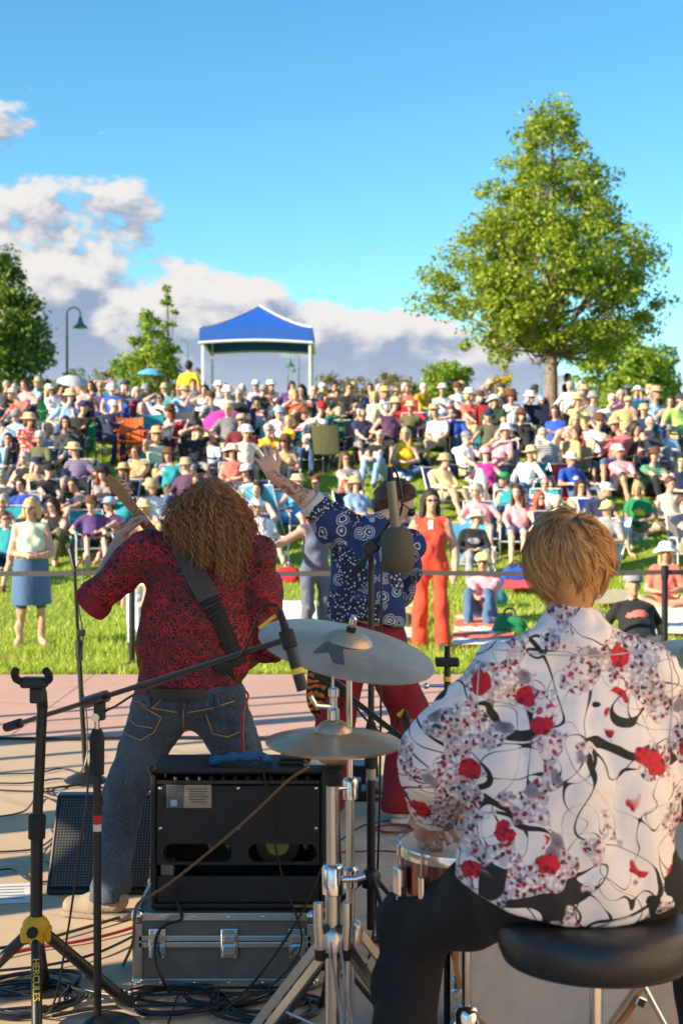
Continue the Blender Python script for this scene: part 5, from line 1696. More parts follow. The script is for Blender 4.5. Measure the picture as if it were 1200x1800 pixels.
def guitarist():
    base = Vector((-0.60, 5.62, 0))
    head = V3(-0.515, 5.67, 1.60)
    f = unit((-0.15, 1, -0.25))
    LS, RS = V3(-0.785, 5.63, 1.445), V3(-0.345, 5.63, 1.435)
    LE, LW = V3(-0.990, 5.67, 1.250), V3(-0.912, 5.90, 1.500)
    RE, RW = V3(-0.285, 5.66, 1.085), V3(-0.42, 5.90, 1.06)
    pel = V3(-0.60, 5.62, 0.90)
    LH, RH = V3(-0.70, 5.62, 0.86), V3(-0.50, 5.62, 0.86)
    LK, RK = V3(-0.865, 5.67, 0.49), V3(-0.345, 5.70, 0.49)
    LA, RA = V3(-0.925, 5.62, 0.11), V3(-0.26, 5.72, 0.11)
    Y = (0, 1, 0)
    body = [pr(pel, V3(-0.565, 5.63, 1.3), 0.14, 0.17, 0.05, 0, Y, 0.68), pr(LS, RS, 0.055, None, 0.05, 0), pr((-0.55, 5.64, 1.42), head + V3(0, -0.01, -0.06), 0.06, 0.056, 0.03, 0)]
    body += head_prims(head, f, t=0)
    for s, e, w in ((LS, LE, LW), (RS, RE, RW)):
        body += [pr(s, e, 0.055, 0.045, 0.03, 0), pr(e, w, 0.044, 0.029, 0.02, 0)]
    body += hand_prims(LW, unit((0.55, 0.1, 0.8)), unit((0.75, 0.3, -0.5)), unit((0.1, -1, 0.2)), 0, (0.7, 0.75, 0.8, 0.9), 0.4)
    body += hand_prims(RW, unit((-0.9, 0.3, -0.2)), unit((0, -1, 0)), unit((0, 0, 1)), 0, (0.5, 0.6, 0.6, 0.6), 0.3)
    for h_, k_, a_ in ((LH, LK, LA), (RH, RK, RA)):
        body += [pr(h_, k_, 0.085, 0.055, 0.03, 0), pr(k_, a_, 0.053, 0.036, 0.02, 0)]
    body += [pr(LA + V3(0, 0, -0.03), LA + V3(-0.1, 0.03, -0.06), 0.035, 0.03, 0.02, 0), pr(RA + V3(0, 0, -0.03), RA + V3(0.08, 0.06, -0.06), 0.035, 0.03, 0.02, 0)]
    o = sdf_obj('person', body, 0.0085, [M_SKINA], None, base)
    tag(o, 'curly haired guitarist in red scroll print shirt and jeans, back turned on stage', 'person')
    Yv = unit((0.0, 1, 0))
    shirt = [pr((-0.60, 5.62, 0.93), (-0.585, 5.62, 1.08), 0.205, 0.212, 0.05, 0, Yv, 0.66), pr((-0.58, 5.62, 1.1), (-0.56, 5.63, 1.30), 0.215, 0.212, 0.06, 0, Yv, 0.63),
             pr(LS + V3(0.03, 0, 0), RS - V3(0.03, 0, 0), 0.083, None, 0.06, 0), pr((-0.56, 5.635, 1.43), (-0.55, 5.64, 1.48), 0.085, 0.072, 0.03, 0),
             pr(LS, LE + (LE - LS) * 0.06, 0.077, 0.068, 0.05, 0), pr(RS, RE, 0.078, 0.070, 0.05, 0), pr(RE, RE + (RW - RE) * 0.3, 0.074, 0.066, 0.03, 0)]
    hem = lambda G: (0.895 + 0.03 * np.cos((G[..., 0] + 0.6) * 9)) - G[..., 2]
    sh = sdf_obj('shirt', shirt, 0.0095, [MATS['scroll_print']], o, cuts=[hem, lambda G: np.minimum((G - (LE - unit(LE - LS) * 0.01)) @ unit(LE - LS), 0.16 - np.linalg.norm(G - LE, axis=-1))], minus=[pr(LE - unit(LE - LS) * 0.05, LE + (LE - LS) * 0.3, 0.054)],
                 noise=lambda Q: wrinkle(0.011, 26, 4, (1, 1, 0.55))(Q) + wrinkle(0.005, 60, 8)(Q))
    ax = unit(LE - LS)
    b = MB().lathe([(0.048, 0.0), (0.073, -0.002), (0.079, 0.02), (0.078, 0.05), (0.071, 0.056), (0.046, 0.054)], Vector(LE - ax * 0.03), Vector(ax), 24)
    b.build('sleeve_cuff', M_CUFF, sh, True)
    jeans = [pr(LH + V3(0.03, 0, 0.03), RH + V3(-0.03, 0, 0.03), 0.135, None, 0.05, 0, Yv, 0.92)]
    for h_, k_, a_ in ((LH, LK, LA), (RH, RK, RA)):
        jeans += [pr(h_, k_, 0.118, 0.080, 0.045, 0), pr(k_, a_ + V3(0, 0, -0.02), 0.078, 0.073, 0.03, 0)]
    def leg_noise(Q):
        z = Q[:, 2]
        crumple = np.exp(-((z - 0.47) / 0.09) ** 2) + np.exp(-((z - 0.16) / 0.09) ** 2) + 0.35
        return wrinkle(0.008, 38, 14, (0.5, 0.5, 1.3))(Q) * crumple + wrinkle(0.003, 80, 5)(Q)
    j = sdf_obj('jeans', jeans, 0.0105, [MATS['denim_weave']], o, cuts=[(V3(0, 0, 0.935), V3(0, 0, 1)), (V3(0, 0, 0.075), V3(0, 0, -1))], noise=leg_noise)
    MB().lathe([(0.16, -0.02), (0.168, -0.02), (0.168, 0.02), (0.16, 0.02)], (-0.60, 5.62, 0.912), (0, 0, 1), 40, sx=1.12, sy=1.12 * 0.80).build('belt', M_LEATHER, o, True)
    for (a_, toe) in ((LA, V3(-0.13, 0.03, 0)), (RA, V3(0.1, 0.09, 0))):
        t = unit(toe)
        c = V3(a_[0], a_[1], 0.0)
        s_ = sdf_obj('shoe', [pr(c + V3(0, 0, 0.075) - t * 0.035, c + V3(0, 0, 0.06) + t * 0.05, 0.05, 0.045, 0.02), pr(c + V3(0, 0, 0.045) + t * 0.05, c + V3(0, 0, 0.04) + t * 0.15, 0.046, 0.04, 0.03)], 0.008, [M_SUEDE], o, cuts=[(V3(0, 0, 0.022), V3(0, 0, -1))])
        sdf_obj('sole', [pr(c + V3(0, 0, 0.0) - t * 0.05, c + t * 0.155, 0.052, 0.046, 0.02)], 0.008, [M_SOLE], s_, loc=o.location, cuts=[(V3(0, 0, 0.026), V3(0, 0, 1)), (V3(0, 0, 0.002), V3(0, 0, -1))])
    hit = caster(j)
    for lines in ([(229, 1229), (283, 1262), (270, 1288), (247, 1302), (222, 1292), (213, 1276), (229, 1229)], [(222, 1262), (240, 1276), (274, 1281)], [(225, 1222), (260, 1244), (320, 1254)],
                  [(362, 1256), (374, 1290), (400, 1296), (425, 1285)], [(322, 1218), (322, 1250), (321, 1306)], [(330, 1253), (370, 1246), (420, 1230)]):
        pts = []
        for (x0, y0), (x1, y1) in zip(lines, lines[1:]):
            for t in np.linspace(0, 1, 7)[:-1]:
                pts.append(hit(x0 + (x1 - x0) * t, y0 + (y1 - y0) * t, 0.002))
        MB().tube(pts, 0.0021, 4).build('stitching', M_STITCH, j, True)
    for px in (262, 322, 380):
        MB().tube([hit(px, 1222, 0.004), hit(px + 1, 1232, 0.008), hit(px + 1, 1245, 0.005)], 0.009, 6).build('belt_loop', MATS['denim_weave'], j, True)
    # curls
    rng = np.random.RandomState(42)
    C = np.array([-0.515, 5.645, 1.625])
    n, k = 1900, 32
    th = np.arccos(1 - rng.rand(n) * 1.25)
    ph = rng.rand(n) * 2 * math.pi
    D = np.stack([np.sin(th) * np.cos(ph), np.sin(th) * np.sin(ph), np.cos(th)], 1)
    face = (D[:, 1] > 0.55) & (D[:, 2] < 0.45)
    D[face, 1] *= -1
    S0 = C + D * np.array([0.100, 0.112, 0.116])
    zend = rng.uniform(1.385, 1.52, n) - 0.05 * (D[:, 0] > 0.2) + 0.05 * (D[:, 0] < -0.3)
    out = np.stack([D[:, 0], D[:, 1] * 0.8], 1)
    out /= np.linalg.norm(out, axis=1)[:, None] + 1e-6
    reach = rng.uniform(0.02, 0.085, n) * (0.4 + 0.8 * np.sin(th))
    t = np.linspace(0, 1, k)[None, :]
    drop = (S0[:, 2:3] + 0.02 * np.sin(t * 3.0)) * (1 - t ** 1.25) + zend[:, None] * t ** 1.25
    bulge = np.sin(np.minimum(t * 1.5, 1.0) * math.pi / 2) * reach[:, None] - 0.02 * t
    X = S0[:, 0:1] + out[:, 0:1] * bulge
    Yy = S0[:, 1:2] + out[:, 1:2] * bulge - 0.02 * t
    L = np.abs(S0[:, 2] - zend)
    turns = L / rng.uniform(0.026, 0.048, n)
    R = rng.uniform(0.0035, 0.0105, n)[:, None] * np.clip(t * 5, 0, 1)
    a = 2 * math.pi * turns[:, None] * t + rng.rand(n)[:, None] * 6.28
    a = a + 0.9 * np.sin(t * 9 + rng.rand(n)[:, None] * 6.28)
    path = np.stack([X + R * np.cos(a), Yy + R * np.sin(a), drop + 0.2 * R * np.sin(a * 0.7)], -1)
    fr_n = 420                                                    # loose flyaway hairs
    fr = path[rng.choice(n, fr_n)] + rng.normal(size=(fr_n, 1, 3)) * 0.016
    fr = C + (fr - C) * np.array([1.13, 1.1, 1.04])
    V1, F1 = strands(path, 0.0021, 3)
    V2, F2 = strands(fr, 0.0012, 3)
    blob = [pr((-0.515, 5.64, 1.64), (-0.515, 5.63, 1.62), 0.100, 0.104, 0.03), pr((-0.55, 5.61, 1.58), (-0.57, 5.59, 1.49), 0.07, 0.045, 0.05), pr((-0.47, 5.61, 1.58), (-0.45, 5.58, 1.45), 0.07, 0.045, 0.05), pr((-0.515, 5.61, 1.58), (-0.51, 5.585, 1.46), 0.08, 0.05, 0.05)]
    hair_obj(o, blob, 0.010, (np.concatenate([V1, V2]), np.concatenate([F1, F2 + len(V1)])), M_CURL)
    # electric guitar and its strap
    gtop, gbot = P(189, 836, 5.93), P(452, 1168, 5.97)
    ax = (gbot - gtop).normalized()
    side = Vector((ax.z, 0, -ax.x)).normalized()
    dep = ax.cross(side).normalized()
    g = root('electric_guitar', (gbot.x, gbot.y, gbot.z), 'worn brown electric guitar with maple neck held by the curly haired guitarist', 'guitar')
    Lg = (gbot - gtop).length
    wood = mat('maple_neck', (0.30, 0.15, 0.06), 0.4, var=0.3, scale=25)
    fb = mat('fretboard', (0.10, 0.045, 0.02), 0.5)
    pt = lambda u, s, w=0.0: gtop + ax * u + side * s + dep * w
    def slab_poly(pts2, w0, w1, m, nm):
        b = MB()
        n_ = len(pts2)
        b.add([pt(u, s, w0) for u, s in pts2] + [pt(u, s, w1) for u, s in pts2], [tuple(range(n_ - 1, -1, -1)), tuple(range(n_, 2 * n_))] + [(i, (i + 1) % n_, n_ + (i + 1) % n_, n_ + i) for i in range(n_)])
        return b.build(nm, m, g, bevel=0.004)
    slab_poly([(0, -0.010), (0.03, -0.024), (0.10, -0.026), (0.16, -0.022), (0.19, -0.019), (0.19, 0.019), (0.12, 0.022), (0.03, 0.024), (0.0, 0.014)], -0.008, 0.008, wood, 'headstock')
    slab_poly([(0.191, -0.021), (0.62, -0.028), (0.62, 0.028), (0.191, 0.021)], -0.012, 0.01, wood, 'neck')
    for i in range(6):
        MB().cyl(pt(0.03 + 0.023 * i, -0.022, 0), pt(0.03 + 0.023 * i, -0.038, 0), 0.004, 0.006, 8).build('tuning_peg', mat('chrome', (0.72, 0.72, 0.73), 0.16, 1.0, var=0), g, True)
    outl = [(0.60, -0.06), (0.55, -0.13), (0.60, -0.165), (0.70, -0.12), (0.82, -0.15), (0.95, -0.17), (1.03, -0.12), (1.05, 0.0), (1.03, 0.12), (0.95, 0.17), (0.82, 0.15), (0.70, 0.11), (0.62, 0.14), (0.60, 0.06)]
    sp = spline([Vector((u * Lg / 1.05, s, 0)) for u, s in outl], 4, True)
    slab_poly([(q.x, q.y) for q in sp], -0.02, 0.025, mat('guitar_sunburst', (0.16, 0.05, 0.015), 0.25, var=0.4, scale=6, coat=0.5), 'body')
    hs = caster(sh)
    ctr = [(322, 962), (333, 985), (350, 1020), (368, 1052), (385, 1085), (402, 1125), (420, 1168), (438, 1212)]
    rows = []
    for i, (px, py) in enumerate(ctr):
        w = 20 if i <= 3 else 16
        dx, dy = w * 0.88, -w * 0.42
        rows.append([hs(px - dx, py - dy, 0.006), hs(px, py, 0.009), hs(px + dx, py + dy, 0.006)])
    grey = mat('strap_grey_suede', (0.055, 0.056, 0.058), 0.9, bump=0.3, bscale=200)
    MB().sheet(rows[:4], 0.005).build('strap_pad', grey, g)
    s2 = [[a.lerp(b_, 0.15), b_ + (b_ - Vector((b_.x, b_.y + 0.004, b_.z))), c_.lerp(b_, 0.15)] for a, b_, c_ in rows[3:]]
    MB().sheet(s2, 0.005).build('strap_webbing', mat('strap_black', (0.012, 0.012, 0.013), 0.85), g)
    q = hs(372, 1064, 0.016)
    rot = Matrix.Rotation(math.radians(-26), 3, 'Y')
    MB().box(q, (0.075, 0.012, 0.012), rot).build('strap_buckle', M_BLACK, g, bevel=0.003)
    q = hs(378, 1078, 0.016)
    MB().box(q, (0.07, 0.012, 0.012), rot).build('strap_buckle', M_BLACK, g, bevel=0.003)


def singer():
    base = Vector((0.12, 7.36, 0))
    f = unit((0.82, 0.22, -0.55))
    head = V3(0.275, 7.50, 1.625)
    LS, RS = V3(-0.05, 7.40, 1.535), V3(0.345, 7.5, 1.40)
    LE, LW = V3(-0.175, 7.38, 1.65), V3(-0.352, 7.35, 1.775)
    RE, RW = V3(0.33, 7.74, 1.14), V3(0.22, 7.92, 1.20)
    LH, RH = V3(0.04, 7.36, 0.88), V3(0.21, 7.36, 0.88)
    LK, RK = V3(-0.03, 7.44, 0.52), V3(0.355, 7.44, 0.55)
    LA, RA = V3(-0.085, 7.33, 0.10), V3(0.295, 7.30, 0.10)
    fw = unit((0.45, 0.9, -0.1))
    body = [pr((0.12, 7.36, 0.92), (0.14, 7.42, 1.32), 0.14, 0.165, 0.05, 0, fw, 0.68), pr(LS, RS, 0.055, None, 0.05, 0), pr((0.17, 7.43, 1.47), head + V3(-0.04, -0.01, -0.055), 0.062, 0.058, 0.03, 0)]
    body += head_prims(head, f, t=0)
    body += [pr(LS, LE, 0.055, 0.048, 0.03, 0), pr(LE - (LE - LS) * 0.3, LE, 0.05, 0.047, 0.02, 1), pr(LE, LW, 0.046, 0.030, 0.02, 1)]
    body += hand_prims(LW, unit((-0.42, 0.05, 0.9)), unit((0.45, 0.85, 0.2)), unit((0.9, 0.1, 0.45)), 0, (0.12, 0.1, 0.18, 0.3), 0.25, 1.05, 0.26)
    body += [pr(RS, RE, 0.055, 0.045, 0.03, 0), pr(RE, RW, 0.044, 0.03, 0.02, 0)]
    body += hand_prims(RW, unit((-0.3, 0.6, 0.6)), unit((-0.8, 0, 0)), unit((0, -0.4, 0.9)), 0, (0.9, 0.9, 0.9, 0.9), 0.4)
    for h_, k_, a_ in ((LH, LK, LA), (RH, RK, RA)):
        body += [pr(h_, k_, 0.085, 0.055, 0.03, 0), pr(k_, a_, 0.053, 0.036, 0.02, 0), pr(a_ + V3(0, 0, -0.03), a_ + V3(0.02, 0.13, -0.06), 0.035, 0.03, 0.02, 0)]
    o = sdf_obj('person', body, 0.008, [M_SKINB, MATS['tattooed_skin']], None, base)
    tag(o, 'bowing singer in navy paisley shirt and red trousers raising a tattooed arm', 'person')
    shirt = [pr((0.125, 7.37, 1.03), (0.13, 7.40, 1.30), 0.212, 0.20, 0.06, 0, fw, 0.66), pr(LS + V3(0.03, 0, -0.02), RS + V3(-0.02, 0, 0), 0.085, None, 0.07, 0), pr((0.15, 7.42, 1.44), (0.18, 7.435, 1.50), 0.095, 0.082, 0.04, 0),
             pr(LS, LE + (LS - LE) * 0.12, 0.085, 0.072, 0.05, 0), pr(RS, RE, 0.085, 0.07, 0.05, 0)]
    al = unit(LE - LS)
    hem = lambda G: (1.015 + 0.02 * np.sin(G[..., 0] * 14)) - G[..., 2]
    sh = sdf_obj('shirt', shirt, 0.009, [MATS['paisley_print']], o, cuts=[hem, (LE - al * 0.035, al)], minus=[pr(LE - al * 0.08, LE + al * 0.1, 0.056)], noise=wrinkle(0.010, 24, 12, (1, 1, 0.5)))
    MB().lathe([(0.05, 0.0), (0.071, -0.002), (0.076, 0.012), (0.074, 0.04), (0.068, 0.044), (0.05, 0.04)], Vector(LE - al * 0.055), Vector(al), 24).build('sleeve_cuff', mat('pale_cuff', (0.55, 0.55, 0.54), 0.85, bump=0.3), sh, True)
    tr = [pr(LH + V3(0.02, 0, 0.04), RH + V3(-0.02, 0, 0.04), 0.14, None, 0.05, 0, fw, 0.92)]
    for h_, k_, a_ in ((LH, LK, LA), (RH, RK, RA)):
        tr += [pr(h_, k_, 0.125, 0.095, 0.05, 0), pr(k_, a_ + V3(0, 0, -0.02), 0.09, 0.098, 0.03, 0)]
    sdf_obj('trousers', tr, 0.012, [M_REDCLOTH], o, cuts=[(V3(0, 0, 0.05), V3(0, 0, -1)), (V3(0, 0, 1.03), V3(0, 0, 1))], noise=wrinkle(0.010, 22, 18, (1, 1, 0.6)))
    for a_ in (LA, RA):
        c = V3(a_[0], a_[1], 0)
        s_ = sdf_obj('shoe', [pr(c + V3(0, -0.04, 0.06), c + V3(0.02, 0.06, 0.055), 0.046, None, 0.02), pr(c + V3(0.02, 0.06, 0.045), c + V3(0.03, 0.15, 0.035), 0.044, 0.036, 0.02)], 0.009, [mat('cream_canvas', (0.55, 0.50, 0.42), 0.85)], o, cuts=[(V3(0, 0, 0.02), V3(0, 0, -1))])
        sdf_obj('sole', [pr(c + V3(0, -0.055, 0), c + V3(0.03, 0.155, 0), 0.05, 0.045, 0.02)], 0.009, [mat('white_rubber', (0.6, 0.57, 0.52), 0.7)], s_, loc=o.location, cuts=[(V3(0, 0, 0.025), V3(0, 0, 1)), (V3(0, 0, 0.002), V3(0, 0, -1))])
    # short swept hair
    rng = np.random.RandomState(4)
    up = unit(np.array([0, 0, 1]) - f * f[2]); r_ = np.cross(f, up)
    n, k = 800, 9
    D = rng.normal(size=(n * 3, 3)); D /= np.linalg.norm(D, axis=1)[:, None]
    a, b_, c_ = D @ f, D @ r_, D @ up
    ok = (c_ > -0.35 + 1.5 * np.clip(a + 0.1, 0, 1)) & (a < 0.5)
    D = D[ok][:n]; n = len(D)
    S0 = head + up * 0.035 - f * 0.012 + D * 0.092
    t = np.linspace(0, 1, k)[None, :, None]
    flow = f * 0.35 - up * 0.25
    path = S0[:, None] + D[:, None] * (0.016 * np.sin(t * 2.2)) + (flow * 0.04)[None, None] * t ** 1.2 * rng.uniform(0.5, 1.3, (n, 1, 1)) + rng.normal(size=(n, 1, 3)) * 0.01 * t
    blob = [pr(head - f * 0.022 + up * 0.042, head + f * 0.012 + up * 0.05, 0.099, 0.092, 0.02, 0, r_, 0.9), pr(head - f * 0.05 - up * 0.0, head - f * 0.055 - up * 0.04, 0.06, 0.05, 0.03)]
    Vb, Fb, _ = sdf_mesh(blob, 0.009, cuts=[(head + f * 0.025 + up * 0.03, unit(f - up * 0.75))], noise=wrinkle(0.005, 70, 9))
    Vs, Fs = strands(path, 0.0022, 3)
    link('hair', mesh_from('hair', np.concatenate([Vb, Vs]) - np.array(base), np.concatenate([Fb, Fs + len(Vb)]), [M_BROWN], True), o)
    g = MB()
    for s in (-1, 1):
        c = Vector(head + f * 0.092 + r_ * 0.034 * s + up * 0.014)
        g.ball(c, 0.024)
        g.tube([c, Vector(head + f * 0.06 + r_ * 0.078 * s + up * 0.018), Vector(head - f * 0.01 + r_ * 0.083 * s + up * 0.018)], 0.003, 5)
    g.build('sunglasses', M_SHADES, o, True)
    # striped cloth hanging from the back pocket
    rows = []
    for i, (py, w) in enumerate(((1172, 16), (1190, 20), (1205, 21), (1220, 19), (1238, 14), (1252, 8), (1262, 2))):
        rows.append([P(557 + u * w + 3 * math.sin(i * 1.1), py + 2 * math.sin(u * 5), 7.16 + 0.015 * math.sin(u * 6 + i)) for u in np.linspace(-1, 1, 7)])
    b = MB().sheet(rows, 0.006)
    b.place('pocket_scarf', MATS['tiger_cloth'], 'orange tiger striped scarf hanging from the singer\'s pocket', 'scarf', None, True)


def drummer():
    base = Vector((0.54, 3.34, 0))
    head = V3(0.548, 3.44, 1.484)
    f = unit((0.12, 1, -0.22))
    LS, RS = V3(0.372, 3.37, 1.25), V3(0.74, 3.39, 1.245)
    LE, LW = V3(0.232, 3.44, 1.02), V3(0.216, 3.62, 0.852)
    RE, RW = V3(0.915, 3.44, 0.97), V3(0.80, 3.70, 0.90)
    pel = V3(0.56, 3.32, 0.80)
    LH, RH = V3(0.46, 3.36, 0.765), V3(0.66, 3.36, 0.765)
    LK, RK = V3(0.195, 3.74, 0.545), V3(0.94, 3.76, 0.56)
    LA, RA = V3(0.135, 3.62, 0.10), V3(1.0, 3.72, 0.10)
    Y = (0, 1, 0)
    body = [pr(pel, (0.548, 3.375, 1.14), 0.14, 0.145, 0.05, 0, Y, 0.6), pr(LS, RS, 0.055, None, 0.05, 0), pr((0.548, 3.37, 1.30), head + V3(0, -0.015, -0.05), 0.062, 0.057, 0.03, 0)]
    body += head_prims(head, f, t=0)
    for s, e, w in ((LS, LE, LW), (RS, RE, RW)):
        body += [pr(s, e, 0.055, 0.045, 0.03, 0), pr(e, w, 0.043, 0.029, 0.02, 0)]
    body += hand_prims(LW, unit((0.14, 0.80, -0.55)), unit((0.5, -0.3, -0.8)), unit((0.85, 0.1, 0.3)), 0, (1.0, 1.1, 1.15, 1.2), 0.7)
    body += hand_prims(RW, unit((-0.4, 0.8, -0.3)), unit((0, -0.3, -1)), unit((-0.9, 0, 0.3)), 0, (1.0, 1.1, 1.1, 1.1), 0.7)
    for h_, k_, a_ in ((LH, LK, LA), (RH, RK, RA)):
        body += [pr(h_, k_, 0.09, 0.055, 0.03, 0), pr(k_, a_, 0.053, 0.036, 0.02, 0), pr(a_ + V3(0, 0, -0.03), a_ + V3(0, 0.14, -0.06), 0.035, 0.03, 0.02, 0)]
    o = sdf_obj('person', body, 0.0085, [M_SKINB], None, base)
    tag(o, 'fair haired drummer in white rose print shirt seated on the round stool', 'person')
    Yv = unit((0, 1, 0))
    shirt = [pr((0.53, 3.335, 0.78), (0.54, 3.35, 1.0), 0.262, 0.240, 0.06, 0, Yv, 0.60), pr((0.54, 3.35, 1.0), (0.548, 3.37, 1.14), 0.232, 0.19, 0.06, 0, Yv, 0.60), pr((0.50, 3.375, 1.325), LS + V3(0.03, 0, 0.015), 0.066, 0.055, 0.05, 0), pr((0.596, 3.375, 1.325), RS + V3(-0.03, 0, 0.015), 0.066, 0.055, 0.05, 0),
             pr(LS + V3(0.02, 0, -0.005), RS + V3(-0.02, 0, -0.005), 0.060, None, 0.05, 0), pr((0.548, 3.375, 1.315), (0.548, 3.40, 1.36), 0.092, 0.078, 0.03, 0),
             pr(LS, LE, 0.068, 0.080, 0.05, 0), pr(LE, LW + (LE - LW) * 0.12, 0.082, 0.058, 0.04, 0), pr(RS, RE, 0.068, 0.084, 0.05, 0), pr(RE, RW + (RE - RW) * 0.12, 0.086, 0.060, 0.04, 0)]
    hem = lambda G: (0.702 + 0.075 * ((G[..., 0] - 0.58) / 0.30) ** 2) - G[..., 2]
    aw = unit(LW - LE)
    def folds(Q):
        drape = 0.007 * np.sin((Q[:, 0] + 0.05 * np.sin(Q[:, 2] * 7)) * 52) * np.clip((1.05 - Q[:, 2]) / 0.3, 0, 1) * np.clip((Q[:, 0] - 0.27) / 0.05, 0, 1)
        return drape + wrinkle(0.015, 20, 31, (1, 1, 0.6))(Q) + wrinkle(0.005, 55, 33)(Q)
    sh = sdf_obj('shirt', shirt, 0.0075, [MATS['rose_print']], o, cuts=[hem, lambda G: np.minimum((G - (LW - aw * 0.05)) @ aw, 0.14 - np.linalg.norm(G - LW, axis=-1))], minus=[pr(LW - aw * 0.08, LW + aw * 0.1, 0.044), pr(head + V3(0, -0.02, -0.08), head + V3(0, -0.02, 0.1), 0.066, 0.085)], noise=folds)
    hit = caster(sh)
    for ln_ in ([(868, 1142), (940, 1150), (1010, 1153), (1080, 1151), (1150, 1142)], [(862, 1118), (842, 1170), (838, 1230), (848, 1300)], [(1168, 1130), (1180, 1180), (1182, 1240), (1176, 1310)], [(800, 1552), (880, 1600), (960, 1628), (1040, 1634), (1120, 1610)]):
        pts = [hit(a0 + (a1 - a0) * q, b0 + (b1 - b0) * q, 0.0008) for (a0, b0), (a1, b1) in zip(ln_, ln_[1:]) for q in np.linspace(0, 1, 8)[:-1]]
        MB().tube(pts, 0.0016, 4).build('seam', mat('shirt_seam', (0.5, 0.46, 0.45), 0.8), sh, True)
    tr = [pr(LH + V3(0, 0, 0.01), RH + V3(0, 0, 0.01), 0.145, None, 0.05, 0)]
    for h_, k_, a_ in ((LH, LK, LA), (RH, RK, RA)):
        tr += [pr(h_, k_, 0.118, 0.090, 0.05, 0), pr(k_, a_, 0.090, 0.082, 0.03, 0)]
    sdf_obj('trousers', tr, 0.011, [M_BLACKCLOTH], o, cuts=[(V3(0, 0, 0.06), V3(0, 0, -1)), (V3(0, 0, 0.95), V3(0, 0, 1))], noise=wrinkle(0.009, 26, 51))
    for a_ in (LA, RA):
        c = V3(a_[0], a_[1], 0)
        sdf_obj('shoe', [pr(c + V3(0, -0.05, 0.05), c + V3(0, 0.16, 0.045), 0.048, 0.04, 0.02)], 0.01, [M_LEATHER], o, cuts=[(V3(0, 0, 0.003), V3(0, 0, -1))])
    # smooth layered hair, combed from the crown
    rng = np.random.RandomState(8)
    n, k = 5400, 11
    crown = unit((0.12, -0.35, 1.0))
    e1 = unit(np.cross(crown, (0, 1, 0))); e2 = np.cross(crown, e1)
    C = head + V3(0, -0.008, 0.036)
    lock = np.sort(rng.rand(340)) * 2 * math.pi                  # hair falls in locks
    li = rng.randint(0, 340, n)
    lt = rng.rand(340)
    ph = lock[li] + rng.normal(size=n) * 0.05
    t0 = np.clip(lt[li] ** 0.75 * 1.9 - 0.25 + rng.normal(size=n) * 0.05, 0.02, 2.0)
    ln = rng.uniform(0.6, 1.15, 340)[li] * rng.uniform(0.85, 1.1, n)
    t = np.linspace(0, 1, k)[None, :]
    sw_ = rng.normal(size=340)[li] * 0.42
    lf_ = rng.uniform(0.2, 1.4, 340)[li]
    zl = head[2] - 0.092 + 0.03 * rng.rand(n)
    def comb(ln):
        ang = t0[:, None] + ln[:, None] * t
        swirl = ph[:, None] + (0.5 + sw_[:, None]) * t ** 1.3
        Dv = np.cos(ang)[..., None] * crown + np.sin(ang)[..., None] * (np.cos(swirl)[..., None] * e1 + np.sin(swirl)[..., None] * e2)
        lift = 1.0 + 0.12 * np.sin(t * math.pi * 0.78) * lf_[:, None] + 0.02 * rng.rand(n, 1)
        pth = C + Dv * np.array([0.095, 0.113, 0.107]) * lift[..., None]
        low = np.clip((C[2] - 0.04 - pth[..., 2]) / 0.1, 0, 1)       # tapers into the neck
        pth[..., 0] = C[0] + (pth[..., 0] - C[0]) * (1 - 0.22 * low)
        pth[..., 1] = C[1] + (pth[..., 1] - C[1]) * (1 - 0.12 * low)
        return pth, Dv
    path, Dv = comb(ln)
    ok = path[:, :, 2] > zl[:, None]
    fr = np.maximum(np.argmin(np.concatenate([ok, np.zeros((n, 1), bool)], 1), 1) - 1, 0) / (k - 1)
    path, Dv = comb(ln * fr)
    keep = (fr > 0.12) & ~((Dv[:, -1] @ f > 0.5) & (path[:, -1, 2] < head[2] + 0.03)) & ~((np.abs(Dv[:, -1, 0]) > 0.62) & (path[:, -1, 2] < head[2] - 0.005) & (Dv[:, -1, 1] > -0.55))
    path = path[keep]
    blob = [pr(C + V3(0, -0.015, 0.002), C + V3(0, 0.012, 0.006), 0.1, 0.096, 0.02, 0, (1, 0, 0), 0.9), pr(C + V3(0, -0.055, -0.04), C + V3(0, -0.05, -0.095), 0.058, 0.042, 0.04)]
    Vb, Fb, _ = sdf_mesh(blob, 0.008, cuts=[(head + f * 0.05 + V3(0, 0, 0.03), unit(f + V3(0, 0, -0.75)))], noise=wrinkle(0.004, 70, 9))
    Vs, Fs = strands(np.concatenate([path, C + (path[::9] - C) * 1.03 + rng.normal(size=(len(path[::9]), 1, 3)) * 0.006 * np.linspace(0.2, 1, path.shape[1])[None, :, None]]), 0.0017, 3)
    link('hair', mesh_from('hair', np.concatenate([Vb, Vs]) - np.array(base), np.concatenate([Fb, Fs + len(Vb)]), [M_BLOND], True), o)
    st = mat('hickory', (0.45, 0.26, 0.12), 0.5, var=0.25, scale=40)
    for a_, b_, lab in (((0.222, 3.585, 0.832), (0.40, 3.93, 0.815), 'wooden drumstick gripped over the snare drum'), ((0.83, 3.62, 0.92), (0.70, 3.98, 0.88), 'wooden drumstick held by the drummer over the tom')):
        a_, b_ = Vector(a_), Vector(b_)
        d = (b_ - a_).normalized()
        MB().lathe([(0.0, 0), (0.0065, 0.003), (0.0072, 0.02), (0.0072, 0.27), (0.004, 0.365), (0.0055, 0.38), (0.0, 0.392)], a_, d, 12).place('drumstick', st, lab, 'drumstick', None, True)


guitarist()
singer()
drummer()

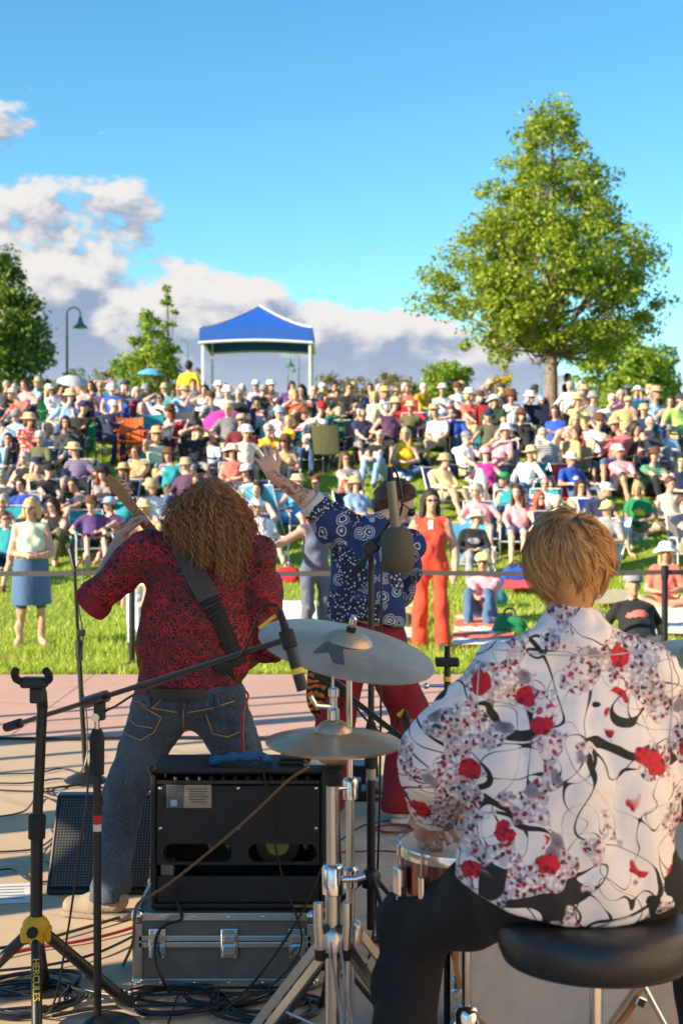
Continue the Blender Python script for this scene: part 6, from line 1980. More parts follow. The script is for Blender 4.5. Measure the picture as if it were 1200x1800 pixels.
# ------------------------------------------------------------------ stage gear
CHROME = MATS['chrome']
ALU = mat('brushed_aluminium', (0.58, 0.57, 0.55), 0.34, 1.0, var=0.1, scale=60)
M_RUBBER = mat('black_rubber', (0.011, 0.011, 0.012), 0.75)
M_POWDER = mat('black_powder_coat', (0.012, 0.012, 0.013), 0.38, var=0.2, scale=50, bump=0.1, bscale=400)
M_YELLOW = mat('yellow_plastic', (0.62, 0.38, 0.015), 0.45, var=0.08)
M_TAPE = mat('yellow_tape', (0.70, 0.52, 0.03), 0.6, var=0.05)
M_FOAM = mat('olive_foam', (0.095, 0.088, 0.062), 0.95, bump=0.5, bscale=260)
M_MICBODY = mat('olive_mic_body', (0.20, 0.175, 0.12), 0.45, 0.3, var=0.08)
M_RED = mat('red_cable', (0.45, 0.02, 0.015), 0.5)
M_GLOSS = mat('black_cable', (0.010, 0.010, 0.011), 0.4, var=0)
M_BRONZE = None


def bronze(name, col, rough, blotch):
    m, N, b = node_mat(name, rough)
    b.inputs['Metallic'].default_value = 0.6
    tc = N.n('ShaderNodeTexCoord')
    n1 = N.n('ShaderNodeTexNoise', i_Scale=6.0, i_Detail=6.0, i_Roughness=0.65); N.l(tc.outputs['Object'], n1.inputs['Vector'])
    ln = N.n('ShaderNodeVectorMath', operation='LENGTH'); N.l(tc.outputs['Object'], ln.inputs[0])
    groove = N.math('SINE', N.math('MULTIPLY', ln.outputs['Value'], 1500.0))
    c = N.mix(N.step(n1.outputs['Fac'], 0.35, 0.7), tuple(q * 0.72 for q in col), col)
    N.l(N.mix(N.math('MULTIPLY', N.step(n1.outputs['Fac'], 0.55, 0.75), blotch), c, (0.60, 0.54, 0.46)), b.inputs['Base Color'])
    bp = N.n('ShaderNodeBump', i_Strength=0.12, i_Distance=0.001)
    N.l(groove, bp.inputs['Height']); N.l(bp.outputs[0], b.inputs['Normal'])
    return m


M_RIDE = bronze('dry_bronze', (0.60, 0.43, 0.28), 0.4, 0.25)
M_HAT = bronze('polished_bronze', (0.62, 0.43, 0.26), 0.29, 0.35)


def as_mesh(o, parent, M):
    bpy.context.view_layer.update()
    me = bpy.data.meshes.new_from_object(o.evaluated_get(bpy.context.evaluated_depsgraph_get()))
    nm = o.name.split('.')[0]
    bpy.data.objects.remove(o)
    q = link(nm, me, parent)
    q.matrix_local = M
    return q


def text_mesh(txt, size, name, m, parent, loc, xdir, ydir, extrude=0.0006):
    """raised lettering: xdir runs along the line, ydir up the letters"""
    cu = bpy.data.curves.new(name, 'FONT')
    cu.body = txt
    cu.size = size
    cu.extrude = extrude
    cu.align_x = 'CENTER'
    cu.align_y = 'CENTER'
    cu.materials.append(m)
    o = bpy.data.objects.new(name, cu)
    COL.objects.link(o)
    x = Vector(xdir).normalized(); y = (Vector(ydir) - x * Vector(ydir).dot(x)).normalized(); z = x.cross(y)
    M = Matrix((x, y, z)).transposed().to_4x4()
    M.translation = Vector(loc) - parent.location
    return as_mesh(o, parent, M)


def cymbal(r, c, n, rad, m, bell=0.058, parts=True, flip=False):
    """bow, bell and edge turned round axis n"""
    n = Vector(n).normalized()
    s = -1 if flip else 1
    prof = [(rad, -0.030 * s), (rad * 0.8, -0.020 * s), (rad * 0.55, -0.0105 * s), (rad * 0.32, -0.0045 * s), (bell, -0.002 * s)]
    up = [(q, z + 0.0012) for q, z in prof]
    b = MB().lathe(up + [(q, z - 0.0012) for q, z in reversed(prof)] + [up[0]], c, n, 72)
    o = b.build('cymbal_bow', m, r, True)
    bp = [(bell, -0.002 * s), (bell * 0.93, 0.006 * s), (bell * 0.75, 0.016 * s), (bell * 0.45, 0.0235 * s), (0.006, 0.026 * s)]
    MB().lathe([(q, z + 0.0016) for q, z in bp] + [(q, z - 0.0008) for q, z in reversed(bp)], c, n, 48).build('cymbal_bell', m, r, True)
    return o


def tripod(r, x, y, zc, zf, reach, m, rad=0.011, rot=0.3, brace=True, foot=M_RUBBER, flat_=False):
    for k in range(3):
        a = rot + k * 2 * math.pi / 3
        d = Vector((math.cos(a), math.sin(a), 0))
        A = Vector((x, y, zc)) + d * 0.028
        B = Vector((x, y, zf + 0.02)) + d * reach
        if flat_:
            t = Vector((-d.y, d.x, 0))
            for sg in (-1, 1):
                b = MB()
                w = (B - A).normalized()
                up = w.cross(t).normalized()
                o1 = t * 0.011 * sg
                vs = [A + o1 + up * 0.011, A + o1 - up * 0.011, B + o1 - up * 0.011, B + o1 + up * 0.011]
                vs += [p + t * 0.0025 * sg for p in vs]
                b.add(vs, [(0, 1, 2, 3), (7, 6, 5, 4), (0, 4, 5, 1), (1, 5, 6, 2), (2, 6, 7, 3), (3, 7, 4, 0)])
                b.build('leg', m, r)
        else:
            MB().cyl(A, B, rad, seg=12).build('leg', m, r, True)
        if brace:
            C = A.lerp(B, 0.62)
            MB().cyl(Vector((x, y, max(0.07, zc * 0.32))) + d * 0.02, C, rad * 0.45, seg=8).build('leg_brace', m, r, True)
        MB().ball(B, rad * 1.9, 10, 8).build('rubber_foot', foot, r, True)
    MB().lathe([(0.018, -0.03), (0.033, -0.026), (0.035, 0.02), (0.026, 0.035), (0.016, 0.04)], (x, y, zc), seg=20).build('leg_collar', m, r, True)


def cable(pts, r, m, label, cat='cable', group=None, n=8, seg=6):
    b = MB().tube(spline(pts, n), r, seg)
    return b.place('cable', m, label, cat, group, True)


def floor_pt(px, py, z=0.008):
    d = (CAM_Z - z) * FPX / (py - HORIZON)
    return P(px, py, d)


# ---- drum kit
def build_kit():
    # ride
    c = P(613, 1126, 4.0)
    n = Vector((0.20, -0.20, 0.96)).normalized()
    x, y = c.x + 0.004, c.y
    r = root('ride_cymbal', c, 'large grey bronze ride cymbal tilted on a chrome stand', 'cymbal')
    bow = cymbal(r, c, n, 0.253, M_RIDE, 0.068)
    MB().cyl(c + n * 0.02, c + n * 0.075, 0.004, seg=10).build('threaded_rod', CHROME, r, True)
    MB().lathe([(0.006, 0), (0.011, 0.004), (0.011, 0.02), (0.005, 0.026)], c + n * 0.045, n, 14).build('wing_nut', CHROME, r, True)
    MB().lathe([(0.006, 0), (0.014, 0.002), (0.014, 0.012), (0.006, 0.014)], c + n * 0.026, n, 14).build('felt', M_RUBBER, r, True)
    org = Vector((0, 0, CAM_Z))
    def on_bow(cx, cy):
        d = (P(380 + cx * 0.35, 1050 + cy * 0.35, 1.0) - org).normalized()
        t = (c - n * 0.002 - org).dot(n) / d.dot(n)
        p = org + d * t
        rad = (p - c - n * (p - c).dot(n)).length
        return p - n * (0.0005 + 0.030 * (rad / 0.253) ** 1.9 - 0.0045)
    ink = mat('cymbal_ink', (0.10, 0.088, 0.075), 0.5, 0.3, var=0.15, scale=80)
    for poly in ([(490, 262), (542, 226), (604, 220), (560, 268)], [(556, 246), (628, 236), (650, 318), (592, 304)], [(612, 232), (728, 256), (706, 266), (634, 258)]):
        q = [on_bow(*p) for p in poly]
        MB().add([p + n * 0.0006 for p in q] + [p - n * 0.001 for p in q], [(0, 1, 2, 3), (7, 6, 5, 4), (0, 4, 5, 1), (1, 5, 6, 2), (2, 6, 7, 3), (3, 7, 4, 0)]).build('printed_letter_stroke', ink, bow)
    s = root('cymbal_stand', (x, y, 0), 'chrome tripod stand under the large ride cymbal', 'stand')
    MB().cyl((x, y, 0.83), (c.x, c.y, c.z - 0.012), 0.0085, seg=16).build('upper_tube', CHROME, s, True)
    MB().cyl((x, y, 0.12), (x, y, 0.86), 0.0125, seg=16).build('lower_tube', ALU, s, True)
    MB().lathe([(0.013, -0.03), (0.021, -0.028), (0.022, 0.022), (0.018, 0.03), (0.01, 0.034)], (x, y, 0.85), seg=18).build('height_clamp', CHROME, s, True)
    MB().tube([(x, y - 0.01, 0.855), (x - 0.05, y - 0.03, 0.855), (x - 0.065, y - 0.03, 0.875)], 0.006, 8).build('wing_bolt', CHROME, s, True)
    MB().lathe([(0.013, -0.03), (0.022, -0.028), (0.023, 0.022), (0.015, 0.03)], (x, y, 0.60), seg=18).build('height_clamp', CHROME, s, True)
    tripod(s, x, y, 0.44, 0, 0.36, ALU, 0.010, 0.5, True, flat_=True)
    # hi-hat
    c = P(586, 1304, 3.72)
    h = root('hi_hat_cymbals', c, 'pair of shiny bronze hi-hat cymbals on a chrome stand', 'cymbal')
    cymbal(h, c + Vector((0, 0, 0.0285)), (0.015, -0.05, 1), 0.178, M_HAT, 0.05)
    o = cymbal(h, c - Vector((0, 0, 0.0345)), (0.015, -0.05, 1), 0.178, M_HAT, 0.05, flip=True)
    MB().lathe([(0.007, 0.0), (0.016, 0.004), (0.016, 0.03), (0.010, 0.036), (0.010, 0.062), (0.014, 0.065), (0.014, 0.085), (0.006, 0.09)], c + Vector((0, 0, 0.053)), seg=18).build('clutch', CHROME, h, True)
    MB().tube([c + Vector((0, 0, 0.09)), c + Vector((-0.045, -0.01, 0.095)), c + Vector((-0.06, -0.01, 0.12))], 0.007, 8).build('clutch_wing', CHROME, h, True)
    x, y = c.x - 0.002, c.y
    s = root('hi_hat_stand', (x, y, 0), 'chrome double braced tripod stand carrying the hi-hat', 'stand')
    MB().cyl((x, y, c.z - 0.03), (x, y, c.z + 0.17), 0.0033, seg=10).build('pull_rod', CHROME, s, True)
    MB().lathe([(0.012, 0.0), (0.024, 0.004), (0.027, 0.03), (0.022, 0.042), (0.03, 0.045), (0.03, 0.05), (0.006, 0.052)], (x, y, c.z - 0.118), seg=20).build('seat_cup', M_RUBBER, s, True)
    zc = 1.68 - (1548 - 869) / 672
    MB().cyl((x, y, zc), (x, y, c.z - 0.11), 0.0165, seg=20).build('upper_tube', ALU, s, True)
    MB().cyl((x, y, 0.09), (x, y, zc + 0.01), 0.0205, seg=20).build('lower_tube', ALU, s, True)
    MB().lathe([(0.021, -0.04), (0.028, -0.036), (0.029, 0.03), (0.024, 0.038), (0.017, 0.042)], (x, y, zc), seg=20).build('height_clamp', CHROME, s, True)
    MB().tube([(x + 0.02, y, zc), (x + 0.06, y - 0.01, zc + 0.004), (x + 0.085, y - 0.01, zc + 0.012)], 0.009, 10).build('wing_bolt', CHROME, s, True)
    z0 = 1.68 - (1600 - 869) / 672
    for sx in (-1, 1):
        px = x + sx * 0.037
        MB().tube([(px, y - 0.02, z0 + 0.022), (px, y - 0.022, z0 - 0.03), (px - sx * 0.004, y - 0.018, z0 - 0.10)], 0.0135, 12).build('folding_arm', ALU, s, True)
        MB().cyl((px - sx * 0.004, y - 0.018, z0 - 0.10), (px - sx * 0.005, y - 0.017, z0 - 0.128), 0.015, seg=12).build('rubber_cap', M_RUBBER, s, True)
        MB().box((x + sx * 0.022, y - 0.012, z0 - 0.05), (0.03, 0.03, 0.02)).build('arm_bracket', M_BLACK, s, bevel=0.003)
    tripod(s, x, y, 1.68 - (1655 - 869) / 672, 0, 0.40, ALU, 0.011, 0.75, True, flat_=True)
    MB().box((x + 0.1, y + 0.25, 0.025), (0.10, 0.28, 0.018)).build('foot_pedal', ALU, s, bevel=0.004)
    # snare
    sc = Vector((0.328, 3.72, 0.0))
    zt = 0.765
    sn = root('snare_drum', (sc.x, sc.y, zt - 0.16), 'reddish wood snare drum with chrome hoops', 'drum')
    wood, N, b = node_mat('rosewood_shell', 0.25)
    b.inputs['Coat Weight'].default_value = 0.6
    tc = N.n('ShaderNodeTexCoord')
    st = N.n('ShaderNodeVectorMath', operation='MULTIPLY'); N.l(tc.outputs['Object'], st.inputs[0]); st.inputs[1].default_value = (1, 1, 0.08)
    nz = N.n('ShaderNodeTexNoise', i_Scale=60.0, i_Detail=4.0); N.l(st.outputs[0], nz.inputs['Vector'])
    N.l(N.mix(N.step(nz.outputs['Fac'], 0.35, 0.65), (0.09, 0.012, 0.006), (0.38, 0.075, 0.03)), b.inputs['Base Color'])
    q = lambda z: Vector((sc.x, sc.y, zt + z))
    MB().lathe([(0.170, -0.15), (0.172, -0.148), (0.172, -0.012), (0.170, -0.01)], q(0), seg=64).build('shell', wood, sn, True)
    MB().lathe([(0.0, -0.008), (0.16, -0.008), (0.1725, -0.010), (0.1725, -0.014)], q(0), seg=64).build('drum_head', mat('coated_head', (0.62, 0.55, 0.44), 0.6, var=0.08), sn, True)
    for z in (0, -0.148):
        hp = MB().lathe([(0.1725, -0.022), (0.181, -0.022), (0.182, -0.004), (0.180, 0.004), (0.1745, 0.005), (0.174, -0.004), (0.1728, -0.005), (0.1725, -0.022)], q(z), seg=64).build('hoop', CHROME, sn, True)
    for k in range(10):
        a = 2 * math.pi * k / 10 + 0.2
        d = Vector((math.cos(a), math.sin(a), 0))
        lg = MB().lathe([(0.005, -0.03), (0.011, -0.026), (0.012, 0.026), (0.005, 0.03)], q(-0.08) + d * 0.182, seg=12).build('lug', CHROME, sn, True)
        MB().cyl(q(-0.165) + d * 0.186, q(0.006) + d * 0.186, 0.003, seg=8).build('tension_rod', CHROME, sn, True)
    MB().box(q(-0.08) + Vector((-0.178, -0.07, 0)), (0.025, 0.04, 0.075), Matrix.Rotation(0.4, 3, 'Z')).build('strainer', CHROME, sn, bevel=0.006)
    ss = root('snare_stand', (sc.x, sc.y, 0), 'chrome basket stand under the wooden snare drum', 'stand')
    MB().cyl((sc.x, sc.y, 0.1), (sc.x, sc.y, zt - 0.22), 0.013, seg=14).build('tube', CHROME, ss, True)
    for k in range(3):
        a = 2 * math.pi * k / 3 + 0.9
        d = Vector((math.cos(a), math.sin(a), 0))
        MB().tube(spline([q(-0.23), q(-0.2) + d * 0.1, q(-0.178) + d * 0.17, q(-0.158) + d * 0.192, q(-0.12) + d * 0.194], 5), 0.006, 8).build('basket_arm', CHROME, ss, True)
    tripod(ss, sc.x, sc.y, 0.30, 0, 0.24, CHROME, 0.009, 1.3, False)
    # tom
    t = Vector((0.515, 4.15, 0.0))
    tm = root('rack_tom', (t.x, t.y, 0.67), 'small black rack tom with chrome hoops mounted past the snare', 'drum')
    ta = Vector((0.0, -0.25, 0.97)).normalized()
    tcn = Vector((t.x, t.y, 0.88))
    MB().lathe([(0.148, -0.22), (0.150, -0.22), (0.150, -0.01), (0.148, -0.01)], tcn, ta, 56).build('shell', mat('black_lacquer', (0.012, 0.011, 0.011), 0.2, coat=0.6), tm, True)
    MB().lathe([(0, -0.006), (0.14, -0.006), (0.151, -0.01)], tcn, ta, 56).build('drum_head', MATS['coated_head'], tm, True)
    for z in (0, -0.215):
        MB().lathe([(0.151, -0.018), (0.158, -0.018), (0.158, 0.004), (0.152, 0.004), (0.151, -0.018)], tcn + ta * z, ta, 56).build('hoop', CHROME, tm, True)
    for k in range(6):
        a = k * math.pi / 3
        u, w = basis(ta)
        MB().cyl(tcn - ta * 0.2 + (u * math.cos(a) + w * math.sin(a)) * 0.162, tcn + (u * math.cos(a) + w * math.sin(a)) * 0.162, 0.004, seg=8).build('tension_rod', CHROME, tm, True)
    # bass drum
    b0 = Vector((0.62, 4.22, 0.30))
    bd = root('bass_drum', (b0.x, b0.y, 0), 'wood hooped bass drum beyond the drummer\'s knees', 'drum')
    hoopw = mat('maple_hoop', (0.42, 0.22, 0.09), 0.35, var=0.2, scale=30)
    MB().lathe([(0.268, 0.0), (0.272, 0.0), (0.272, 0.36), (0.268, 0.36)], b0, (0, 1, 0), 72).build('shell', wood, bd, True)
    for yy in (0.0, 0.36):
        MB().lathe([(0.274, -0.02), (0.288, -0.02), (0.288, 0.02), (0.274, 0.02), (0.274, -0.02)], b0 + Vector((0, yy, 0)), (0, 1, 0), 72).build('hoop', hoopw, bd, True)
        MB().lathe([(0.2735, 0.0), (0.2735, 0.002)], b0 + Vector((0, yy - 0.006 + 0.01 * (yy > 0), 0)), (0, 1, 0), 72).build('drum_head', mat('smooth_white_head', (0.6, 0.6, 0.62), 0.4), bd)
    for k in range(8):
        a = 2 * math.pi * k / 8 + 0.35
        d = Vector((math.cos(a), 0, math.sin(a)))
        MB().cyl(b0 + d * 0.295 + Vector((0, -0.03, 0)), b0 + d * 0.295 + Vector((0, 0.12, 0)), 0.006, seg=8).build('tension_rod', CHROME, bd, True)
        MB().box(b0 + d * 0.293 + Vector((0, -0.022, 0)), (0.03, 0.02, 0.03), Matrix.Rotation(-a, 3, 'Y')).build('claw', CHROME, bd, bevel=0.004)
    for sx in (-1, 1):
        MB().cyl(b0 + Vector((sx * 0.27, 0.3, -0.05)), b0 + Vector((sx * 0.40, 0.22, -0.295)), 0.01, seg=10).build('spur', CHROME, bd, True)
    # floor stand leg seen beside the bass drum
    # crash
    c = P(1222, 1150, 3.95)
    n = Vector((-0.10, -0.20, 0.97)).normalized()
    r = root('crash_cymbal', c, 'pale bronze crash cymbal past the drummer\'s shoulder', 'cymbal')
    cymbal(r, c, n, 0.225, M_RIDE, 0.055)
    MB().lathe([(0.006, 0), (0.011, 0.004), (0.011, 0.02), (0.005, 0.026)], c + n * 0.045, n, 14).build('wing_nut', CHROME, r, True)
    s = root('cymbal_stand', (c.x, c.y, 0), 'chrome tripod stand under the crash cymbal', 'stand')
    MB().cyl((c.x, c.y, 0.1), c - n * 0.012, 0.010, seg=14).build('tube', CHROME, s, True)
    tripod(s, c.x, c.y, 0.5, 0, 0.36, CHROME, 0.010, 0.2, False)
    # throne
    t = Vector((0.592, 3.30, 0))
    th = root('drum_stool', t, 'round black leather drum stool on a chrome tripod', 'stool')
    prof = [(0.0, 0.700), (0.16, 0.703), (0.205, 0.697), (0.224, 0.680), (0.230, 0.655), (0.226, 0.625), (0.212, 0.603), (0.16, 0.595), (0.0, 0.595)]
    MB().lathe(list(reversed(prof)), t, seg=64).build('seat', mat('stool_leather', (0.016, 0.016, 0.018), 0.36, bump=0.18, bscale=180), th, True)
    MB().lathe([(0.2125, 0.606), (0.2165, 0.603), (0.2195, 0.609), (0.2155, 0.613), (0.2125, 0.606)], t, seg=64).build('piping', M_LEATHER, th, True)
    MB().cyl(t + Vector((0, 0, 0.10)), t + Vector((0, 0, 0.60)), 0.0155, seg=18).build('post', CHROME, th, True)
    MB().lathe([(0.016, 0.30), (0.03, 0.305), (0.03, 0.36), (0.016, 0.365)], t, seg=18).build('height_clamp', CHROME, th, True)
    tripod(th, t.x, t.y, 0.40, 0, 0.30, ALU, 0.011, 0.4, True, flat_=True)


# ---- microphones
def mic_stands():
    # long boom stand in front
    x, y = (170 - 600) / FPX * 4.43, 4.43
    r = root('boom_stand', (x, y, 0), 'black microphone stand with a long boom reaching over the amplifier', 'microphone stand')
    MB().lathe([(0.0, 0.0), (0.13, 0.0), (0.135, 0.008), (0.125, 0.02), (0.05, 0.028), (0.02, 0.05)], (x, y, 0), seg=40).build('base', M_POWDER, r, True)
    zg = 1.68 - (1364 - 869) / 564.3
    zc = 1.68 - (1262 - 869) / 564.3
    MB().cyl((x, y, 0.03), (x, y, zg), 0.0125, seg=16).build('lower_tube', M_POWDER, r, True)
    MB().cyl((x, y, 1.68 - (1450 - 869) / 564.3), (x, y, 1.68 - (1434 - 869) / 564.3), 0.0132, seg=16).build('red_tape', mat('red_tape', (0.5, 0.02, 0.02), 0.6, var=0), r, True)
    MB().cyl((x, y, 1.68 - (1462 - 869) / 564.3), (x, y, 1.68 - (1450 - 869) / 564.3), 0.0132, seg=16).build('white_tape', mat('white_tape', (0.6, 0.6, 0.6), 0.6, var=0), r, True)
    MB().lathe([(0.0135, 0.0), (0.022, 0.003), (0.0235, 0.12), (0.016, 0.142), (0.011, 0.146)], (x, y, zg), seg=22).build('grip', M_RUBBER, r, True)
    MB().cyl((x, y, zg + 0.14), (x, y, zc), 0.0085, seg=12).build('upper_tube', CHROME, r, True)
    a, b = P(12, 1279, 4.83), P(498, 1126, 3.76)
    d = (b - a).normalized()
    cl = a.lerp(b, 0.378)
    MB().cyl(a, b, 0.0082, seg=12).build('boom_arm', M_POWDER, r, True)
    MB().cyl(a - d * 0.004, a + d * 0.088, 0.0155, 0.0165, seg=16).build('counter_grip', M_RUBBER, r, True)
    MB().cyl(cl - d * 0.06, cl + d * 0.06, 0.019, seg=10).build('clutch', M_POWDER, r, True)
    MB().box(cl + Vector((0.012, 0, -0.035)), (0.035, 0.03, 0.06)).build('swivel', M_BLACK, r, bevel=0.006)
    MB().cyl(Vector((x, y - 0.035, zc + 0.005)), Vector((x, y + 0.03, zc + 0.005)), 0.013, seg=12).build('swivel_bolt', CHROME, r, True)
    # its microphone
    m = root('pencil_microphone', b, 'black pencil microphone with a yellow band on the long boom', 'microphone')
    e0, e1 = P(492, 1074, 3.74), P(532, 1214, 3.70)
    ax = (e1 - e0).normalized()
    MB().cyl(e0 + ax * 0.06, e1, 0.0155, seg=18).build('body', M_POWDER, m, True)
    MB().cyl(e0, e0 + ax * 0.075, 0.008, 0.013, 14).build('cable_plug', M_RUBBER, m, True)
    MB().cyl(e0.lerp(e1, 0.73), e0.lerp(e1, 0.80), 0.0163, seg=18).build('yellow_band', M_TAPE, m, True)
    MB().lathe([(0.0165, -0.025), (0.020, -0.023), (0.020, 0.023), (0.0165, 0.025)], e0.lerp(e1, 0.36), ax, 18).build('clip', M_RUBBER, m, True)
    c1 = e0 + Vector((-0.01, 0, 0.02))
    cable([e0, e0 + Vector((-0.012, 0.0, 0.016)), e0 + Vector((-0.05, 0.01, 0.0)), P(428, 1145, 3.86), P(400, 1160, 3.92), P(330, 1184, 4.06), P(250, 1214, 4.24), P(206, 1240, 4.36), P(176, 1262, 4.45), P(160, 1330, 4.46), P(150, 1420, 4.44), P(138, 1500, 4.43), P(118, 1640, 4.42), P(92, 1770, 4.44), floor_pt(60, 1792)], 0.0038, M_GLOSS, 'thin black cable wound along the long boom stand', seg=5)
    MB().cyl(P(484, 1082, 3.74), P(456, 1104, 3.76), 0.0048, seg=8).place('cable_marker', M_TAPE, 'yellow marker sleeve on the boom microphone cable', 'cable marker', None, True)
    # vocal stand behind the guitarist
    x, y = (150 - 600) / FPX * 8.3, 8.3
    v = root('vocal_stand', (x, y, 0), 'slim black straight stand with a vocal microphone near the grass', 'microphone stand')
    top = P(131, 1000, 8.25)
    MB().lathe([(0, 0), (0.12, 0), (0.125, 0.01), (0.10, 0.03), (0.03, 0.06), (0.018, 0.09)], (x, y, 0), seg=36).build('base', M_POWDER, v, True)
    mid = Vector((x, y, 0)).lerp(top, 0.62)
    MB().cyl((x, y, 0.05), mid, 0.0145, seg=12).build('lower_tube', M_POWDER, v, True)
    MB().cyl(mid, top, 0.010, seg=12).build('upper_tube', M_POWDER, v, True)
    MB().lathe([(0.014, -0.06), (0.021, -0.055), (0.022, 0.05), (0.014, 0.06)], mid, (top - mid), 16).build('clutch', M_RUBBER, v, True)
    MB().box(Vector((x, y, 0)).lerp(top, 0.70) + Vector((0.02, 0, 0)), (0.045, 0.03, 0.04)).build('cable_clip', M_BLACK, v, bevel=0.005)
    vm = root('vocal_microphone', top, 'black vocal microphone clipped to the slim straight stand', 'microphone')
    ax = Vector((-0.25, 0.35, 0.9)).normalized()
    MB().lathe([(0.008, -0.02), (0.012, 0.0), (0.018, 0.11), (0.019, 0.125), (0.0, 0.126)], top, ax, 18).build('handle', M_POWDER, vm, True)
    MB().ball(top + ax * 0.143, 0.026).build('grille', mat('mic_grille', (0.05, 0.05, 0.052), 0.5, 0.7, bump=0.5, bscale=500), vm, True)
    cable([top - ax * 0.015, top + Vector((0.05, -0.02, 0.06)), P(146, 1020, 8.22), P(138, 1060, 8.2), P(146, 1120, 8.22), P(140, 1180, 8.24), P(152, 1260, 8.24), P(150, 1340, 8.2), floor_pt(120, 1385), floor_pt(60, 1392), floor_pt(-30, 1388)], 0.004, M_GLOSS, 'black cable hanging from the vocal microphone to the floor', seg=5)
    # overhead stand
    x, y = (652 - 600) / FPX * 5.15, 5.15
    r = root('overhead_stand', (x, y, 0), 'tall straight black stand carrying the large foam microphone', 'microphone stand')
    zt = 1.68 - (952 - 869) / FPX * 5.15
    zm = 1.68 - (1330 - 869) / FPX * 5.15
    MB().cyl((x, y, 0.10), (x, y, zm), 0.0155, seg=14).build('lower_tube', M_POWDER, r, True)
    MB().cyl((x, y, zm), (x, y, zt), 0.0115, seg=14).build('upper_tube', M_POWDER, r, True)
    MB().lathe([(0.0125, -0.045), (0.024, -0.04), (0.025, 0.05), (0.017, 0.12), (0.0125, 0.125)], (x, y, zm), seg=18).build('clutch', M_RUBBER, r, True)
    MB().cyl((x, y, zm - 0.085), (x, y, zm - 0.045), 0.0175, seg=14).build('tan_sleeve', mat('tan_sleeve', (0.42, 0.35, 0.25), 0.6), r, True)
    tripod(r, x, y, 0.28, 0, 0.30, M_POWDER, 0.009, 0.9, False)
    a, b = P(618, 1014, 5.12), P(700, 893, 5.10)
    MB().cyl(a, b, 0.008, seg=12).build('boom_arm', M_POWDER, r, True)
    d = (b - a).normalized()
    MB().cyl(a - d * 0.005, a + d * 0.05, 0.0125, seg=12).build('counter_grip', M_RUBBER, r, True)
    MB().box(P(652, 962, 5.11), (0.05, 0.045, 0.055), Matrix.Rotation(0.9, 3, 'Y')).build('clutch_knuckle', M_BLACK, r, bevel=0.008)
    m = root('foam_microphone', P(699, 965, 5.08), 'large microphone with olive foam windscreen hanging upside down', 'microphone')
    c0, c1 = P(687, 846, 5.06), P(696, 938, 5.06)
    ax = (c1 - c0).normalized()
    MB().cyl(c0, c1, 0.0165, 0.0185, 20).build('body', M_MICBODY, m, True)
    MB().cyl(c0 - ax * 0.055, c0, 0.006, 0.0135, 14).build('cable_plug', M_RUBBER, m, True)
    MB().ball(c0 - ax * 0.056, 0.0085).build('yellow_tip', M_TAPE, m, True)
    MB().lathe([(0.0, -0.082), (0.03, -0.081), (0.048, -0.070), (0.0575, -0.045), (0.0585, 0.0), (0.0575, 0.045), (0.05, 0.066), (0.034, 0.078), (0.017, 0.081)], P(699, 966, 5.06), -ax, 40).build('windscreen', M_FOAM, m, True)
    cable([c0 - ax * 0.055, c0 + Vector((0.01, 0.02, 0.05)), c0 + Vector((0.03, 0.05, 0.0)), P(706, 890, 5.12), P(690, 935, 5.2), P(672, 985, 5.2), P(670, 1080, 5.2), P(669, 1250, 5.2), P(666, 1450, 5.2), P(660, 1600, 5.2), floor_pt(650, 1680), floor_pt(640, 1712)], 0.0045, M_GLOSS, 'black cable hanging beside the foam microphone stand', seg=5)
    # hi-hat boom
    x, y = (582 - 600) / FPX * 4.35, 4.35
    r = root('hi_hat_boom_stand', (x, y, 0), 'short black boom stand reaching from the hi-hat towards the snare', 'microphone stand')
    zc = 1.68 - (1216 - 869) / FPX * 4.35
    MB().cyl((x, y, 0.1), (x, y, zc), 0.011, seg=14).build('tube', M_POWDER, r, True)
    tripod(r, x, y, 0.25, 0, 0.26, M_POWDER, 0.008, 1.7, False)
    a, b = P(552, 1176, 4.34), P(708, 1300, 4.22)
    MB().cyl(a, b, 0.0085, seg=12).build('boom_arm', M_POWDER, r, True)
    d = (b - a).normalized()
    k0 = a.lerp(b, 0.2)
    MB().box(k0, (0.12, 0.034, 0.034), Matrix.Rotation(math.atan2(-(b.z - a.z), b.x - a.x), 3, 'Y')).build('clutch', M_BLACK, r, bevel=0.006)
    MB().cyl((x - 0.005, y - 0.04, zc), (x - 0.005, y + 0.03, zc), 0.017, seg=14).build('swivel_bolt', M_RUBBER, r, True)
    m = root('snare_microphone', b, 'black pencil microphone with a yellow ring aimed at the snare', 'microphone')
    e0, e1 = P(711, 1250, 4.20), P(728, 1318, 4.16)
    MB().cyl(e0.lerp(e1, 0.25), e1, 0.0175, seg=16).build('body', M_POWDER, m, True)
    MB().cyl(e0, e0.lerp(e1, 0.3), 0.007, 0.014, 12).build('cable_plug', M_RUBBER, m, True)
    MB().cyl(e0 + Vector((-0.02, 0, -0.016)), e0, 0.007, seg=10).build('yellow_band', M_TAPE, m, True)
    cable([e0 + Vector((-0.02, 0, -0.016)), P(694, 1280, 4.22), P(672, 1290, 4.25), P(640, 1262, 4.29), P(610, 1228, 4.33), P(596, 1260, 4.36), P(594, 1400, 4.38), P(600, 1560, 4.36), floor_pt(612, 1790)], 0.0038, M_GLOSS, 'black cable running along the short hi-hat boom', seg=5)
    # clamp stand past the ride cymbal
    x, y = (786 - 600) / FPX * 4.45, 4.45
    r = root('clamp_stand', (x, y, 0), 'black stand with chrome clamp and knob past the ride cymbal', 'stand')
    zt = 1.68 - (1150 - 869) / FPX * 4.45
    MB().cyl((x, y, 0.0), (x, y, zt), 0.0105, seg=12).build('tube', M_POWDER, r, True)
    MB().box((x, y, zt - 0.025), (0.075, 0.04, 0.028)).build('clamp_head', M_BLACK, r, bevel=0.006)
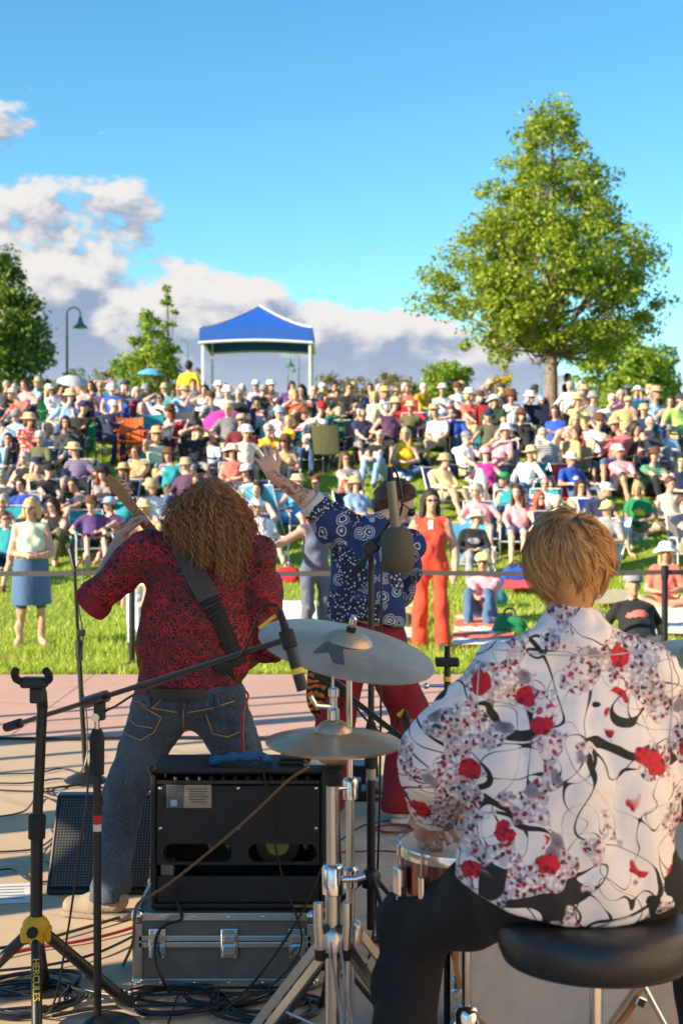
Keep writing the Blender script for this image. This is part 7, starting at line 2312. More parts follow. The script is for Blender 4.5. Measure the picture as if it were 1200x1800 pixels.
    MB().cyl((x, y, zt - 0.01), (x, y, zt + 0.025), 0.009, seg=10).build('top_bolt', M_RUBBER, r, True)
    MB().cyl((x - 0.062, y, zt - 0.10), (x, y, zt - 0.10), 0.005, seg=8).build('thumb_screw', CHROME, r, True)
    MB().ball((x - 0.066, y, zt - 0.10), 0.010).build('thumb_knob', CHROME, r, True)
    MB().cyl((x, y, zt - 0.085), (x, y, zt - 0.07), 0.013, seg=12).build('yellow_band', M_TAPE, r, True)
    tripod(r, x, y, 0.3, 0, 0.24, M_POWDER, 0.009, 0.2, False)


def guitar_stand():
    x, y = (64 - 600) / FPX * 4.5, 4.5
    s = FPX / 4.5
    r = root('guitar_stand', (x, y, 0), 'black tripod guitar stand with a yellow collar and empty yoke', 'guitar stand')
    zz = lambda py: 1.68 - (py - 869) / s
    top = P(73, 1215, 4.5)
    hub = P(62, 1630, 4.5)
    cl = P(64, 1455, 4.5)
    MB().cyl(hub, cl, 0.0195, seg=18).build('lower_tube', M_POWDER, r, True)
    MB().cyl(cl, P(74, 1240, 4.5), 0.0165, seg=18).build('upper_tube', M_POWDER, r, True)
    MB().lathe([(0.02, -0.04), (0.027, -0.036), (0.028, 0.034), (0.022, 0.04)], cl, (top - hub), 18).build('height_clamp', M_RUBBER, r, True)
    MB().tube([P(74, 1245, 4.5), P(72, 1218, 4.49), P(64, 1204, 4.46)], 0.018, 12).build('neck_post', M_POWDER, r, True)
    b = P(60, 1200, 4.44)
    MB().box(b, (0.085, 0.05, 0.034)).build('yoke_body', M_BLACK, r, bevel=0.01)
    for sx in (-1, 1):
        MB().tube(spline([b + Vector((sx * 0.03, 0, 0)), b + Vector((sx * 0.05, -0.02, 0.012)), b + Vector((sx * 0.052, -0.04, 0.03)), b + Vector((sx * 0.046, -0.055, 0.045))], 4), 0.0125, 10).build('yoke_arm', M_RUBBER, r, True)
    MB().box(P(66, 1222, 4.47), (0.045, 0.045, 0.05)).build('yoke_latch', M_BLACK, r, bevel=0.006)
    h = MB().lathe([(0.02, -0.03), (0.036, -0.026), (0.046, -0.008), (0.044, 0.012), (0.027, 0.03), (0.02, 0.032)], hub, (0, 0, 1), 8).build('hub', M_YELLOW, r, False, 0.004)
    ends = [P(168, 1722, 4.55), P(-42, 1668, 4.35), P(84, 1800, 4.18), P(40, 1722, 4.95)]
    ends[1].z = 0.02; ends[0].z = 0.02; ends[2].z = 0.02; ends[3].z = 0.02
    feet = [Vector((x + 0.27, y + 0.12, 0.02)), Vector((x - 0.30, y + 0.03, 0.02)), Vector((x + 0.05, y - 0.24, 0.02)), Vector((x - 0.04, y + 0.30, 0.02))]
    for i, e in enumerate(feet):
        d = (e - hub).normalized()
        MB().box(hub + d * 0.04, (0.04, 0.04, 0.05)).build('hub_lug', M_YELLOW, h, bevel=0.008)
        MB().cyl(hub + d * 0.045, e, 0.0185 if i != 2 else 0.0165, seg=16).build('leg', M_POWDER, r, True)
        MB().cyl(e - d * 0.05, e + d * 0.012, 0.0215, seg=16).build('rubber_foot', M_RUBBER, r, True)
    MB().lathe([(0.008, 0), (0.018, 0.004), (0.018, 0.02), (0.008, 0.024)], hub + Vector((0.0, -0.045, -0.005)), (0, -1, 0), 8).build('knob', M_RUBBER, r, True)
    e = feet[2]
    d = (e - hub).normalized()
    tpos = hub.lerp(e, 0.48)
    nrm = Vector((0.1, -1, 0.25)).normalized()
    nrm = (nrm - d * nrm.dot(d)).normalized()
    text_mesh('HERCULES', 0.029, 'lettering', M_TAPE, r, tpos + nrm * 0.0172, d, nrm.cross(d))


def amplifier():
    Y0 = 4.84
    X0, X1, Z0, Z1 = -0.652, -0.052, 0.262, 0.745
    XC = (X0 + X1) / 2
    tolex = mat('black_tolex', (0.013, 0.0125, 0.012), 0.55, var=0.25, scale=60, bump=0.5, bscale=330)
    worn = mat('bare_worn_ply', (0.34, 0.19, 0.09), 0.8, var=0.3)
    r = root('guitar_amplifier', (XC, Y0 + 0.14, Z0), 'worn black guitar combo amplifier, its open back facing the drums', 'amplifier')
    T = 0.02
    D = 0.27
    for nm, c, s in (('cabinet_top', (XC, Y0 + D / 2, Z1 - T / 2), (X1 - X0, D, T)), ('cabinet_bottom', (XC, Y0 + D / 2, Z0 + T / 2), (X1 - X0, D, T)),
                     ('cabinet_side', (X0 + T / 2, Y0 + D / 2, (Z0 + Z1) / 2), (T, D, Z1 - Z0 - 2 * T - 0.002)), ('cabinet_side', (X1 - T / 2, Y0 + D / 2, (Z0 + Z1) / 2), (T, D, Z1 - Z0 - 2 * T - 0.002)),
                     ('baffle', (XC, Y0 + D - 0.02, (Z0 + Z1) / 2), (X1 - X0 - 2 * T - 0.004, 0.018, Z1 - Z0 - 2 * T - 0.004))):
        MB().box(c, s).build(nm, tolex, r, bevel=0.008)
    # upper back panel with two slots, as a flat curve with holes
    cu = bpy.data.curves.new('back_panel', 'CURVE')
    cu.dimensions = '2D'
    cu.fill_mode = 'BOTH'
    cu.extrude = 0.006
    def loop(pts):
        sp = cu.splines.new('POLY')
        sp.points.add(len(pts) - 1)
        for p, (a, b) in zip(sp.points, pts):
            p.co = (a, b, 0, 1)
        sp.use_cyclic_u = True
    w, h = (X1 - X0) / 2 - T - 0.003, 0.135
    loop([(-w, -h), (w, -h), (w, h), (-w, h)])
    for cx in (-0.139, 0.150):
        hw, hh = 0.117, 0.031
        pts = []
        for k in range(12):
            a = -math.pi / 2 + math.pi * k / 11
            pts.append((cx + hw - hh + hh * math.cos(a), -0.094 + hh * math.sin(a)))
        for k in range(12):
            a = math.pi / 2 + math.pi * k / 11
            pts.append((cx - hw + hh + hh * math.cos(a), -0.094 + hh * math.sin(a)))
        loop(pts)
    cu.materials.append(mat('black_back_panel', (0.012, 0.0115, 0.011), 0.6, var=0.2, scale=30, bump=0.2, bscale=260))
    bp = bpy.data.objects.new('back_panel', cu)
    COL.objects.link(bp)
    as_mesh(bp, r, Matrix.Translation(Vector((XC, Y0 + 0.006, Z1 - 0.06 - h)) - r.location) @ Matrix.Rotation(math.pi / 2, 4, 'X'))
    MB().box((XC, Y0 + 0.01, Z0 + 0.068), (X1 - X0 - 2 * T - 0.006, 0.014, 0.09)).build('lower_back_panel', tolex, r, bevel=0.004)
    MB().box((XC, Y0 + 0.03, Z1 - 0.048), (X1 - X0 - 2 * T - 0.006, 0.05, 0.012)).build('control_plate', mat('control_plate', (0.05, 0.045, 0.04), 0.35, 0.7), r)
    rg = np.random.RandomState(3)
    for i in range(12):
        px = X0 + 0.085 + i * 0.041
        MB().lathe([(0.008, 0), (0.0095, 0.002), (0.008, 0.016), (0.0, 0.017)], (px, Y0 + 0.016, Z1 - 0.042), (0, -0.5, 1), 12).build('knob' if i > 2 else 'tube_pin', M_BLACK if i > 2 else CHROME, r, True)
    for px, pz in ((X0 + 0.035, Z1 - 0.068), (XC, Z1 - 0.068), (X0 + 0.035, Z1 - 0.205), (XC + 0.0, Z1 - 0.205), (X1 - 0.035, Z1 - 0.068), (X1 - 0.035, Z1 - 0.205)):
        MB().ball((px, Y0 - 0.001, pz), 0.006, 10, 6, (1, 0.5, 1)).build('screw', CHROME, r, True)
    for sx in (X0 + 0.006, X1 - 0.006):
        MB().ball((sx, Y0 + 0.006, Z1 - 0.006), 0.016, 12, 8).build('corner_cap', M_BLACK, r, True)
    for (a, b, c) in ((X0 - 0.0005, Z0 + 0.12, 0.05), (X0 - 0.0005, Z0 + 0.17, 0.02), (X1 + 0.0005, Z0 + 0.04, 0.03)):
        MB().box((a, Y0 + 0.004, b), (0.004, 0.012, c)).build('worn_patch', worn, r)
    MB().box((X1 - 0.06, Y0 - 0.0005, Z0 + 0.012), (0.10, 0.004, 0.008)).build('worn_patch', worn, r)
    MB().lathe([(0.05, 0.0), (0.075, 0.002), (0.075, 0.04), (0.055, 0.05), (0.10, 0.11), (0.125, 0.12)], (XC + 0.13, Y0 + 0.10, Z0 + 0.20), (0, 1, 0), 32).build('loudspeaker', M_POWDER, r, True)
    MB().lathe([(0, -0.002), (0.04, -0.002), (0.04, 0.0)], (XC + 0.13, Y0 + 0.099, Z0 + 0.20), (0, 1, 0), 24).build('loudspeaker_label', mat('yellow_label', (0.38, 0.29, 0.09), 0.6), r)
    for px in (XC - 0.10, XC - 0.04, XC + 0.23):
        MB().lathe([(0.012, 0.0), (0.013, 0.05), (0.006, 0.065), (0.0, 0.066)], (px, Y0 + 0.08, Z0 + 0.25), (0, 0, -1), 14).build('valve', mat('valve_glass', (0.25, 0.25, 0.26), 0.1, 0.6), r, True)
    MB().box((X0 + 0.055, Y0 + 0.05, Z0 + 0.135), (0.045, 0.06, 0.05)).build('transformer', mat('transformer_grey', (0.2, 0.19, 0.17), 0.5, 0.4), r, bevel=0.004)
    # paper label
    lx, lz = (332 - 600) / FPX * Y0, 1.68 - (1401 - 869) / FPX * Y0
    lb = MB().box((lx, Y0 - 0.0015, lz), (0.152, 0.003, 0.078)).build('paper_label', mat('aged_label', (0.40, 0.31, 0.22), 0.7, var=0.2, scale=40), r)
    MB().box((lx - 0.046, Y0 - 0.0036, lz), (0.056, 0.001, 0.076)).build('label_shade', mat('label_shade_grey', (0.10, 0.10, 0.11), 0.3, var=0.2), lb)  # shaded part of the label, put in as a dark grey sheet
    for k in range(6):
        MB().box((lx + 0.028 + 0.004 * (k % 2), Y0 - 0.0036, lz + 0.026 - k * 0.009), (0.07 - 0.01 * (k % 3), 0.001, 0.0022)).build('print_line', mat('label_ink', (0.06, 0.05, 0.045), 0.8, var=0), lb)
    MB().box((lx - 0.052, Y0 - 0.0048, lz - 0.022), (0.022, 0.001, 0.022)).build('label_emblem', mat('label_blue', (0.35, 0.5, 0.62), 0.6), lb)
    # handle on top
    MB().tube(spline([(XC - 0.10, Y0 + 0.13, Z1), (XC - 0.08, Y0 + 0.13, Z1 + 0.02), (XC + 0.08, Y0 + 0.13, Z1 + 0.02), (XC + 0.10, Y0 + 0.13, Z1)], 5), 0.008, 8).build('handle', M_LEATHER, r, True)
    cl = MB()
    pts = spline([(XC - 0.10, Y0 + 0.05, Z1 + 0.014), (XC - 0.03, Y0 + 0.045, Z1 + 0.028), (XC + 0.05, Y0 + 0.05, Z1 + 0.03), (XC + 0.115, Y0 + 0.055, Z1 + 0.018)], 5)
    cl.tube(pts, [0.012 + 0.009 * math.sin(i * 0.9) ** 2 for i in range(len(pts))], 10)
    cl.place('blue_cloth', mat('blue_cloth', (0.015, 0.09, 0.22), 0.8, bump=0.4), 'rolled blue cloth lying on top of the amplifier', 'cloth', None, True)
    wl = root('wallet', (XC + 0.19, Y0 + 0.10, Z1), 'folded black leather wallet on the amplifier top', 'wallet')
    MB().box((XC + 0.19, Y0 + 0.10, Z1 + 0.008), (0.11, 0.09, 0.014)).build('cover', M_LEATHER, wl, bevel=0.004)
    MB().box((XC + 0.192, Y0 + 0.102, Z1 + 0.023), (0.106, 0.088, 0.012)).build('flap', M_LEATHER, wl, bevel=0.004)
    ph = MB().box((X1 - 0.04, Y0 + 0.12, Z1 + 0.005), (0.08, 0.13, 0.009))
    ph.place('setlist_card', mat('white_card', (0.6, 0.58, 0.55), 0.6), 'small pale card lying at the amplifier top edge', 'card', None, bevel=0.002)


def flight_case():
    Y0 = 4.80
    X0, X1, Z1 = -0.702, -0.087, 0.262
    XC = (X0 + X1) / 2
    D = 0.44
    grey = mat('grey_laminate', (0.15, 0.135, 0.115), 0.5, var=0.2, scale=25, bump=0.15, bscale=200)
    r = root('flight_case', (XC, Y0 + D / 2, 0), 'grey flight case with aluminium edges under the amplifier', 'flight case')
    zs = 0.165
    MB().box((XC, Y0 + D / 2, 0.015 + (zs - 0.02) / 2), (X1 - X0 - 0.012, D - 0.012, zs - 0.022)).build('lower_shell', grey, r)
    MB().box((XC, Y0 + D / 2, (zs + 0.02 + Z1 - 0.008) / 2), (X1 - X0 - 0.012, D - 0.012, Z1 - 0.008 - zs - 0.02)).build('lid', grey, r)
    E = 0.026
    for z in (0.012 + E / 2, Z1 - E / 2):
        for yy in (Y0 + 0.004, Y0 + D - 0.004):
            MB().box((XC, yy, z), (X1 - X0 - 0.05, 0.012, E)).build('edge_trim', ALU, r, bevel=0.002)
        for xx in (X0 + 0.004, X1 - 0.004):
            MB().box((xx, Y0 + D / 2, z), (0.012, D - 0.05, E)).build('edge_trim', ALU, r, bevel=0.002)
    for xx in (X0 + 0.012, X1 - 0.012):
        MB().box((xx, Y0 + 0.001, 0.13), (0.034, 0.010, 0.19)).build('edge_trim', ALU, r, bevel=0.002)
    for k, z in enumerate((zs - 0.011, zs + 0.011)):
        MB().box((XC, Y0 + 0.0015, z), (X1 - X0 - 0.03, 0.011, 0.0205)).build('closure_band', ALU, r, bevel=0.003)
    for xx in (X0 + 0.012, X1 - 0.012):
        for yy in (Y0 + 0.012, Y0 + D - 0.012):
            for z in (0.024, Z1 - 0.012):
                MB().ball((xx, yy, z), 0.0245, 14, 10).build('ball_corner', CHROME, r, True)
    for px in (276, 403, 521):
        lx = (px - 600) / FPX * Y0
        l = MB().box((lx, Y0 - 0.006, zs - 0.004), (0.058, 0.006, 0.10)).build('latch', CHROME, r, bevel=0.003)
        MB().box((lx, Y0 - 0.012, zs + 0.012), (0.042, 0.008, 0.026)).build('latch_flap', ALU, l, bevel=0.003)
        MB().box((lx, Y0 - 0.0125, zs - 0.026), (0.046, 0.009, 0.036)).build('latch_flap', CHROME, l, bevel=0.003)
        for sx in (-0.019, 0.019):
            for dz in (-0.05, -0.003, 0.036):
                MB().ball((lx + sx, Y0 - 0.0105, zs + dz), 0.0042, 8, 6).build('rivet', ALU, l, True)
    for k in range(5):
        for z in (0.025, Z1 - 0.013):
            MB().ball((X0 + 0.09 + k * 0.115, Y0 - 0.003, z), 0.0048, 8, 6, (1, 0.5, 1)).build('rivet', CHROME, r, True)


def wedge():
    grille, N, b = node_mat('perforated_grille', 0.45)
    tc = N.n('ShaderNodeTexCoord')
    sx_ = N.n('ShaderNodeSeparateXYZ'); N.l(tc.outputs['Object'], sx_.inputs[0])
    cx_ = N.n('ShaderNodeCombineXYZ'); N.l(sx_.outputs[0], cx_.inputs[0]); N.l(N.math('MULTIPLY', sx_.outputs[2], 1.2), cx_.inputs[1])
    v = N.n('ShaderNodeTexVoronoi', i_Scale=80.0, i_Randomness=0.0, voronoi_dimensions='2D'); N.l(cx_.outputs[0], v.inputs['Vector'])
    N.l(N.mix(N.step(v.outputs['Distance'], 0.30, 0.42), (0.004, 0.004, 0.004), (0.085, 0.075, 0.065)), b.inputs['Base Color'])
    b.inputs['Metallic'].default_value = 0.3
    x0, x1 = -1.235, -0.62
    y0 = 5.93
    r = root('floor_monitor', ((x0 + x1) / 2, y0 + 0.2, 0), 'black wedge floor monitor with a perforated grille beside the amplifier', 'loudspeaker')
    prof = [(y0, 0.012), (y0 + 0.02, 0.0), (y0 + 0.46, 0.0), (y0 + 0.50, 0.16), (y0 + 0.30, 0.375), (y0 + 0.24, 0.372)]
    n = len(prof)
    b_ = MB().add([(x0, y, z) for y, z in prof] + [(x1, y, z) for y, z in prof], [tuple(range(n)), tuple(range(2 * n - 1, n - 1, -1))] + [(i, n + i, n + (i + 1) % n, (i + 1) % n) for i in range(n)])
    b_.build('cabinet', M_POWDER, r, bevel=0.006)
    A, B = Vector((0, y0 + 0.008, 0.032)), Vector((0, y0 + 0.228, 0.358))
    nrm = Vector((0, -(B - A).z, (B - A).y)).normalized()
    g = []
    for t in np.linspace(0, 1, 6):
        p = A.lerp(B, t) + nrm * (0.012 + 0.012 * math.sin(math.pi * t))
        g.append([(x0 + 0.02, p.y, p.z), ((x0 + x1) / 2, p.y, p.z), (x1 - 0.02, p.y, p.z)])
    MB().sheet(g, 0.004).build('grille', grille, r)
    for xx in (x0 + 0.012, x1 - 0.012):
        MB().cyl(Vector((xx, 0, 0)) + A + nrm * 0.006, Vector((xx, 0, 0)) + B + nrm * 0.006, 0.009, seg=8).build('grille_edge', M_BLACK, r, True)


def barrier():
    d = 13.75
    z = 1.68 - (1006 - 869) / FPX * d
    posts = []
    for k, px in enumerate((-236, 232, 700, 1168, 1636)):
        x = (px - 600) / FPX * d
        lab = ['black belt barrier post outside the standing person in denim skirt', 'black belt barrier post hidden behind the guitarist', 'black belt barrier post below the foam microphone', 'black belt barrier post beside the lounging person in black tee', 'black belt barrier post past the drummer']
        r = root('barrier_post', (x, d, 0.0), lab[k], 'barrier post', 'belt barrier posts along the grass')
        MB().lathe([(0, 0.0), (0.17, 0.0), (0.175, 0.012), (0.06, 0.04), (0.035, 0.05)], (x, d, 0.01), seg=32).build('base', M_POWDER, r, True)
        MB().cyl((x, d, 0.04), (x, d, z - 0.06), 0.030, seg=18).build('post', M_POWDER, r, True)
        MB().lathe([(0.03, -0.07), (0.037, -0.065), (0.037, 0.055), (0.03, 0.066), (0.0, 0.068)], (x, d, z), seg=18).build('head', M_RUBBER, r, True)
        posts.append(x)
    belt = mat('grey_belt', (0.07, 0.066, 0.06), 0.6)
    for i in range(4):
        a, b = posts[i] + 0.037, posts[i + 1] - 0.037
        g = [[(a + (b - a) * t, d - 0.001, z + 0.024 - 0.015 * math.sin(math.pi * t)) for t in np.linspace(0, 1, 9)], [(a + (b - a) * t, d - 0.001, z - 0.024 - 0.015 * math.sin(math.pi * t)) for t in np.linspace(0, 1, 9)]]
        MB().sheet(g, 0.004).place('barrier_belt', belt, ['stretch of grey barrier belt before the person in denim skirt', 'stretch of grey barrier belt running behind the guitarist and singer', 'stretch of grey barrier belt passing the orange jumpsuit', 'stretch of grey barrier belt past the drummer\'s stool'][i], 'barrier belt', 'belts of the barrier')


def floor_things():
    rng = np.random.RandomState(6)
    def coil(px, py, rad, turns, label, m=M_GLOSS, r=0.0045, seed=0):
        rg = np.random.RandomState(seed)
        c = floor_pt(px, py)
        pts = []
        n = int(turns * 9)
        off = rg.normal(size=2) * 0.02
        for i in range(n):
            a = i / 9 * 2 * math.pi
            rr = rad * (0.82 + 0.3 * rg.rand())
            pts.append(c + Vector((rr * math.cos(a) + off[0] * math.sin(i * 0.2), rr * 0.8 * math.sin(a) + off[1], 0.002 + 0.010 * rg.rand() * min(2.2, turns / 3))))
        cable(pts, r, m, label, n=5)
    coil(30, 1762, 0.19, 6, 'black cable coil around the legs of the guitar stand', seed=1)
    coil(60, 1735, 0.15, 4, 'loose black cable loops behind the guitar stand', seed=2)
    coil(300, 1768, 0.16, 5, 'black cable coil in front of the flight case', seed=3)
    coil(400, 1758, 0.14, 4, 'tangled black cable loops beside the chrome stand legs', seed=4)
    coil(135, 1392, 0.17, 3, 'black cable loops by the vocal stand base', seed=5, r=0.0042)
    coil(690, 1462, 0.10, 3, 'dark red cable loops on the floor behind the snare', m=mat('dark_red_cable', (0.2, 0.02, 0.025), 0.5), seed=6)
    coil(470, 1775, 0.16, 3, 'thick black cable loops under the hi-hat stand', seed=7, r=0.006)
    runs = [([(-60, 1298), (120, 1299), (300, 1297), (480, 1299), (700, 1300), (1000, 1298)], 0.012, M_GLOSS, 'long straight black cable along the pink paving edge'),
            ([(-40, 1362), (60, 1360), (110, 1352), (150, 1366), (170, 1372)], 0.005, M_GLOSS, 'black cable lying across the tan floor to the vocal stand'),
            ([(-40, 1376), (40, 1378), (100, 1370), (140, 1374)], 0.005, M_GLOSS, 'second black cable beside the vocal stand base'),
            ([(-30, 1440), (40, 1428), (70, 1400), (120, 1430), (90, 1460), (130, 1490)], 0.0045, M_GLOSS, 'curling black cable beside the floor monitor'),
            ([(-30, 1500), (60, 1494), (100, 1470), (74, 1510), (120, 1530)], 0.0045, M_GLOSS, 'looping black cable at the corner of the floor monitor'),
            ([(-30, 1690), (60, 1670), (150, 1655), (235, 1632), (300, 1600)], 0.006, M_RED, 'bright red cable running under the flight case'),
            ([(-30, 1675), (70, 1655), (160, 1630), (240, 1606), (300, 1590)], 0.006, M_GLOSS, 'thick black cable beside the bright red cable'),
            ([(-30, 1712), (80, 1700), (170, 1678), (250, 1640)], 0.005, M_GLOSS, 'black cable crossing in front of the red cable'),
            ([(90, 1790), (180, 1775), (330, 1770), (460, 1782), (560, 1760)], 0.006, M_GLOSS, 'black cable sweeping along the flight case front'),
            ([(-20, 1750), (90, 1738), (190, 1752), (300, 1768), (420, 1764), (540, 1742), (640, 1700)], 0.005, M_GLOSS, 'long black cable between guitar stand and hi-hat stand'),
            ([(150, 1720), (190, 1738), (260, 1752), (360, 1748), (470, 1752)], 0.005, M_GLOSS, 'black cable hugging the flight case base'),
            ([(600, 1500), (680, 1498), (740, 1506), (800, 1500)], 0.005, MATS['dark_red_cable'], 'dark red cable crossing the floor to the snare stand'),
            ([(600, 1478), (640, 1452), (700, 1440), (720, 1420), (690, 1410)], 0.004, M_GLOSS, 'thin black cable leading to the pedal board'),
            ([(655, 1655), (720, 1650), (800, 1648)], 0.014, M_GLOSS, 'fat black cable bundle beside the overhead stand'),
            ([(140, 1545), (60, 1552), (20, 1530), (-20, 1535)], 0.0045, M_GLOSS, 'short black cable near the paper sheet')]
    for k, (px, r, m, lab) in enumerate(runs):
        cable([floor_pt(a, b, 0.006 + r + 0.003 * (k % 4)) for a, b in px], r, m, lab, n=10)
    # cables on the amplifier
    cable([P(536, 1338, 4.86), P(540, 1350, 4.80), P(505, 1374, 4.78), P(440, 1436, 4.76), P(360, 1505, 4.74), P(290, 1560, 4.70), P(245, 1588, 4.68), P(236, 1612, 4.68), P(232, 1660, 4.70), floor_pt(215, 1700)], 0.0055, mat('brown_braid_cable', (0.20, 0.11, 0.045), 0.8, var=0.5, scale=300), 'brown braided cable slanting across the amplifier back', seg=6)
    cable([P(458, 1330, 4.84), P(468, 1390, 4.80), P(480, 1470, 4.79), P(500, 1560, 4.77), P(520, 1610, 4.75), P(530, 1660, 4.74), P(505, 1710, 4.70), floor_pt(440, 1765)], 0.004, M_GLOSS, 'thin black cable hanging down the amplifier back', seg=5)
    cable([P(572, 1510, 4.80), P(545, 1575, 4.74), P(520, 1625, 4.70), P(470, 1700, 4.66), P(425, 1752, 4.64), floor_pt(380, 1790)], 0.0045, M_GLOSS, 'black cable slanting from the amplifier side to the floor', seg=5)
    cable([P(314, 1560, 4.84), P(312, 1590, 4.80), P(318, 1618, 4.77), P(290, 1628, 4.76), P(274, 1650, 4.75), P(272, 1690, 4.74), P(285, 1725, 4.73), floor_pt(300, 1752)], 0.0055, M_GLOSS, 'black power cable looping over the flight case latch', seg=6)
    cable([P(432, 1216, 5.45), P(436, 1225, 5.40), P(428, 1250, 5.35), P(426, 1290, 5.2), P(428, 1326, 5.0)], 0.0045, M_RED, 'red guitar cable hanging from the guitar to the amplifier', seg=5)
    # sheets of paper
    for k, (px, py, rz, lab) in enumerate(((14, 1572, 0.15, 'white printed paper sheet on the floor by the monitor'),)):
        c = floor_pt(px, py, 0.006)
        p = root('paper_sheet', (c.x, c.y, 0.0), lab, 'paper', None)
        MB().box((c.x, c.y, 0.004), (0.24, 0.30, 0.0015), Matrix.Rotation(rz, 3, 'Z')).build('sheet', mat('white_paper', (0.66, 0.65, 0.63), 0.7), p)
        for q in range(5):
            MB().box(Vector((c.x, c.y, 0.0055)) + Matrix.Rotation(rz, 3, 'Z') @ Vector((-0.01 * (q % 2), 0.1 - q * 0.045, 0)), (0.16 - 0.02 * (q % 3), 0.008, 0.0006), Matrix.Rotation(rz, 3, 'Z')).build('print_line', MATS['label_ink'], p)
    # pedal board at the singer's feet
    c = floor_pt(640, 1412, 0.0)
    pb = root('pedal_board', (c.x, c.y, 0), 'small black pedal board with effects pedals at the singer\'s feet', 'pedal board')
    MB().box((c.x, c.y + 0.1, 0.035), (0.46, 0.18, 0.05)).build('board', M_POWDER, pb, bevel=0.006)
    for i in range(4):
        pm = MB().box((c.x - 0.16 + i * 0.105, c.y + 0.1, 0.085), (0.08, 0.13, 0.045)).build('effects_pedal', mat('pedal_%d' % i, [(0.35, 0.36, 0.38), (0.03, 0.05, 0.09), (0.3, 0.28, 0.22), (0.02, 0.02, 0.02)][i], 0.4, 0.3), pb, bevel=0.005)
        MB().cyl((c.x - 0.16 + i * 0.105, c.y + 0.06, 0.10), (c.x - 0.16 + i * 0.105, c.y + 0.06, 0.122), 0.010, seg=12).build('footswitch', CHROME, pm, True)
    text_mesh('nano+', 0.034, 'lettering', mat('white_ink', (0.7, 0.7, 0.7), 0.6, var=0), pb, (c.x + 0.1, c.y + 0.0092, 0.036), (1, 0, 0), (0, 0, 1))
    kb = root('power_brick', (c.x - 0.12, c.y + 0.55, 0), 'black power distribution box behind the pedal board', 'power box')
    MB().box((c.x - 0.12, c.y + 0.55, 0.06), (0.42, 0.2, 0.11)).build('housing', M_POWDER, kb, bevel=0.008)
    for i in range(4):
        MB().box((c.x - 0.27 + i * 0.1, c.y + 0.448, 0.065), (0.05, 0.008, 0.05)).build('socket', M_RUBBER, kb, bevel=0.003)
    # edge of a black road case cut by the frame
    # small dark foot of another stand behind the bass drum
    c = floor_pt(682, 1618, 0.0)
    MB().lathe([(0, 0.0), (0.055, 0.0), (0.06, 0.02), (0.045, 0.05), (0.02, 0.06), (0, 0.061)], c, seg=24).place('cable_puck', M_BLACK, 'round black cable weight on the floor by the snare', 'weight', None, True)


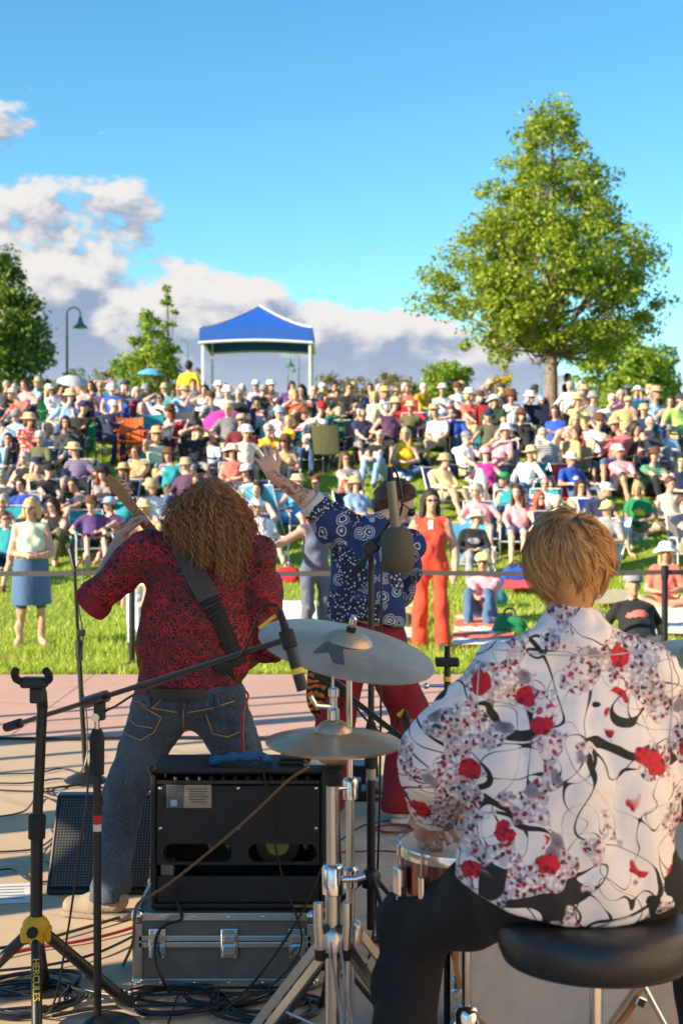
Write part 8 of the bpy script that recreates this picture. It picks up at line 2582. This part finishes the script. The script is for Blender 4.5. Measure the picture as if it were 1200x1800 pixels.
def lawn_things():
    def spread(label, corners, m, name='picnic_blanket', cat='blanket'):
        """corners as photo pixels on the slope, given with their distances"""
        A, B, C, D = [Vector(((px - 600) / FPX * FD(d), FD(d), ground_z(FD(d)) + 0.07)) for px, d in corners]
        rg = np.random.RandomState(len(label))
        g = []
        for i in range(9):
            row = []
            for k in range(9):
                p = A.lerp(B, k / 8).lerp(D.lerp(C, k / 8), i / 8)
                p.z = ground_z(p.y) + 0.06 + 0.02 * rg.rand()
                row.append(p)
            g.append(row)
        MB().sheet(g, -0.012).place(name, m, label, cat, None, True)
    plaid, N, b = node_mat('plaid_blanket', 0.9)
    tc = N.n('ShaderNodeTexCoord')
    w1 = N.n('ShaderNodeTexWave', i_Scale=3.4, bands_direction='X'); w2 = N.n('ShaderNodeTexWave', i_Scale=3.4, bands_direction='Y')
    N.l(tc.outputs['Object'], w1.inputs['Vector']); N.l(tc.outputs['Object'], w2.inputs['Vector'])
    N.l(N.mix(N.math('MULTIPLY', N.math('ADD', N.step(w1.outputs['Fac'], 0.6, 0.8), N.step(w2.outputs['Fac'], 0.6, 0.8)), 0.45), (0.62, 0.57, 0.50), (0.25, 0.23, 0.25)), b.inputs['Base Color'])
    wht = cloth('white')
    spread('pale plaid blanket spread behind the singer', [(640, 19.9), (775, 19.9), (775, 21.2), (650, 21.2)], plaid)
    spread('white blanket spread behind the dancing person', [(440, 15.6), (560, 15.5), (555, 17.2), (450, 17.2)], wht)
    spread('white crumpled blanket between barrier post and orange jumpsuit', [(660, 15.2), (745, 15.2), (740, 17.0), (670, 17.0)], cloth('cream'))
    spread('pink striped blanket under the person in pink shirt', [(795, 14.9), (905, 14.9), (900, 16.6), (800, 16.6)], patterned('coral', 'white', 0))
    spread('cream blanket under the person in coral tee', [(1090, 15.5), (1230, 15.5), (1220, 17.3), (1100, 17.3)], cloth('cream'))
    spread('bright red towel beside the teal tank top', [(880, 17.9), (940, 17.9), (938, 18.7), (882, 18.7)], cloth('red'), 'towel', 'towel')
    spread('pale sheet by the white beach chair', [(1040, 17.1), (1120, 17.1), (1112, 17.8), (1045, 17.8)], cloth('khaki'))
    # bags and coolers
    def bag(px, d, col, label, w=0.36, h=0.26, cat='bag'):
        d = FD(d)
        x = (px - 600) / FPX * d
        z = ground_z(d) + 0.03
        r = root('tote_bag' if cat == 'bag' else 'cooler', (x, d, z), label, cat)
        prims = [pr((x - w * 0.3, d, z + h * 0.3), (x + w * 0.3, d, z + h * 0.3), h * 0.32, None, 0.05), pr((x - w * 0.25, d, z + h * 0.6), (x + w * 0.25, d, z + h * 0.55), h * 0.26, None, 0.06)]
        Vv, Fq, _ = sdf_mesh(prims, 0.018, noise=wrinkle(0.02, 22, int(px)))
        link('sack', mesh_from('sack', Vv - np.array(r.location), Fq, [cloth(col)], True), r)
        MB().tube(spline([(x - w * 0.2, d - 0.03, z + h * 0.75), (x - w * 0.12, d - 0.03, z + h * 1.15), (x + w * 0.12, d - 0.03, z + h * 1.15), (x + w * 0.2, d - 0.03, z + h * 0.75)], 4), 0.012, 6).build('strap', cloth('charcoal'), r, True)
    for a in ((895, 15.6, 'green', 'green shopping bag on the grass next to the pink blanket'), (700, 15.9, 'olive', 'olive bag on the cream blanket by the barrier post'), (720, 16.2, 'tan', 'tan sack on the cream blanket beside the olive bag'),
              (505, 18.3, 'red', 'red bag on the grass near the white fedora'), (285, 22.4, 'royal-blue', 'royal blue bag between bare legs by the teal chair'), (325, 22.3, 'neon-green', 'neon green bag near the black tee and wide hat'),
              (140, 21.4, 'purple', 'purple bag on the grass below the white chair'), (120, 21.6, 'sky-blue', 'sky blue bag next to the purple bag'), (515, 21.0, 'teal', 'teal backpack beside the olive chair'),
              (640, 24.8, 'orange', 'orange bag on the grass under the black tee and crossed legs'), (735, 23.9, 'black', 'black bag behind the yellow tank top'), (905, 18.3, 'royal-blue', 'royal blue bundle by the bright red towel'),
              (865, 17.2, 'teal', 'small teal bag at the feet of the grey pants'), (1030, 20.6, 'red', 'red cooler bag next to the straw hat child'), (680, 21.8, 'yellow', 'yellow jacket bundle behind the black logo tee'),
              (190, 17.4, 'maroon', 'maroon bag beside the pink tee and pale cap'), (60, 22.6, 'navy', 'navy bag by the light-blue shirt'), (990, 24.4, 'grey', 'grey backpack near the tan shirt')):
        bag(*a)
    # empty chairs
    for px, d, kind, col, rz, lab, tube in ((232, 24.6, 'camp', 'orange', 0.25, 'empty orange camp chair with red frame on the slope', mat('chair_tube_red', (0.5, 0.04, 0.02), 0.4)), (312, 25.4, 'camp', 'charcoal', -0.1, 'empty charcoal camp chair beside the orange one', None),
                                            (575, 23.6, 'camp', 'olive', 3.0, 'empty olive camp chair turned away on the slope', None), (480, 20.6, 'beach', 'sky-blue', 2.7, 'empty sky-blue beach chair turned away near the raised hand', None),
                                            (858, 26.2, 'camp', 'red', 3.1, 'empty red camp chair turned from the stage', None), (942, 26.4, 'camp', 'navy', 3.0, 'empty navy camp chair turned from the stage', None), (1105, 27.2, 'camp', 'teal', 3.2, 'empty teal camp chair turned from the stage', None),
                                            (718, 27.4, 'camp', 'red', 2.9, 'empty red camp chair among the straw hats', None), (160, 25.6, 'camp', 'tan', 1.8, 'empty tan camp chair seen sideways on the slope', M_TUBE_WHITE), (270, 25.0, 'camp', 'teal', 0.3, 'empty teal camp chair behind the pale green tank top', None)):
        chair(kind, col, ((px - 600) / FPX * FD(d), FD(d), ground_z(FD(d)) + 0.03), rz, lab, tube)
    # sun umbrellas
    def umbrella(px, py, d, col, rad, label, tilt=(0, -0.25)):
        c = P(px, py, FD(d))
        ax = Vector((tilt[0], tilt[1], 1)).normalized()
        r = root('umbrella', c, label, 'umbrella')
        seg, rings = 32, 7
        u, w = basis(ax)
        vs, fs = [], []
        for i in range(rings + 1):
            t = i / rings
            for k in range(seg):
                a = 2 * math.pi * k / seg
                sc = 1 - 0.06 * abs(math.sin(a * 4)) * t
                vs.append(c + ax * (rad * 0.42 * (1 - t ** 1.9)) + (u * math.cos(a) + w * math.sin(a)) * (rad * t * sc))
        for i in range(rings):
            fs += [(i * seg + k, (i + 1) * seg + k, (i + 1) * seg + (k + 1) % seg, i * seg + (k + 1) % seg) for k in range(seg)]
        MB().add(vs, fs).build('canopy', cloth(col), r, True)
        MB().cyl(c + ax * rad * 0.5, c - ax * 0.75, 0.01, seg=8).build('shaft', M_TUBE_DARK, r, True)
        for k in range(8):
            a = 2 * math.pi * (k + 0.5) / 8 - math.pi / 8
            MB().cyl(c + ax * rad * 0.38, c + (u * math.cos(a) + w * math.sin(a)) * rad * 0.97, 0.004, seg=5).build('rib', M_TUBE_DARK, r)
    umbrella(265, 658, 27.6, 'sky-blue', 0.30, 'bright blue sun umbrella above the back rows', (0.05, -0.1))
    umbrella(392, 742, 25.2, 'magenta', 0.42, 'magenta sun umbrella lying open towards the stage', (-0.1, -0.9))
    umbrella(128, 672, 28.0, 'pale-grey', 0.36, 'pale grey sun umbrella on the crest', (0.15, -0.35))
    # white towel draped over a chair
    x, d = (842 - 600) / FPX * FD(21.6), FD(21.6)
    z = ground_z(d)
    prims = [pr((x, d, z + 0.08), (x + 0.02, d + 0.1, z + 0.72), 0.24, 0.05, 0.05), pr((x - 0.15, d - 0.05, z + 0.05), (x, d + 0.05, z + 0.4), 0.1, 0.08, 0.06)]
    Vv, Fq, _ = sdf_mesh(prims, 0.018, noise=wrinkle(0.03, 20, 5, (1, 1, 0.3)))
    o = link('draped_towel', mesh_from('draped_towel', Vv - np.array((x, d, z)), Fq, [wht], True), None, (x, d, z))
    tag(o, 'white towel draped to a peak next to the magenta tank top', 'towel')


build_kit()
mic_stands()
guitar_stand()
amplifier()
flight_case()
wedge()
barrier()
floor_things()
lawn_things()
